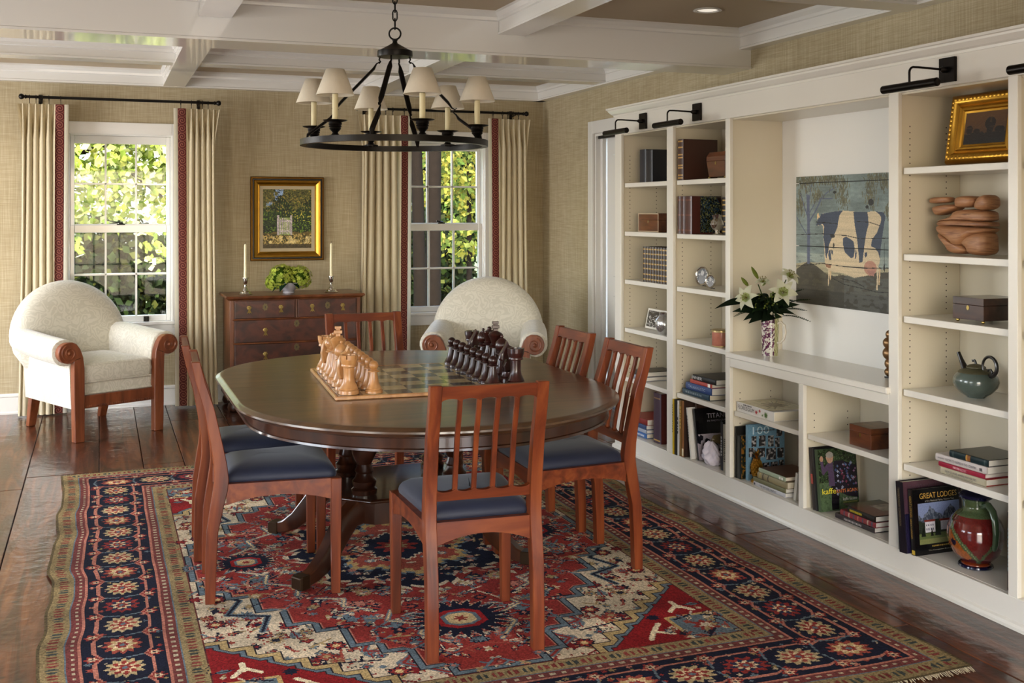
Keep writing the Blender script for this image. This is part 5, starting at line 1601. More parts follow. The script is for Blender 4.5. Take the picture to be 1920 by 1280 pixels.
# ================================================================== framed garden painting on the back wall
def frame_loops(W, H, prof):
    """prof: (inset from outer edge, depth towards viewer)"""
    return [[(-W / 2 + i, -d, -H / 2 + i), (W / 2 - i, -d, -H / 2 + i), (W / 2 - i, -d, H / 2 - i), (-W / 2 + i, -d, H / 2 - i)] for i, d in prof]
def garden_painting():
    p0, p1 = on_y(469, 331, YB), on_y(606, 487, YB)
    W, H = p1.x - p0.x, p0.z - p1.z
    t = thing('framed_painting', 'gilt framed garden gate painting hanging above the chest of drawers', 'painting', ((p0.x + p1.x) / 2, YB - 0.0005, (p0.z + p1.z) / 2))
    MB().rings(frame_loops(W, H, [(0.0, 0.0), (0.0, 0.030), (0.006, 0.036), (0.014, 0.036)]), cap=False).build('outer_moulding', M['gold_d'], t)
    MB().rings(frame_loops(W, H, [(0.014, 0.036), (0.018, 0.026), (0.026, 0.026)]), cap=False).build('black_channel', M['black'], t)
    MB().rings(frame_loops(W, H, [(0.026, 0.026), (0.030, 0.034), (0.045, 0.030), (0.062, 0.018), (0.070, 0.020), (0.074, 0.014)]), cap=False).build('inner_moulding', M['gold'], t)
    MB().rings(frame_loops(W, H, [(0.074, 0.014), (0.100, 0.012)]), cap=False).build('liner', M['linen_mat'], t)
    w, h = W - 0.2, H - 0.2
    cv = Canvas(w, h, 150, 190, '26331c')
    U, V = cv.X / w, cv.Y / h
    n1 = vnoise(190, 150, 16, 14); n2 = vnoise(190, 150, 60, 50); n3 = vnoise(190, 150, 7, 6)
    cv.put(V > 0.55, '5f7ea6'); cv.put((V > 0.7), '8ba5c8')
    cv.put((V > 0.60) & (n1 * 0.6 + n3 * 0.6 > 0.62 - 0.9 * np.abs(U - 0.38) + (V - 0.8) * 0.5), '5a5a2c')
    cv.put((V > 0.2) & (V < 0.72 - 0.10 * np.cos(U * 9) + 0.10 * n1), '24361a')
    cv.put((V > 0.2) & (V < 0.75 + 0.05 * n1) & (n2 > 0.66), '5f7a22'); cv.put((V > 0.45) & (V < 0.78) & (n2 > 0.78) & (U > 0.4), 'c2b24a')
    cv.put((V > 0.62) & (n2 > 0.72), '8a7a3a'); cv.put((V > 0.62) & (n2 < 0.22), '20240f'); cv.put((V > 0.2) & (V < 0.5) & (n2 < 0.25), '101a0c')
    cv.put(V < 0.24 + 0.05 * n1, '6b5a2c'); cv.put((V < 0.24) & (n2 > 0.55), 'b39a5a'); cv.put((V < 0.24) & (n2 < 0.3), '3a3a1c'); cv.put((V < 0.07), '4a3f24')
    cv.put((V < 0.2) & (V > 0.08) & (n1 > 0.6), 'c9b47c')
    cv.put((U > 0.33) & (U < 0.57) & (V > 0.22) & (V < 0.52), '8d9c5a')
    for u in (0.31, 0.58): cv.rect(w * (u - 0.02), h * 0.22, w * (u + 0.02), h * 0.56, 'b9aeb0')
    for k in range(6): cv.rect(w * (0.35 + 0.038 * k), h * 0.24, w * (0.35 + 0.038 * k + 0.016), h * (0.50 + 0.02 * math.sin(k)), 'c9bdbd')
    for v in (0.28, 0.45): cv.rect(w * 0.31, h * v, w * 0.58, h * (v + 0.022), 'c4b8bb')
    cv.grain(0.25); cv.grain(0.2, 50, 40)
    cv.build('canvas', M['canvas'], t, (-w / 2, -0.0125, -h / 2), (R(90), 0, 0))
    MB().box(-W / 2 + 0.02, -0.012, -H / 2 + 0.02, W / 2 - 0.02, 0, H / 2 - 0.02).build('backing', M['black'], t)
garden_painting()

# ================================================================== chandelier
def chandelier():
    cx_, cy_ = 1.235, 4.735
    zr = 1.795
    t = thing('chandelier', 'black iron ring chandelier with six small shaded candles above the table', 'chandelier', (cx_, cy_, 0), -YAW)
    I = M['iron']
    n = 96; Ro, Ri, h = 0.418, 0.392, 0.026
    lo = []
    for k in range(n):
        a = 2 * PI * k / n; c, s = math.cos(a), math.sin(a)
        lo.append([(Ro * c, Ro * s, zr), (Ro * c, Ro * s, zr + h), (Ri * c, Ri * s, zr + h), (Ri * c, Ri * s, zr)])
    b = MB(); b.rings(lo + [lo[0]], cap=False); b.build('ring', I, t, smooth=True, ang=40)
    # canopy, loop, chain
    zc = 2.200
    MB().lathe([(0.062, zc - 0.006), (0.078, zc - 0.004), (0.080, zc + 0.002), (0.079, zc + 0.022), (0.060, zc + 0.030), (0.028, zc + 0.048), (0.012, zc + 0.058), (0.010, zc + 0.066), (0.013, zc + 0.072), (0.004, zc + 0.076)], 28).build('canopy', I, t, smooth=True)
    zl = zc + 0.100
    MB().tube([(0.026 * math.cos(a), 0, zl + 0.026 * math.sin(a)) for a in [2 * PI * k / 20 for k in range(20)]], 0.004, 8, closed=True).build('loop', I, t, smooth=True)
    z = zl + 0.032; k = 0
    while z < ZC - 0.02:
        pts = []
        for q_ in range(16):
            a = 2 * PI * q_ / 16
            u, v = 0.010 * math.cos(a), 0.017 * math.sin(a) + (0.008 if math.sin(a) > 0 else -0.008)
            pts.append((u, 0, z + 0.012 + v) if k % 2 else (0, u, z + 0.012 + v))
        MB().tube(pts, 0.0032, 6, closed=True).build('chain_link', I, t, smooth=True)
        z += 0.038; k += 1
    MB().lathe([(0.055, ZC - 0.002), (0.055, ZC - 0.012), (0.03, ZC - 0.03), (0.008, ZC - 0.04)], 24).build('ceiling_rose', I, t, smooth=True)
    # four hinged rods
    for a in (R(186), R(-5), R(262), R(80)):
        c, s = math.cos(a), math.sin(a)
        P = lambda r_, z_: (r_ * c, r_ * s, z_)
        rj, zj = 0.265, 1.955
        MB().tube([P(0.066, zc - 0.004), P(0.070, zc - 0.018), P(0.064, zc - 0.026), P(0.072, zc - 0.034)], 0.004, 6).build('hook', I, t, smooth=True)
        MB().tube([P(0.066, zc - 0.026), P(0.082, zc - 0.036), P(0.094, zc - 0.058), P(0.24, zj + 0.035), P(0.258, zj + 0.010), P(0.272, zj + 0.002), P(0.280, zj + 0.010)], [0.004, 0.006, 0.0125, 0.0125, 0.0065, 0.0045, 0.0035], 8, flat=0.55).build('upper_rod', I, t, smooth=True)
        MB().tube([P(0.250, zj + 0.004), P(0.262, zj - 0.008), P(0.276, zj - 0.020), P(0.288, zj - 0.038), P(0.385, zr + 0.05), P(0.392, zr + 0.020)], [0.0035, 0.0045, 0.007, 0.0125, 0.0125, 0.006], 8, flat=0.55).build('lower_rod', I, t, smooth=True)
        MB().sphere(P(0.40, zr + 0.013), 0.008, 10, 6).build('rivet', I, t, smooth=True)
    # six candle cups with shades
    for a in (-126, -66, -6, 54, 114, 174):
        c, s = 0.372 * math.cos(R(a)), 0.372 * math.sin(R(a))
        z0 = zr + h
        cup = MB().lathe([(0.034, z0 - 0.004), (0.034, z0 + 0.001), (0.018, z0 + 0.005), (0.011, z0 + 0.014), (0.016, z0 + 0.020), (0.025, z0 + 0.030), (0.023, z0 + 0.036), (0.028, z0 + 0.040), (0.025, z0 + 0.045), (0.029, z0 + 0.050), (0.027, z0 + 0.058), (0.046, z0 + 0.063), (0.052, z0 + 0.067), (0.018, z0 + 0.0685)], 22, (c, s, 0)).tube([(c * 0.93, s * 0.93, zr + h - 0.002), (c * 1.08, s * 1.08, zr + h - 0.002)], 0.006, 6).build('candle_cup', I, t, smooth=True)
        MB().lathe([(0.0125, z0 + 0.067), (0.0125, z0 + 0.176), (0.009, z0 + 0.180)], 16, (c, s, 0)).build('candle_sleeve', M['sleeve'], cup, smooth=True)
        zs = z0 + 0.172
        MB().lathe([(0.0785, zs), (0.080, zs + 0.001), (0.039, zs + 0.108), (0.0375, zs + 0.108), (0.0775, zs + 0.0015)], 32, (c, s, 0), cap=False).build('lamp_shade', M['shade'], cup, smooth=True, ang=80)
        MB().lathe([(0.010, z0 + 0.178), (0.013, z0 + 0.20), (0.010, z0 + 0.225), (0.002, z0 + 0.245)], 12, (c, s, 0)).build('bulb', plain('bulb_glass', 'e8e2d2', rough=0.2) if 'bulb_glass' not in bpy.data.materials else bpy.data.materials['bulb_glass'], cup, smooth=True)
chandelier()

# ================================================================== outside the windows
def outdoors():
    gm = plain('lawn', '5a6a34', rough=0.9, var=0.3, vscale=3)
    struct(MB().box(-30, YB + 0.3, -0.75, 40, 60, -0.6).build('ground', gm), 'lawn outside the windows')
    bark = plain('bark', '191410', spec=0.05, rough=0.95, var=0.35, vscale=14, bump=1.0, bscale=25)
    g = np.random.default_rng(8)
    def crown(par, blobs, nleaf, size, pal, name='foliage'):
        b_v = []; b_f = []; cols = []
        tot = sum(r[0] * r[1] * r[2] for _, r in blobs)
        for (c, r) in blobs:
            k = int(nleaf * (r[0] * r[1] * r[2]) / tot)
            for _ in range(k):
                v = g.normal(size=3); v /= np.linalg.norm(v); v *= g.uniform(0.25, 1.0) ** 0.6
                p = np.array(c) + v * np.array(r)
                if p[2] < -0.55: continue
                a = g.normal(size=3); a /= np.linalg.norm(a); e = np.cross(a, g.normal(size=3)); e /= np.linalg.norm(e)
                s_ = size * g.uniform(0.6, 1.3)
                n0 = len(b_v)
                b_v += [tuple(p), tuple(p + a * s_ * 0.5 + e * s_ * 0.36), tuple(p + a * s_), tuple(p + a * s_ * 0.5 - e * s_ * 0.36)]
                b_f.append((n0, n0 + 1, n0 + 2, n0 + 3))
                c1 = hexc(pal[g.integers(len(pal))]); cols.append(np.clip(c1 * g.uniform(0.8, 1.2), 0, 1))
        me = bpy.data.meshes.new(name); me.from_pydata(b_v, [], b_f)
        at = me.attributes.new('Col', 'FLOAT_COLOR', 'FACE')
        a_ = np.array(cols); a_ = np.where(a_ <= 0.04045, a_ / 12.92, ((a_ + 0.055) / 1.055) ** 2.4)
        at.data.foreach_set('color', np.concatenate([a_, np.ones((len(a_), 1))], 1).astype(np.float32).ravel())
        o = obj(name, me, M['leaf'], par); stuff(o)
    def trunk(par, pts, rads, name='trunk'):
        MB().tube(pts, rads, 12).build(name, bark, par, smooth=True)
    YEL = ['b9c070', 'd2d698', 'a3b455', '8aa044', 'dfe0b8', 'b0b258']
    MID = ['4f682c', '6a7c36', '40582a', '80863c', '8a7c34', '385024']
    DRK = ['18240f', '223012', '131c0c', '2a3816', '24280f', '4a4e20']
    # bright broad-leaved tree close to the first window
    t = thing('broadleaf_tree', 'sunlit yellow-green leafy tree just outside the window behind the armchair', 'tree', (0.0, 12.2, -0.6))
    trunk(t, [(-2.3, 0.6, 0), (-2.2, 0.6, 1.8), (-1.9, 0.5, 3.2)], [0.16, 0.13, 0.09])
    for br in ([(-1.9, 0.5, 2.9), (-0.9, 0.1, 3.0), (0.2, -0.2, 2.6), (0.8, -0.3, 2.1), (1.0, -0.3, 1.7)], [(-2.0, 0.5, 2.6), (-1.0, 0.0, 2.5), (-0.1, -0.2, 2.75), (0.9, -0.1, 3.1)], [(-2.1, 0.5, 3.0), (-0.9, 0.2, 3.5), (0.4, 0.1, 3.9)]):
        trunk(t, br, [0.05, 0.035, 0.022, 0.012, 0.006][:len(br)], 'branch')
    crown(t, [((-0.5, 0, 3.5), (1.5, 0.9, 0.75)), ((0.5, 0.0, 3.3), (1.2, 0.8, 0.75)), ((0.0, 0, 2.75), (1.6, 0.7, 0.5)), ((0.8, -0.2, 2.2), (0.35, 0.3, 0.45)), ((-0.1, 0.0, 2.35), (1.1, 0.5, 0.42)), ((0.62, -0.2, 1.85), (0.28, 0.22, 0.42)), ((-0.35, -0.1, 1.95), (0.3, 0.22, 0.35)), ((-0.3, 0, 4.6), (1.8, 1.0, 0.8))], 22000, 0.095, YEL)
    # shrubs beneath it, leaf colours darkened to stand in for shade
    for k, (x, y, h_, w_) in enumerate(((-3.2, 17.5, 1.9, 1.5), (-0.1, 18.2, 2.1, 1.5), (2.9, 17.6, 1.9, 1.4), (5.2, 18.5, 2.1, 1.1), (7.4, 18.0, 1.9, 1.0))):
        s = thing('dark_shrub', 'dense green shrub with shade-darkened leaves at the edge of the lawn', 'shrub', (x, y, -0.6), group='dark shrubs beyond the lawn')
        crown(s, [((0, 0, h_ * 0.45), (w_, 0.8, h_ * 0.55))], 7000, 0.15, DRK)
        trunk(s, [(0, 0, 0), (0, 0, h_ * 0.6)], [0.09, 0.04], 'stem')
    # two grey trunks seen through the second window
    def px_x(px, y): return on_y(px, 400, y).x
    for (px, y, r, lean, lab) in ((787, 14.6, 0.088, -0.10, 'dark grey tree trunk just outside the window behind the corner armchair'), (812, 13.6, 0.10, 0.03, 'paler rough-barked tree trunk beside the darker trunk outside the window')):
        s = thing('tree', lab, 'tree', (px_x(px, y), y, -0.6))
        trunk(s, [(0.02, 0, 0), (0.0, 0, 1.2), (lean * 0.3, 0, 2.4), (lean, 0, 4.0), (lean * 1.4, 0, 6.5)], [r * 1.12, r, r * 0.95, r * 0.88, r * 0.7])
        trunk(s, [(lean * 0.5, 0, 3.2), (lean + (-0.6 if px < 800 else 0.6), 0.2, 4.0), (lean + (-1.4 if px < 800 else 1.4), 0.3, 4.6)], [0.05, 0.035, 0.02], 'branch')
        sd_ = -1 if px < 800 else 1
        crown(s, [((lean + sd_ * 1.6, 0.2, 5.2), (1.0, 0.6, 0.8))], 1500, 0.13, MID)
    s = thing('sapling', 'slim young tree with yellow-green leaves outside the tree-trunk window', 'tree', (px_x(878, 15.5), 15.5, -0.6))
    trunk(s, [(0, 0, 0), (0.02, 0, 1.5), (0, 0, 3.6)], [0.05, 0.04, 0.02])
    crown(s, [((0.1, 0, 2.9), (0.9, 0.6, 0.9)), ((0.0, 0, 1.7), (0.5, 0.4, 0.4))], 2600, 0.10, ['8f8a38', '77803a', 'a39a48', '5f7030'])
    # woods behind
    lab = ('broad green tree in the woods behind the lawn', 'yellowing tree in the woods behind the lawn')
    for k, (x, y, h_, w_) in enumerate(((-6.5, 26, 7.5, 2.2), (4.2, 26.5, 7.0, 1.6), (7.3, 23, 7.4, 1.5), (9.9, 26, 8.0, 1.4), (13.4, 25, 7.5, 1.4))):
        s = thing('woodland_tree', lab[k % 2], 'tree', (x, y, -0.6), group='trees behind the lawn ' + ('green' if k % 2 == 0 else 'yellowing'))
        trunk(s, [(0, 0, 0), (0.1, 0, 3), (0, 0, 6)], [0.2, 0.16, 0.08])
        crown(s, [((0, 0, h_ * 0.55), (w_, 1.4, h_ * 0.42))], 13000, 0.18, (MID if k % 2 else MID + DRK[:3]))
outdoors()
# ================================================================== lettering
_txt_cache = {}
def text_mesh(body):
    if body not in _txt_cache:
        cu = bpy.data.curves.new('lettering', 'FONT'); cu.body = body; cu.size = 1.0; cu.resolution_u = 3
        o = bpy.data.objects.new('lettering', cu); COL.objects.link(o)
        dg = bpy.context.evaluated_depsgraph_get()
        me = bpy.data.meshes.new_from_object(o.evaluated_get(dg))
        bpy.data.objects.remove(o); bpy.data.curves.remove(cu)
        co = np.array([v.co[:] for v in me.vertices])
        _txt_cache[body] = (me, co.min(0), co.max(0))
    return _txt_cache[body]
def lettering(body, col, parent, origin, ux, uy, w, h, rough=0.5, name='lettering', part=None):
    """flat letters filling a w x h rectangle at origin, right = ux, up = uy (parent space)"""
    if body.startswith('~'):      # print too small to read in the photo: a broken line of small marks
        g = random.Random(len(body)); n = int(body[1:]); b = MB(); x = 0.0
        ws = [g.uniform(0.5, 1.2) for _ in range(n)]; tot = sum(ws) + 0.5 * (n - 1)
        ux, uy, o0 = Vector(ux), Vector(uy), Vector(origin)
        for q in ws:
            a, c = x / tot * w, (x + q) / tot * w; h0 = h * g.uniform(0.0, 0.15)
            b.add([o0 + ux * a + uy * h0, o0 + ux * c + uy * h0, o0 + ux * c + uy * h, o0 + ux * a + uy * h], [(0, 1, 2, 3)]); x += q + 0.5
        return b.build('print_marks', bookmat(col, rough), parent)
    me0, lo, hi = text_mesh(body)
    me = me0.copy()
    sx, sy = w / max(1e-6, hi[0] - lo[0]), h / max(1e-6, hi[1] - lo[1])
    ux, uy = Vector(ux), Vector(uy)
    o0 = Vector(origin)
    for v in me.vertices:
        v.co = o0 + ux * ((v.co.x - lo[0]) * sx) + uy * ((v.co.y - lo[1]) * sy)
    me.materials.clear(); me.materials.append(bookmat(col, rough))
    return obj(name, me, None, parent)

# ================================================================== books
def book(label, L, D, T, cover, mtx, pages='pages', spine=None, spine_lines=(), art=None, board=0.0026, group=None, name='book', bands=None, rough=0.4, round_spine=True, spine_col=None):
    """local: spine along y (0..L) at x=0 facing -x, thickness z (0..T), fore edge x=D"""
    t = thing(name, label, 'book', group=group)
    t.matrix_world = mtx
    t.location = mtx.to_translation(); t.rotation_euler = mtx.to_euler()
    cm = bookmat(cover, rough)
    b = MB().box(0.002, 0, 0, D, L, board).box(0.002, 0, T - board, D, L, T)
    b.build('boards', cm, t, bevel=0.0006)
    lo = []
    n = 6
    for y in (0, L):
        pts = []
        for k in range(n + 1):
            a = PI * k / n
            bul = min(0.006, T * 0.18) if round_spine else 0.0006
            pts.append((0.002 - bul * math.sin(a), y, T / 2 - T / 2 * math.cos(a)))
        pts += [(0.0045, y, T), (0.0045, y, 0)]
        lo.append(pts)
    MB().rings(lo).build('spine', bookmat(spine_col, rough) if spine_col else cm, t, smooth=True, ang=40)
    pi_ = 0.004
    MB().box(0.004, pi_, board, D - pi_, L - pi_, T - board).build('page_block', M[pages], t)
    xs = -(min(0.006, T * 0.18) if round_spine else 0.0006) + 0.0012
    if bands:
        for yf, col in bands:
            y0 = L * yf
            lo2 = []
            for y in (y0 - 0.004, y0 + 0.004):
                lo2.append([(0.0022 - (min(0.006, T * 0.18) + 0.0009) * math.sin(PI * k / n), y, T / 2 - T * 0.495 * math.cos(PI * k / n)) for k in range(n + 1)])
            MB().rings(lo2, cap=False, closed=False).build('gilt_band', bookmat(col, 0.35), t, smooth=True)
    for (body, col, u0, u1, v0, v1) in spine_lines:
        # reading direction is -y, letters' up is +z
        lettering(body, col, t, (xs - 0.0018, L * (1 - u0), T * v0), (0, -1, 0), (0, 0, 1), L * (u1 - u0), T * (v1 - v0))
    if art is not None:
        me = art.mesh('cover_art')
        obj('cover_art', me, M['gloss_print'], t, (D - art.w - 0.0005 if art.w < D else 0.0, L - art.h if art.h < L else 0.0, T + 0.0003))
    return t

def ys(px, x=3.125): return on_x(px, 400, x).y
def zs(px, py, x=3.125): return on_x(px, py, x).z
def flat_mtx(x, y_near, z, yaw=0.0):
    return Matrix.Translation((x, y_near, z)) @ Matrix.Rotation(R(yaw), 4, 'Z')
def up_mtx(x, y_far, z, lean=0.0, yaw=0.0):
    """upright: local y -> up, local z -> -Y (towards the camera side); lean tips the top to +Y"""
    return Matrix.Translation((x, y_far, z)) @ Matrix.Rotation(R(yaw), 4, 'Z') @ Matrix.Rotation(R(-lean), 4, 'X') @ Matrix.Rotation(R(90), 4, 'X')
EPS = 0.0006
def flat(label, pxl, pxr, z, T, D, cover, x=3.125, yaw=0.0, **k):
    y0, y1 = ys(pxr, x), ys(pxl, x)
    book(label, y1 - y0, D, T, cover, flat_mtx(x, y0, z, yaw), **k)
    return z + T + 0.0003
def upright(label, pxl, pxr, pytop, z, D, cover, x=3.125, lean=0.0, yaw=0.0, T=None, L=None, y=None, **k):
    y1 = ys(pxl, x) if y is None else y
    if T is None: T = y1 - ys(pxr, x)
    if L is None: L = zs(pxl, pytop, x) - z
    if z < 0.2: L = min(L, 0.316)
    a = R(lean)
    # keep the low corner on the shelf when leaning
    zz = z + EPS + (T * math.sin(-a) if lean < 0 else 0)
    book(label, L, D, T, cover, up_mtx(x, y1, zz, lean, yaw), **k)

S0 = [1.684, 1.379, 1.076, 0.772, 0.462]; S1 = [1.684, 1.377, 1.073, 0.770, 0.463]; S3 = [1.684, 1.328, 1.072, 0.770, 0.463]
ZB = Z0

# ---- bay beside the doorway
upright('dark navy leather album standing on the top shelf, doorway side of the pair', 1199, 1211, 281, S0[0], 0.20, '181a26', x=3.16, round_spine=True)
upright('dark navy leather album standing on the top shelf, bookcase-centre side of the pair', 1211.3, 1223, 282, S0[0], 0.20, '14151f', x=3.16, round_spine=True)
GB = ['2a1a14', '30201a']
def gilt_set(pxl, pxr, pytop, z, n, x=3.14):
    a, c = ys(pxl, x), ys(pxr, x)
    T = (a - c) / n
    L = zs(pxl, pytop, x) - z
    for k in range(n):
        book('gilt-banded dark leather volume in the matching row beside the doorway bay', L, 0.13, T - 0.0006, GB[k % 2], up_mtx(x, a - k * T, z + EPS), bands=[(f, 'b08c48') for f in (0.08, 0.22, 0.38, 0.52, 0.66, 0.80, 0.93)], group='matching gilt volumes', rough=0.3)
gilt_set(1205.5, 1257, 462, S0[2], 10, x=3.11)
z = flat('grey-spined book lying flat behind the dining chair, lower of the pair', 1188, 1211, S0[4] + EPS, 0.026, 0.22, '8a8d98', pages='pages_w')
flat('book with dark pictorial jacket lying flat behind the dining chair, upper of the pair', 1187, 1210, z, 0.030, 0.21, '35302a', pages='pages_w')
z = ZB + EPS
z = flat('blue-spined book at the bottom of the floor-level stack beside the maroon volume', 1177, 1212, z, 0.030, 0.22, '2f5f9e', pages='pages', spine_lines=[('~7', 'd5dbe2', 0.55, 0.92, 0.3, 0.7)])
z = flat('pale grey book second in the floor-level stack beside the maroon volume', 1178, 1212, z, 0.022, 0.20, '9aa0ae', pages='pages_w')
z = flat('dark blue book third in the floor-level stack beside the maroon volume', 1177, 1211, z, 0.028, 0.21, '33476e', pages='pages_w', spine_lines=[('~6', 'c9ccd4', 0.2, 0.6, 0.3, 0.7)])
flat('red-jacketed book topping the floor-level stack beside the maroon volume', 1178, 1213, z, 0.036, 0.23, '96322c', pages='pages_w', spine_col='7c2622')
upright('tall maroon cloth volume standing on the bottom shelf of the doorway bay', 1225, 1240, 747, ZB, 0.24, '5a1c14', x=3.13, T=0.095, L=0.30, spine_col='3c2a38', bands=[(0.06, 'b08c48'), (0.9, '8a6c48')])
upright('gold-topped brown book behind the tall maroon volume', 1240.5, 1247, 740, ZB, 0.19, '7a4a20', x=3.2, y=5.733, T=0.028, L=0.312, bands=[(0.95, 'c9a24a')])

# ---- bay between doorway bay and niche
upright('large brown leather tome with gilt spine on the top shelf beside the wooden caddy', 1270.6, 1281, 262, S1[0], 0.225, '3d2014', x=3.102, bands=[(f, 'a9803c') for f in (0.05, 0.12, 0.30, 0.36, 0.55, 0.62, 0.80, 0.95)], rough=0.45)
upright('oxblood leather volume first of three before the marbled board', 1270.6, 1276.2, 368, S1[1], 0.19, '3a1512', x=3.102, bands=[(0.1, '6a3a2a'), (0.5, '6a3a2a'), (0.9, '6a3a2a')], rough=0.3)
upright('oxblood leather volume second of three before the marbled board', 1276.6, 1283.6, 368, S1[1], 0.19, '3f1814', x=3.102, bands=[(0.1, '6a3a2a'), (0.5, '6a3a2a'), (0.9, '6a3a2a')], rough=0.3)
def marbled():
    cv = Canvas(0.135, 0.205, 60, 90, '1c2424')
    n = vnoise(90, 60, 26, 18); m = vnoise(90, 60, 40, 30)
    cv.put(n > 0.55, '2c3d4a'); cv.put(m > 0.68, '5a5f38'); cv.put((n < 0.35) & (m < 0.4), '0e1412'); cv.put(m > 0.85, '8a8450')
    cv.poly([(0.135, 0), (0.135, 0.05), (0.10, 0)], '2a110e'); cv.poly([(0.135, 0.205), (0.135, 0.155), (0.10, 0.205)], '2a110e')
    return cv
upright('quarter-leather volume with blue-green marbled board beside the silver jug', 1284, 1297, 368, S1[1], 0.19, '431a15', x=3.102, art=marbled(), rough=0.3, bands=[(0.1, '6a3a2a'), (0.5, '6a3a2a'), (0.9, '6a3a2a')])
upright('slim gilt-spined book standing behind the silver jug', 1352.5, 1364, 369, S1[1], 0.16, '241c18', x=3.225, y=5.215, T=0.05, L=0.205, bands=[(f, 'b08c48') for f in (0.08, 0.2, 0.35, 0.5, 0.65, 0.8, 0.92)])
z = S1[4] + EPS
z = flat('dark navy book at the bottom of the four-book stack next to the niche', 1280, 1330, z, 0.032, 0.24, '1c2a38', pages='pages', spine_lines=[('~9', '7d8a92', 0.15, 0.75, 0.35, 0.7)], spine_col='1f3a4c')
z = flat('royal blue book with silver spine lettering in the stack next to the niche', 1286.5, 1334, z, 0.040, 0.23, '2b4376', pages='pages_w', spine_lines=[('ITALIAN RUSTIC', '9fb0c8', 0.12, 0.80, 0.35, 0.75)])
z = flat('coral red book with white spine end in the stack next to the niche', 1294, 1334, z, 0.022, 0.20, 'a8463e', pages='pages_w', spine_lines=[('~1', 'efe6dc', 0.86, 0.97, 0.0, 1.0)])
flat('black and grey jacketed book topping the stack next to the niche', 1299, 1342, z, 0.030, 0.21, '3c3c3e', pages='pages_w', spine_lines=[('INNER', 'd8d8d8', 0.0, 0.45, 0.25, 0.8)], spine_col='141414')
_yrow = 5.5035
_tw = {'c9a818': 0.014, '0e0d0e': 0.027, 'd3d0ca': 0.018, '7d5a26': 0.020, '2c1a12': 0.021}
for lab, pl, pr, pt, c, xx, sl in (('slim yellow book at the doorway end of the upright row', 1261.5, 1265, 748, 'c9a818', 3.072, [('~12', '5a4a10', 0.1, 0.6, 0.2, 0.8)]),
                          ('slim black book between the yellow and white spines', 1265.1, 1270.4, 747, '0e0d0e', 3.076, ()),
                          ('slim white book between black and ochre spines', 1270.8, 1274.8, 751, 'd3d0ca', 3.08, [('~5', '3a3a3a', 0.3, 0.6, 0.2, 0.8)]),
                          ('ochre book next to the slim white spine', 1275.4, 1280, 748, '7d5a26', 3.084, [('~7', 'd0b060', 0.1, 0.5, 0.2, 0.8)]),
                          ('tan brown book with white tail label in the upright row', 1280.3, 1285, 749, '2c1a12', 3.088, [('~1', 'e0d0b0', 0.85, 0.98, 0.0, 1.0)])):
    upright(lab, pl, pr, pt, ZB, 0.25, c, x=xx, spine_lines=sl, round_spine=False, spine_col='8a5a30' if c == '2c1a12' else None, y=_yrow, T=_tw[c])
    _yrow -= _tw[c] + 0.0006
upright('white book leaning against the tan brown book', 1291.5, 1295.5, 766, ZB, 0.22, 'cfccc6', x=3.10, lean=9.5, L=0.285, y=5.350, T=0.013, spine_lines=[('~9', '4a4a4a', 0.15, 0.6, 0.2, 0.8)], round_spine=False)
upright('brown pictorial book leaning behind the ocean liner book', 1297, 1302, 748, ZB, 0.245, '3a2418', x=3.15, lean=9.8, L=0.312, y=5.334, T=0.02, round_spine=False)
def titanic():
    D, L = 0.25, 0.285
    cv = Canvas(D, L, 120, 140, '0a090c')
    cv.rect(0, 0, D, L * 0.50, '8f868e')
    n = vnoise(140, 120, 20, 18)
    cv.put((cv.Y < L * 0.5) & (cv.Y > L * 0.30 - 0.5 * (cv.X - 0.02)) & (cv.Y < L * 0.48 - 0.55 * (cv.X - 0.03)) & (n > 0.4) & (cv.X < 0.14), '15131a')
    cv.poly([(D * 0.34, L * 0.36), (D * 0.42, L * 0.46), (D * 0.7, L * 0.48), (D, L * 0.46), (D, L * 0.2), (D * 0.6, L * 0.26)], '6e6040')
    cv.poly([(D * 0.36, L * 0.37), (D * 0.40, L * 0.40), (D * 0.45, L * 0.37)], 'd8d0c0')
    cv.grain(0.1)
    return cv
def titanic_book():
    upright('black and mauve ocean liner book leaning in front of the upright row', 1305.5, 1309.5, 781, ZB, 0.25, '0c0b10', x=3.12, lean=11, L=0.282, y=5.303, T=0.02, art=titanic(), round_spine=False)
    t = [o for o in COL.objects if o.name.startswith('book') and o.get('label', '').startswith('black and mauve')][0]
    T = 0.02
    lettering('TITANIC', 'a8a2a8', t, (0.075, 0.228, T + 0.0012), (1, 0, 0), (0, 1, 0), 0.15, 0.026)
    lettering('IN PHOTOGRAPHS', '8a858c', t, (0.075, 0.208, T + 0.0012), (1, 0, 0), (0, 1, 0), 0.15, 0.010)
titanic_book()
upright('black book standing next to the white cloth', 1350.5, 1355, 776, ZB, 0.16, '111014', x=3.125, L=0.26, spine_lines=[('~7', '9a9a9a', 0.3, 0.7, 0.2, 0.8)], round_spine=False)
upright('pale grey book standing at the niche end of the upright row', 1355.4, 1362, 795, ZB, 0.2, 'a39c88', x=3.125, L=0.25, spine_lines=[('~12', '4a4438', 0.3, 0.8, 0.2, 0.7)], round_spine=False)

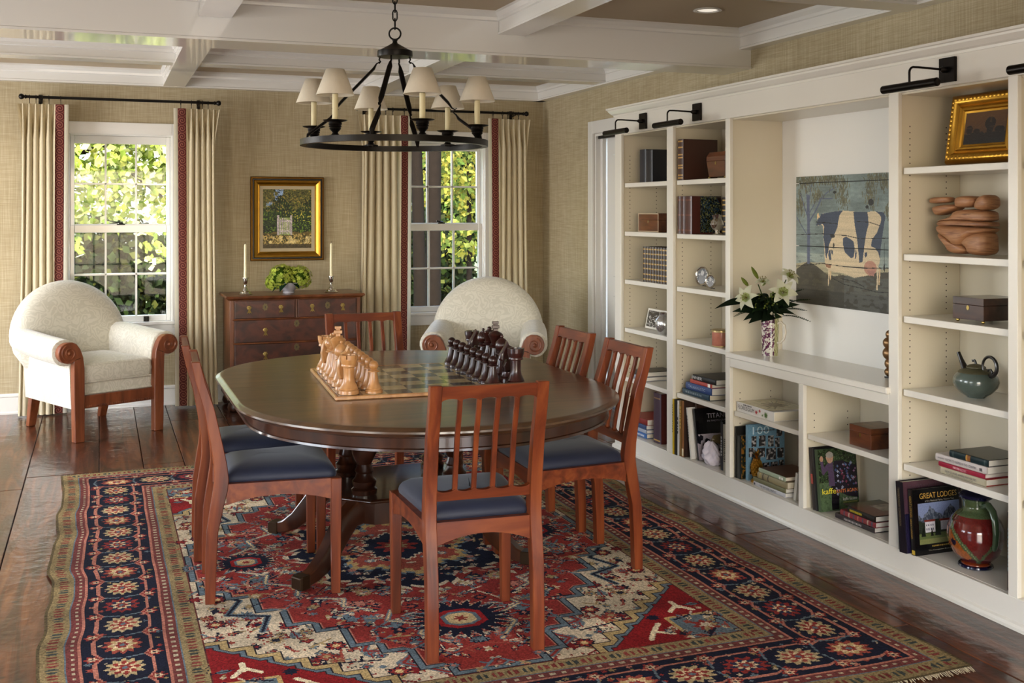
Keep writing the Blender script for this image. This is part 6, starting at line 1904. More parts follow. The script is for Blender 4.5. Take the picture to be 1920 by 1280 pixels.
# ---- niche cubbies
def florileg():
    D, L = 0.235, 0.30
    cv = Canvas(D, L, 60, 76, 'c9c2a4')
    cv.flower(D * 0.5, L * 0.45, 0.075, 9, '7d6a55', 0.6, sharp=True); cv.flower(D * 0.55, L * 0.5, 0.045, 7, '5f4f42', 0.6, sharp=True)
    for k in range(8): cv.line((D * 0.5, L * 0.45), (D * (0.5 + 0.42 * math.cos(k)), L * (0.45 + 0.38 * math.sin(k * 1.3))), 0.004, '6d7048')
    cv.grain(0.08, 20, 16)
    return cv
y0f, y1f = ys(1453), ys(1383)
book('thick white botanical book with red flower spine lying on the niche cubby shelf', y1f - y0f, 0.24, 0.047, 'd9d6d0', flat_mtx(3.118, y0f, 0.462 + EPS), pages='pages', art=florileg(),
     spine_lines=[('FLORILEGIUM', '2b2a2a', 0.05, 0.49, 0.30, 0.72), ('~7', '2b2a2a', 0.20, 0.42, 0.78, 0.93)], round_spine=False)
_fb = [o for o in COL.objects if o.get('label', '').startswith('thick white botanical')][0]
_L = y1f - y0f
for (u, v, r_, c, n_) in ((0.55, 0.45, 0.012, 'a32a2a', 7), (0.64, 0.70, 0.010, 'b03a34', 6), (0.80, 0.45, 0.017, '4a6a2a', 8), (0.71, 0.32, 0.007, '5a7a34', 6)):
    pts = [(r_ * (0.72 + 0.28 * math.cos(n_ * a)) * math.cos(a), r_ * (0.72 + 0.28 * math.cos(n_ * a)) * math.sin(a)) for a in [2 * PI * k / 42 for k in range(42)]]
    MB().add([(-0.0012, _L * (1 - u) - p, 0.047 * v + q) for p, q in pts], [tuple(range(42))]).build('printed_flower', bookmat(c), _fb)
def blue_photos():
    D, L = 0.225, 0.285
    cv = Canvas(D, L, 110, 138, '5f8296')
    g = np.random.default_rng(4)
    n = vnoise(138, 110, 30, 26)
    for (x, y, w, h) in ((0.10, 0.60, 0.14, 0.20), (0.30, 0.60, 0.18, 0.20), (0.55, 0.58, 0.15, 0.20), (0.74, 0.56, 0.12, 0.17), (0.03, 0.42, 0.14, 0.17), (0.24, 0.40, 0.22, 0.17), (0.50, 0.34, 0.26, 0.21), (0.80, 0.36, 0.17, 0.18), (0.05, 0.10, 0.12, 0.20), (0.20, 0.18, 0.10, 0.26), (0.40, 0.10, 0.18, 0.20), (0.62, 0.10, 0.20, 0.20), (0.85, 0.12, 0.12, 0.20), (0.78, 0.76, 0.16, 0.14)):
        x, y, w, h = x * D, y * L, w * D, h * L
        cv.rect(x, y, x + w, y + h, '2a2728')
        m = (cv.X > x) & (cv.X < x + w) & (cv.Y > y) & (cv.Y < y + h)
        cv.put(m & (n > 0.5), '6a6665'); cv.put(m & (n > 0.72), '9c9896')
    cv.grain(0.08)
    return cv
upright('dark framed tall book at the far end of the niche cubby floor', 1381.2, 1383.6, 801, ZB, 0.22, '15130f', x=3.105, y=4.902, T=0.016, round_spine=False)
def sunflower():
    D, L = 0.15, 0.225
    cv = Canvas(D, L, 60, 90, '1c1a10')
    n = vnoise(90, 60, 22, 15)
    cv.put(n > 0.5, '3a3418'); cv.put(n > 0.68, '7a4e18')
    for (x, y, r) in ((0.3, 0.25, 0.03), (0.6, 0.2, 0.028), (0.5, 0.4, 0.022), (0.75, 0.6, 0.02)): cv.flower(D * x, L * y, r, 12, 'b8801e', 0.5, sharp=True); cv.ell(D * x, L * y, r * 0.3, r * 0.3, '2a1a0a')
    return cv
upright('dark book with sunflower jacket in the niche cubby', 1384, 1389, 816, ZB, 0.16, '14150f', x=3.108, y=4.884, T=0.03, L=0.225, art=sunflower(), round_spine=False)
def blue_book():
    lab = 'pale blue book covered with small black-and-white photographs in the niche cubby'
    upright(lab, 1397.5, 1404, 791, ZB, 0.225, '6f93a8', x=3.13, L=0.285, lean=0, T=0.022, art=blue_photos(), round_spine=False)
    t = [o for o in COL.objects if o.get('label') == lab][0]
    T = 0.022
    lettering('100', 'a9bcc6', t, (0.03, 0.235, T + 0.0009), (1, 0, 0), (0, 1, 0), 0.10, 0.040)
    lettering('~16', '14181c', t, (0.045, 0.248, T + 0.0012), (1, 0, 0), (0, 1, 0), 0.12, 0.008)
blue_book()
z = ZB + EPS
z = flat('white-spined book at the bottom of the stack beside the gilt pineapple', 1413, 1472, z, 0.021, 0.20, 'b9b8bc', x=3.108, pages='pages_w', spine_lines=[('THE NATURAL HABITAT', '3a3a40', 0.22, 0.75, 0.3, 0.75), ('~1', '3a3a40', 0.03, 0.08, 0.2, 0.8)])
z = flat('olive green book second in the stack beside the gilt pineapple', 1413, 1472.5, z, 0.023, 0.20, '6a6848', x=3.108, pages='pages_w')
z = flat('brown and gold book third in the stack beside the gilt pineapple', 1421, 1475.5, z, 0.033, 0.21, '8a7f60', x=3.108, pages='pages', bands=[(0.62, '2c241c'), (0.8, '2c241c'), (0.9, 'b09a60')])
flat('pale green-spined book with dark cover topping the stack beside the gilt pineapple', 1423, 1472, z, 0.022, 0.20, '5a3a24', x=3.108, pages='pages', spine_col='9aa890', spine_lines=[('~2', 'e0e0d8', 0.80, 0.95, 0.2, 0.8)])
upright('white book leaning against the cubby divider', 1486.5, 1491, 890, ZB, 0.16, 'c9c4b8', x=3.125, lean=-9, L=0.135, round_spine=False)
upright('black book with red spine mark against the cubby divider', 1529, 1534, 840, ZB, 0.22, '1a0f10', x=3.108, L=0.285, lean=6.5, y=4.238, T=0.022, spine_lines=[('~1', 'b04a3c', 0.42, 0.58, 0.1, 0.9)], round_spine=False)
upright('slim dark book between black book and knitting book', 1534.3, 1538, 840, ZB, 0.22, '0f0e12', x=3.108, L=0.285, lean=6.5, y=4.2152, T=0.014, round_spine=False)
def knit_cover():
    D, L = 0.215, 0.282
    cv = Canvas(D, L, 120, 156, '2c3a24')
    n = vnoise(156, 120, 40, 30); m = vnoise(156, 120, 70, 56)
    cv.put(n > 0.6, '1a2416'); cv.put(m > 0.75, '4a5a38')
    cv.put(cv.Y < L * 0.46, '4a5c40'); cv.put((cv.Y < L * 0.46) & (n > 0.6), '3c4c34')
    # figure in a purple shirt holding up a dark patterned knit
    cv.poly([(D * 0.10, L * 0.66), (D * 0.16, L * 0.72), (D * 0.28, L * 0.79), (D * 0.38, L * 0.78), (D * 0.40, L * 0.40), (D * 0.24, L * 0.40), (D * 0.24, L * 0.66), (D * 0.12, L * 0.60)], '4a3a52')
    for k in range(6): cv.line((D * (0.25 + 0.025 * k), L * 0.41), (D * (0.25 + 0.025 * k), L * 0.77), 0.0015, '6d5a74')
    cv.line((D * 0.12, L * 0.62), (D * 0.09, L * 0.80), 0.016, '4a3a52'); cv.ell(D * 0.09, L * 0.85, 0.010, 0.013, 'a07a62')
    cv.ell(D * 0.305, L * 0.865, 0.020, 0.027, 'a8836c'); cv.ell(D * 0.305, L * 0.905, 0.021, 0.014, '8d8780')
    cv.poly([(D * 0.30, L * 0.40), (D * 0.52, L * 0.40), (D * 0.46, L * 0.02), (D * 0.28, L * 0.02)], '16131a')
    cv.poly([(D * 0.40, L * 0.80), (D * 0.62, L * 0.80), (D * 0.98, L * 0.70), (D * 0.98, L * 0.18), (D * 0.70, L * 0.22), (D * 0.40, L * 0.34)], '1e1826')
    g = np.random.default_rng(9)
    for k in range(60):
        x, y = D * g.uniform(0.42, 0.96), L * g.uniform(0.26, 0.76)
        cv.flower(x, y, g.uniform(0.004, 0.008), 4, ('5a6a8a', '6a3040', '8a90a0', '3a4a6a', '7a5a70')[g.integers(5)], 0.5)
    cv.grain(0.12)
    return cv
def knit_book():
    lab = 'large knitting book with yellow and orange title showing a man in a purple shirt'
    upright(lab, 1538.4, 1543.5, 838, ZB, 0.215, '46583c', x=3.112, L=0.282, lean=6.5, y=4.2005, T=0.024, art=knit_cover(), round_spine=False)
    t = [o for o in COL.objects if o.get('label') == lab][0]
    T = 0.024
    q = T + 0.0012
    lettering('kaffe', 'd8c82a', t, (0.012, 0.078, q), (1, 0, 0), (0, 1, 0), 0.076, 0.026)
    lettering('KNITS AGAIN', 'd87a2c', t, (0.092, 0.079, q), (1, 0, 0), (0, 1, 0), 0.116, 0.016)
    lettering('kaffe fassett', 'b9b6a8', t, (0.125, 0.042, q), (1, 0, 0), (0, 1, 0), 0.078, 0.014)
    lettering('~14', '8d8a3a', t, (0.125, 0.032, q), (1, 0, 0), (0, 1, 0), 0.078, 0.005)
knit_book()
z = ZB + EPS
z = flat('dark book with white-edged jacket at the bottom of the three-book stack by the knitting book', 1566.5, 1639, z, 0.023, 0.21, '2c2426', pages='pages_w', spine_lines=[('~14', 'a9a4a4', 0.25, 0.7, 0.3, 0.7)])
z = flat('red tartan-patterned book in the middle of the three-book stack by the knitting book', 1576, 1641, z, 0.024, 0.20, '7d2c30', pages='pages_w', bands=[(f, c) for f, c in ((0.08, '3c4a5c'), (0.2, 'b0a08c'), (0.34, '3c4a5c'), (0.48, 'b06a50'), (0.6, '3c4a5c'), (0.74, 'b0a08c'), (0.88, '3c4a5c'))])
def top_red():
    cv = Canvas(0.205, 0.22, 40, 44, '7a3a26')
    cv.rect(0.09, 0.06, 0.19, 0.15, '9c9484'); cv.rect(0.0, 0.16, 0.205, 0.22, '4a4c2c'); cv.grain(0.15, 12, 12)
    return cv
flat('black-spined book with rust and grey cover topping the stack by the knitting book', 1590, 1641, z, 0.026, 0.205, '16120f', pages='pages_w', art=None, spine_lines=[('~15', 'c9b22a', 0.10, 0.55, 0.3, 0.7)])
_tb = [o for o in COL.objects if o.get('label', '').startswith('black-spined book with rust')][0]
_c = top_red(); _c.w = 0.205; 
obj('cover_art', Canvas.mesh(_c, 'cover_art'), M['gloss_print'], _tb, (0.002, 0.004, 0.0263))

# ---- bay with the teapot
z = S3[4] + EPS
z = flat('cream book with red boards at the bottom of the stack under the teapot shelf', 1764.4, 1848, z, 0.027, 0.23, 'a8a08a', pages='pages_w', spine_lines=[('NEW CLASSIC AMERICAN HOUSES', '4a4c54', 0.12, 0.82, 0.42, 0.72), ('~30', '7a7668', 0.15, 0.75, 0.18, 0.30)])
_rb = [o for o in COL.objects if o.get('label', '').startswith('cream book with red boards')][0]
for ch in _rb.children:
    if ch.name.startswith('boards'): ch.data = ch.data.copy(); ch.data.materials.clear(); ch.data.materials.append(bookmat('a83a32'))
z = flat('crimson book second in the stack under the teapot shelf', 1760, 1846, z, 0.019, 0.22, '8e1c34', pages='pages_w', spine_lines=[('~6', 'd8a0a8', 0.34, 0.47, 0.35, 0.8), ('MASTERS', 'd8a0a8', 0.48, 0.63, 0.25, 0.75)])
z = flat('white book third in the stack under the teapot shelf', 1755, 1851, z, 0.029, 0.24, 'bfb6b2', pages='pages_w', spine_lines=[('ROOMS TO INSPIRE IN THE COUNTRY', '4a4a52', 0.22, 0.82, 0.35, 0.68), ('~9', '8a8686', 0.06, 0.18, 0.40, 0.60), ('~2', '3a3a40', 0.88, 0.92, 0.3, 0.7)])
flat('dark green-black book with leather label topping the stack under the teapot shelf', 1781, 1852.5, z, 0.027, 0.20, '15191a', pages='pages_w', spine_col='16282c', bands=[(0.07, '3a4a48'), (0.90, '3a4a48'), (0.46, '7a4a24'), (0.50, '7a4a24'), (0.54, 'a8803c')], rough=0.3)
def trans_cover():
    D, L = 0.295, 0.285
    cv = Canvas(D, L, 70, 80, '1a1420')
    t_ = np.clip(cv.Y / L, 0, 1)[..., None]
    cv.a[:] = np.where(t_ > 0.55, hexc('4a3038') * t_ + hexc('3a2a40') * (1 - t_), hexc('1c1830'))
    cv.grain(0.08, 10, 10)
    return cv
def lodge_cover():
    D, L = 0.235, 0.262
    cv = Canvas(D, L, 140, 156, '0b0a0c')
    x0, y0, y1 = 0.024, L * 0.16, L * 0.78
    n = vnoise(156, 140, 36, 50); m = vnoise(156, 140, 12, 16)
    cv.rect(x0, y0, D, y1, '6f7a9a')
    ridge = y1 - 0.012 - 0.045 * np.abs(np.sin(cv.X * 30 + 0.6)) * (0.4 + m) 
    cv.put((cv.X > x0) & (cv.Y > y0) & (cv.Y < ridge), '3c4350'); cv.put((cv.X > x0) & (cv.Y > y0 + 0.06) & (cv.Y < ridge) & (n > 0.55), '5d6470')
    cv.put((cv.X > x0) & (cv.Y > y0) & (cv.Y < y0 + 0.085 + 0.015 * m), '232a22'); cv.put((cv.X > x0) & (cv.Y > y0) & (cv.Y < y0 + 0.042), '4f5a34'); cv.put((cv.X > x0) & (cv.Y > y0) & (cv.Y < y0 + 0.02), '6a6c44')
    cv.rect(0.055, y0 + 0.045, 0.105, y0 + 0.088, 'b9b6bc'); cv.rect(0.052, y0 + 0.088, 0.108, y0 + 0.096, '6a2c26'); cv.rect(0.135, y0 + 0.05, 0.20, y0 + 0.085, 'a9a6ac'); cv.rect(0.13, y0 + 0.085, 0.205, y0 + 0.094, '6a2c26')
    for i in range(4):
        for j in range(2): cv.rect(0.060 + 0.011 * i, y0 + 0.054 + 0.016 * j, 0.065 + 0.011 * i, y0 + 0.062 + 0.016 * j, '4a4a5a')
    for (x, r) in ((0.118, 0.016), (0.045, 0.012), (0.088, 0.008)): cv.poly([(x - r, y0 + 0.030), (x + r, y0 + 0.030), (x, y0 + 0.030 + r * 4)], '151c16')
    cv.grain(0.08)
    return cv
def big_books():
    lab = 'dark purple conservation book leaning at the divider behind the lodge book'
    upright(lab, 1686, 1699, 899, ZB, 0.30, '15101a', x=3.052, lean=5, L=0.285, art=trans_cover(), round_spine=False, spine_lines=[('TRANSBOUNDARY CONSERVATION', '7a6a50', 0.08, 0.62, 0.3, 0.6)])
    t = [o for o in COL.objects if o.get('label') == lab][0]; T = ys(1686, 3.052) - ys(1699, 3.052)
    lettering('TRANSBOUNDARY CONSERVATION', '2a1c22', t, (0.03, 0.250, T + 0.001), (1, 0, 0), (0, 1, 0), 0.25, 0.020)
    lab = 'black lodge book with mountain photograph and gold title beside the pottery jug'
    upright(lab, 1709, 1717.5, 917, ZB, 0.235, '0b0a0c', x=3.07, lean=5, L=0.262, art=lodge_cover(), round_spine=False, spine_lines=[('GREAT LODGES', 'b08a3c', 0.10, 0.42, 0.3, 0.75), ('GREAT LODGES', 'b08a3c', 0.45, 0.75, 0.25, 0.6), ('~1', 'c9a83c', 0.92, 0.985, 0.1, 0.9)])
    t = [o for o in COL.objects if o.get('label') == lab][0]; T = ys(1709, 3.07) - ys(1717.5, 3.07)
    q = T + 0.0012
    lettering('GREAT LODGES', 'b08a3c', t, (0.034, 0.223, q), (1, 0, 0), (0, 1, 0), 0.19, 0.022)
    lettering('of the National Parks, Volume Two', '8d887c', t, (0.060, 0.208, q), (1, 0, 0), (0, 1, 0), 0.15, 0.0085)
    lettering('~14', '9a7c34', t, (0.085, 0.029, q), (1, 0, 0), (0, 1, 0), 0.10, 0.006)
    lettering('The Companion Book to the', '8d887c', t, (0.065, 0.013, q), (1, 0, 0), (0, 1, 0), 0.14, 0.006)
big_books()
upright('black book with teal spine script standing past the pottery jug', 1888, 1893, 960, ZB, 0.22, '0e1012', x=3.115, L=0.285, spine_lines=[('~11', '6a8a8c', 0.2, 0.75, 0.3, 0.7)], round_spine=False)

# ================================================================== boxes and ornaments on the shelves
def wbox(label, name, x, y_far, z, Lx, Ly, H, mat, lid=0.3, feet=False, trim_mat=None, taper=0.0, dome=0.0):
    """box whose front faces -X; spans y_far-Ly..y_far"""
    t = thing(name, label, 'box', (x + Lx / 2, y_far - Ly / 2, z + EPS))
    hx, hy = Lx / 2, Ly / 2
    z0 = 0.012 if feet else 0.0
    zl = z0 + (H - z0) * (1 - lid)
    k = 1 - taper
    MB().hexa([(-hx * k, -hy * k, z0), (hx * k, -hy * k, z0), (hx * k, hy * k, z0), (-hx * k, hy * k, z0)], [(-hx, -hy, zl - 0.0008), (hx, -hy, zl - 0.0008), (hx, hy, zl - 0.0008), (-hx, hy, zl - 0.0008)]).build('body', mat, t, bevel=0.0015)
    kk = 1 - dome
    lo = [[(-hx, -hy, zl), (hx, -hy, zl), (hx, hy, zl), (-hx, hy, zl)], [(-hx, -hy, zl + (H - zl) * (0.5 if dome else 0.97)), (hx, -hy, zl + (H - zl) * (0.5 if dome else 0.97)), (hx, hy, zl + (H - zl) * (0.5 if dome else 0.97)), (-hx, hy, zl + (H - zl) * (0.5 if dome else 0.97))],
          [(-hx * kk, -hy * kk, H), (hx * kk, -hy * kk, H), (hx * kk, hy * kk, H), (-hx * kk, hy * kk, H)]]
    MB().rings(lo).build('lid', mat, t, bevel=0.0015)
    MB().prism([(0.007 * math.cos(a), zl - 0.012 + 0.009 * math.sin(a)) for a in [2 * PI * q / 12 for q in range(12)]], -hx * (1 - taper * 0.1) - 0.0012, -hx + 0.002, 'x').build('lock_plate', trim_mat or M['brass'], t)
    if feet:
        for sx in (-1, 1):
            for sy in (-1, 1): MB().sphere((sx * (hx - 0.012), sy * (hy - 0.014), 0.0075), 0.0075, 10, 8).build('ball_foot', M['brass'], t, smooth=True)
    return t
bx = wbox('reddish tea caddy box with pale inlaid border on the doorway bay shelf', 'inlaid_box', 3.15, ys(1197, 3.15), S0[1], 0.17, ys(1197, 3.15) - ys(1234.5, 3.15), 0.115, M['box_wood'], lid=0.35, trim_mat=M['silver'])
_hy = (ys(1197, 3.15) - ys(1234.5, 3.15)) / 2
_bd = MB(); _x = -0.085 - 0.0012
for (a, b_, c, d_) in ((-_hy, _hy, 0.0, 0.006), (-_hy, _hy, 0.109, 0.115), (-_hy, -_hy + 0.006, 0.006, 0.109), (_hy - 0.006, _hy, 0.006, 0.109)):
    _bd.box(_x, a, c, _x + 0.0015, b_, d_)
_bd.build('inlay_border', plain('inlay', 'b9a58a', rough=0.4), bx)
wbox('small sarcophagus-shaped wooden caddy on the top shelf beside the brown leather tome', 'wooden_caddy', 3.16, ys(1324.5, 3.16), S1[0], 0.15, 0.19, 0.148, M['box_wood'], lid=0.36, taper=0.12, dome=0.14, feet=True)
wbox('plain polished walnut box on the cubby shelf above the knitting book', 'wooden_box', 3.14, ys(1592.5, 3.14), 0.462, 0.17, ys(1592.5, 3.14) - ys(1633, 3.14), 0.092, M['box_wood'], lid=0.28)
wbox('dark wooden box on brass ball feet above the green teapot', 'footed_box', 3.14, ys(1786.5, 3.14), S3[2], 0.19, ys(1786.5, 3.14) - ys(1844, 3.14), 0.098, M['box_dark'], lid=0.32, feet=True)

def bw_photo(w, h, nx, ny, seed, person=False):
    g = np.random.default_rng(seed)
    cv = Canvas(w, h, nx, ny, '1e1c1a')
    n = vnoise(ny, nx, 10, 10, g); m = vnoise(ny, nx, 22, 24, g)
    cv.put(n > 0.55, '4a4845'); cv.put((n > 0.5) & (m > 0.6), '8d8a86'); cv.put((m > 0.75) & (cv.Y < h * 0.6), 'c9c6c2')
    if person:
        cv.ell(w * 0.5, h * 0.35, w * 0.26, h * 0.26, '5f5b58'); cv.ell(w * 0.5, h * 0.66, w * 0.13, h * 0.13, '9a9692')
    return cv
def photo_frame():
    W, H = 0.30, 0.125
    x = 3.20; y1 = ys(1209, x)
    t = thing('photo_frame', 'white-bordered black-and-white photograph propped on the shelf below the gilt volumes', 'photograph', (x, y1 - W / 2, S0[3] + 0.0046), rot=(0, R(12), 0))
    MB().box(0, -W / 2, 0, 0.008, W / 2, H).build('mount', plain('photo_mount', 'd6d1c6', rough=0.5), t, bevel=0.001)
    cv = bw_photo(W - 0.024, H - 0.024, 90, 40, 3)
    o = cv.build('print', M['gloss_print'], t, (-0.0006, (W - 0.024) / 2, 0.012)); o.rotation_euler = Matrix(((0, 0, -1), (-1, 0, 0), (0, 1, 0))).to_euler()
    MB().box(0.008, -0.01, 0.0, 0.010, 0.01, 0.10).xform(Matrix.Translation((0.0, 0, 0)) ).build('easel', M['black'], t)
photo_frame()
def silver_globe():
    p = Vector((3.15, ys(1246, 3.15), S0[3] + EPS))
    t = thing('silver_globe_vase', 'round mercury-glass votive vase beside the propped photograph', 'vase', p)
    MB().lathe([(0.026, 0), (0.030, 0.006), (0.050, 0.030), (0.058, 0.058), (0.052, 0.088), (0.036, 0.108), (0.030, 0.116), (0.033, 0.128), (0.030, 0.128), (0.027, 0.116), (0.0005, 0.10)], 26, cap=False).build('body', plain('mercury_glass', 'c9c8c6', rough=0.2, metal=0.85, var=0.35, vscale=70, bump=0.4, bscale=80), t, smooth=True)
    MB().lathe([(0.0335, 0.126), (0.0345, 0.130), (0.030, 0.131)], 26, cap=False).build('rim', M['silver'], t, smooth=True)
silver_globe()
def creamer():
    t = thing('silver_jug', 'small silver cream jug with scroll handle beside the marbled book', 'jug', (3.15, ys(1345, 3.15), S1[1] + EPS), R(250))
    MB().lathe([(0.026, 0), (0.028, 0.005), (0.014, 0.012), (0.012, 0.020), (0.030, 0.036), (0.040, 0.056), (0.036, 0.074), (0.024, 0.088), (0.028, 0.104), (0.030, 0.108), (0.027, 0.108), (0.020, 0.088), (0.0005, 0.06)], 24, cap=False).build('body', M['silver'], t, smooth=True)
    MB().tube([(-0.024, 0, 0.10), (-0.046, 0, 0.112), (-0.056, 0, 0.092), (-0.044, 0, 0.066), (-0.034, 0, 0.054)], 0.004, 8).build('handle', M['silver'], t, smooth=True)
    MB().rings([[(0.018, -0.014, 0.092), (0.026, 0, 0.086), (0.018, 0.014, 0.092), (0.018, 0, 0.094)], [(0.030, -0.009, 0.110), (0.044, 0, 0.114), (0.030, 0.009, 0.110), (0.030, 0, 0.108)]]).build('spout', M['silver'], t, smooth=True)
creamer()
def oval_frame(label, px, py, z, a, b_, x, seed, rz):
    t = thing('oval_photo_frame', label, 'photo frame', (x, ys(px, x), z + EPS + 0.009), rot=(0, R(10), R(rz)))
    lo = []
    for r, d_ in ((1.0, 0.0), (1.02, -0.004), (0.96, -0.009), (0.86, -0.007), (0.80, -0.003)):
        lo.append([(d_, a * r * math.cos(q), b_ + b_ * r * math.sin(q)) for q in [2 * PI * k / 32 for k in range(32)]])
    MB().rings(lo, cap=False).build('frame_rim', M['silver'], t, smooth=True)
    cv = bw_photo(2 * a, 2 * b_, 40, 48, seed, True)
    cv.put(((cv.X - a) / (a * 0.82)) ** 2 + ((cv.Y - b_) / (b_ * 0.82)) ** 2 > 1, '1a1816')
    me = cv.mesh('print')
    bm = bmesh.new(); bm.from_mesh(me)
    bmesh.ops.delete(bm, geom=[f for f in bm.faces if ((f.calc_center_median().x - a) / (a * 0.9)) ** 2 + ((f.calc_center_median().y - b_) / (b_ * 0.9)) ** 2 > 1], context='FACES')
    bm.to_mesh(me); bm.free()
    o = obj('print', me, M['gloss_print'], t, (-0.003, a, 0.0)); o.rotation_euler = Matrix(((0, 0, -1), (-1, 0, 0), (0, 1, 0))).to_euler()
    MB().lathe([(0.96 * b_, 0.0), (0.96 * b_, 0.004)], 28, axis='x').xform(Matrix.Translation((0.0, 0, b_)) @ Matrix.Scale(a / b_, 4, (0, 1, 0))).build('backing', M['black'], t)
    MB().box(0.004, -0.012, 0.0, 0.03, 0.012, 0.004).build('easel_foot', M['black'], t)
oval_frame('larger oval silver photo frame in the bay below the silver jug', 1315, 536, S1[2], 0.045, 0.055, 3.20, 5, 22)
oval_frame('smaller oval silver photo frame overlapping the larger one', 1331, 538, S1[2], 0.032, 0.036, 3.14, 6, 22)
def pink_tin():
    t = thing('round_tin', 'round pink lacquered tin with gilt lid on the shelf beside the niche counter', 'tin', (3.165, ys(1352, 3.165), S1[3] + EPS))
    MB().lathe([(0.048, 0), (0.050, 0.003), (0.050, 0.078)], 28).build('body', plain('pink_lacquer', 'a86a58', rough=0.25, coat=0.5, var=0.3, vscale=40), t, smooth=True)
    MB().lathe([(0.050, 0.078), (0.053, 0.079), (0.053, 0.088), (0.050, 0.092), (0.0005, 0.093)], 28, cap=False).build('lid', plain('pale_gilt', 'b5a070', rough=0.3, metal=0.8), t, smooth=True)
    MB().lathe([(0.050, 0), (0.0525, 0.001), (0.0525, 0.005), (0.050, 0.006)], 28, cap=False).build('foot_rim', bpy.data.materials['pale_gilt'], t, smooth=True)
pink_tin()
def crumpled_cloth():
    p = Vector((3.152, ys(1337, 3.152), ZB + EPS))
    g = random.Random(4)
    ph = [g.uniform(0, 6) for _ in range(9)]
    b = MB(); loops = []
    for j in range(23):
        v = j / 22; L = []
        for k in range(56):
            a = 2 * PI * k / 56
            r = 0.060 * math.sin(PI * (0.10 + 0.86 * v)) ** 0.6 * (1.0 - 0.25 * v)
            fold = 0.86 + 0.34 * abs(math.sin(2.5 * a + 4 * v + ph[0])) + 0.22 * abs(math.sin(4 * a - 7 * v + ph[1])) - 0.16 * abs(math.sin(6 * a + 9 * v + ph[2]))
            L.append((r * fold * math.cos(a) * 0.75, r * fold * math.sin(a) * 1.15 + 0.02 * v, max(0.0, 0.115 * v + 0.012 * math.sin(3 * a + ph[3]) * v)))
        loops.append(L)
    b.rings(loops)
    tag(b.build('crumpled_cloth', plain('white_cloth', 'c9c2cc', rough=0.8, bump=0.15, bscale=150), smooth=True, ang=100, loc=p), 'crumpled white cloth lying in front of the ocean liner book', 'cloth')
crumpled_cloth()
def pineapple():
    p = Vector((3.16, 4.777, ZB + EPS))
    t = thing('gilt_pineapple', 'gilt pineapple ornament standing before the pale blue photo book', 'ornament', p)
    G = M['gold']
    MB().lathe([(0.030, 0), (0.031, 0.008), (0.026, 0.014), (0.018, 0.022), (0.022, 0.030)], 20).build('base', G, t, smooth=True)
    b = MB()
    for j in range(8):
        v = j / 7; z_ = 0.034 + 0.078 * v; r = 0.024 * math.sin(PI * (0.16 + 0.72 * v)) ** 0.7
        for k in range(9):
            a = 2 * PI * (k + 0.5 * (j % 2)) / 9
            b.sphere((r * math.cos(a), r * math.sin(a), z_), 0.0095, 6, 5)
    b.lathe([(0.016, 0.028), (0.023, 0.06), (0.021, 0.10), (0.010, 0.12)], 12)
    b.build('fruit', G, t, smooth=True)
    b = MB()
    for lv, (nn, ln, tl, z_) in enumerate(((9, 0.026, 40, 0.112), (7, 0.04, 65, 0.118), (4, 0.045, 80, 0.122))):
        for k in range(nn):
            vs, fs = leaf_poly(ln, 0.014, 4, 0.3, 0.25)
            m_ = Matrix.Translation((0, 0, z_)) @ Matrix.Rotation(2 * PI * k / nn + lv, 4, 'Z') @ Matrix.Rotation(R(-tl), 4, 'Y')
            b.add([m_ @ Vector(q) for q in vs], fs)
    b.build('leaf_crown', G, t, smooth=True)
pineapple()
def bead_stack():
    p = Vector((3.26, ys(1668, 3.26), 0.770 + EPS))
    t = thing('bronze_bead_sculpture', 'stacked bronze bead sculpture at the edge of the niche counter', 'sculpture', p)
    z_ = 0.006
    for k, r in enumerate((0.020, 0.026, 0.030, 0.026, 0.021)):
        MB().sphere((0.004 * math.sin(k * 2), 0.004 * math.cos(k * 2), z_ + r * 0.9), r, 16, 10).build('bead', plain('bronze_bead', '8a6a48', rough=0.35, metal=0.8) if 'bronze_bead' not in bpy.data.materials else bpy.data.materials['bronze_bead'], t, smooth=True)
        z_ += r * 1.62
    MB().lathe([(0.022, 0), (0.022, 0.004)], 16).build('base', M['black'], t)
bead_stack()

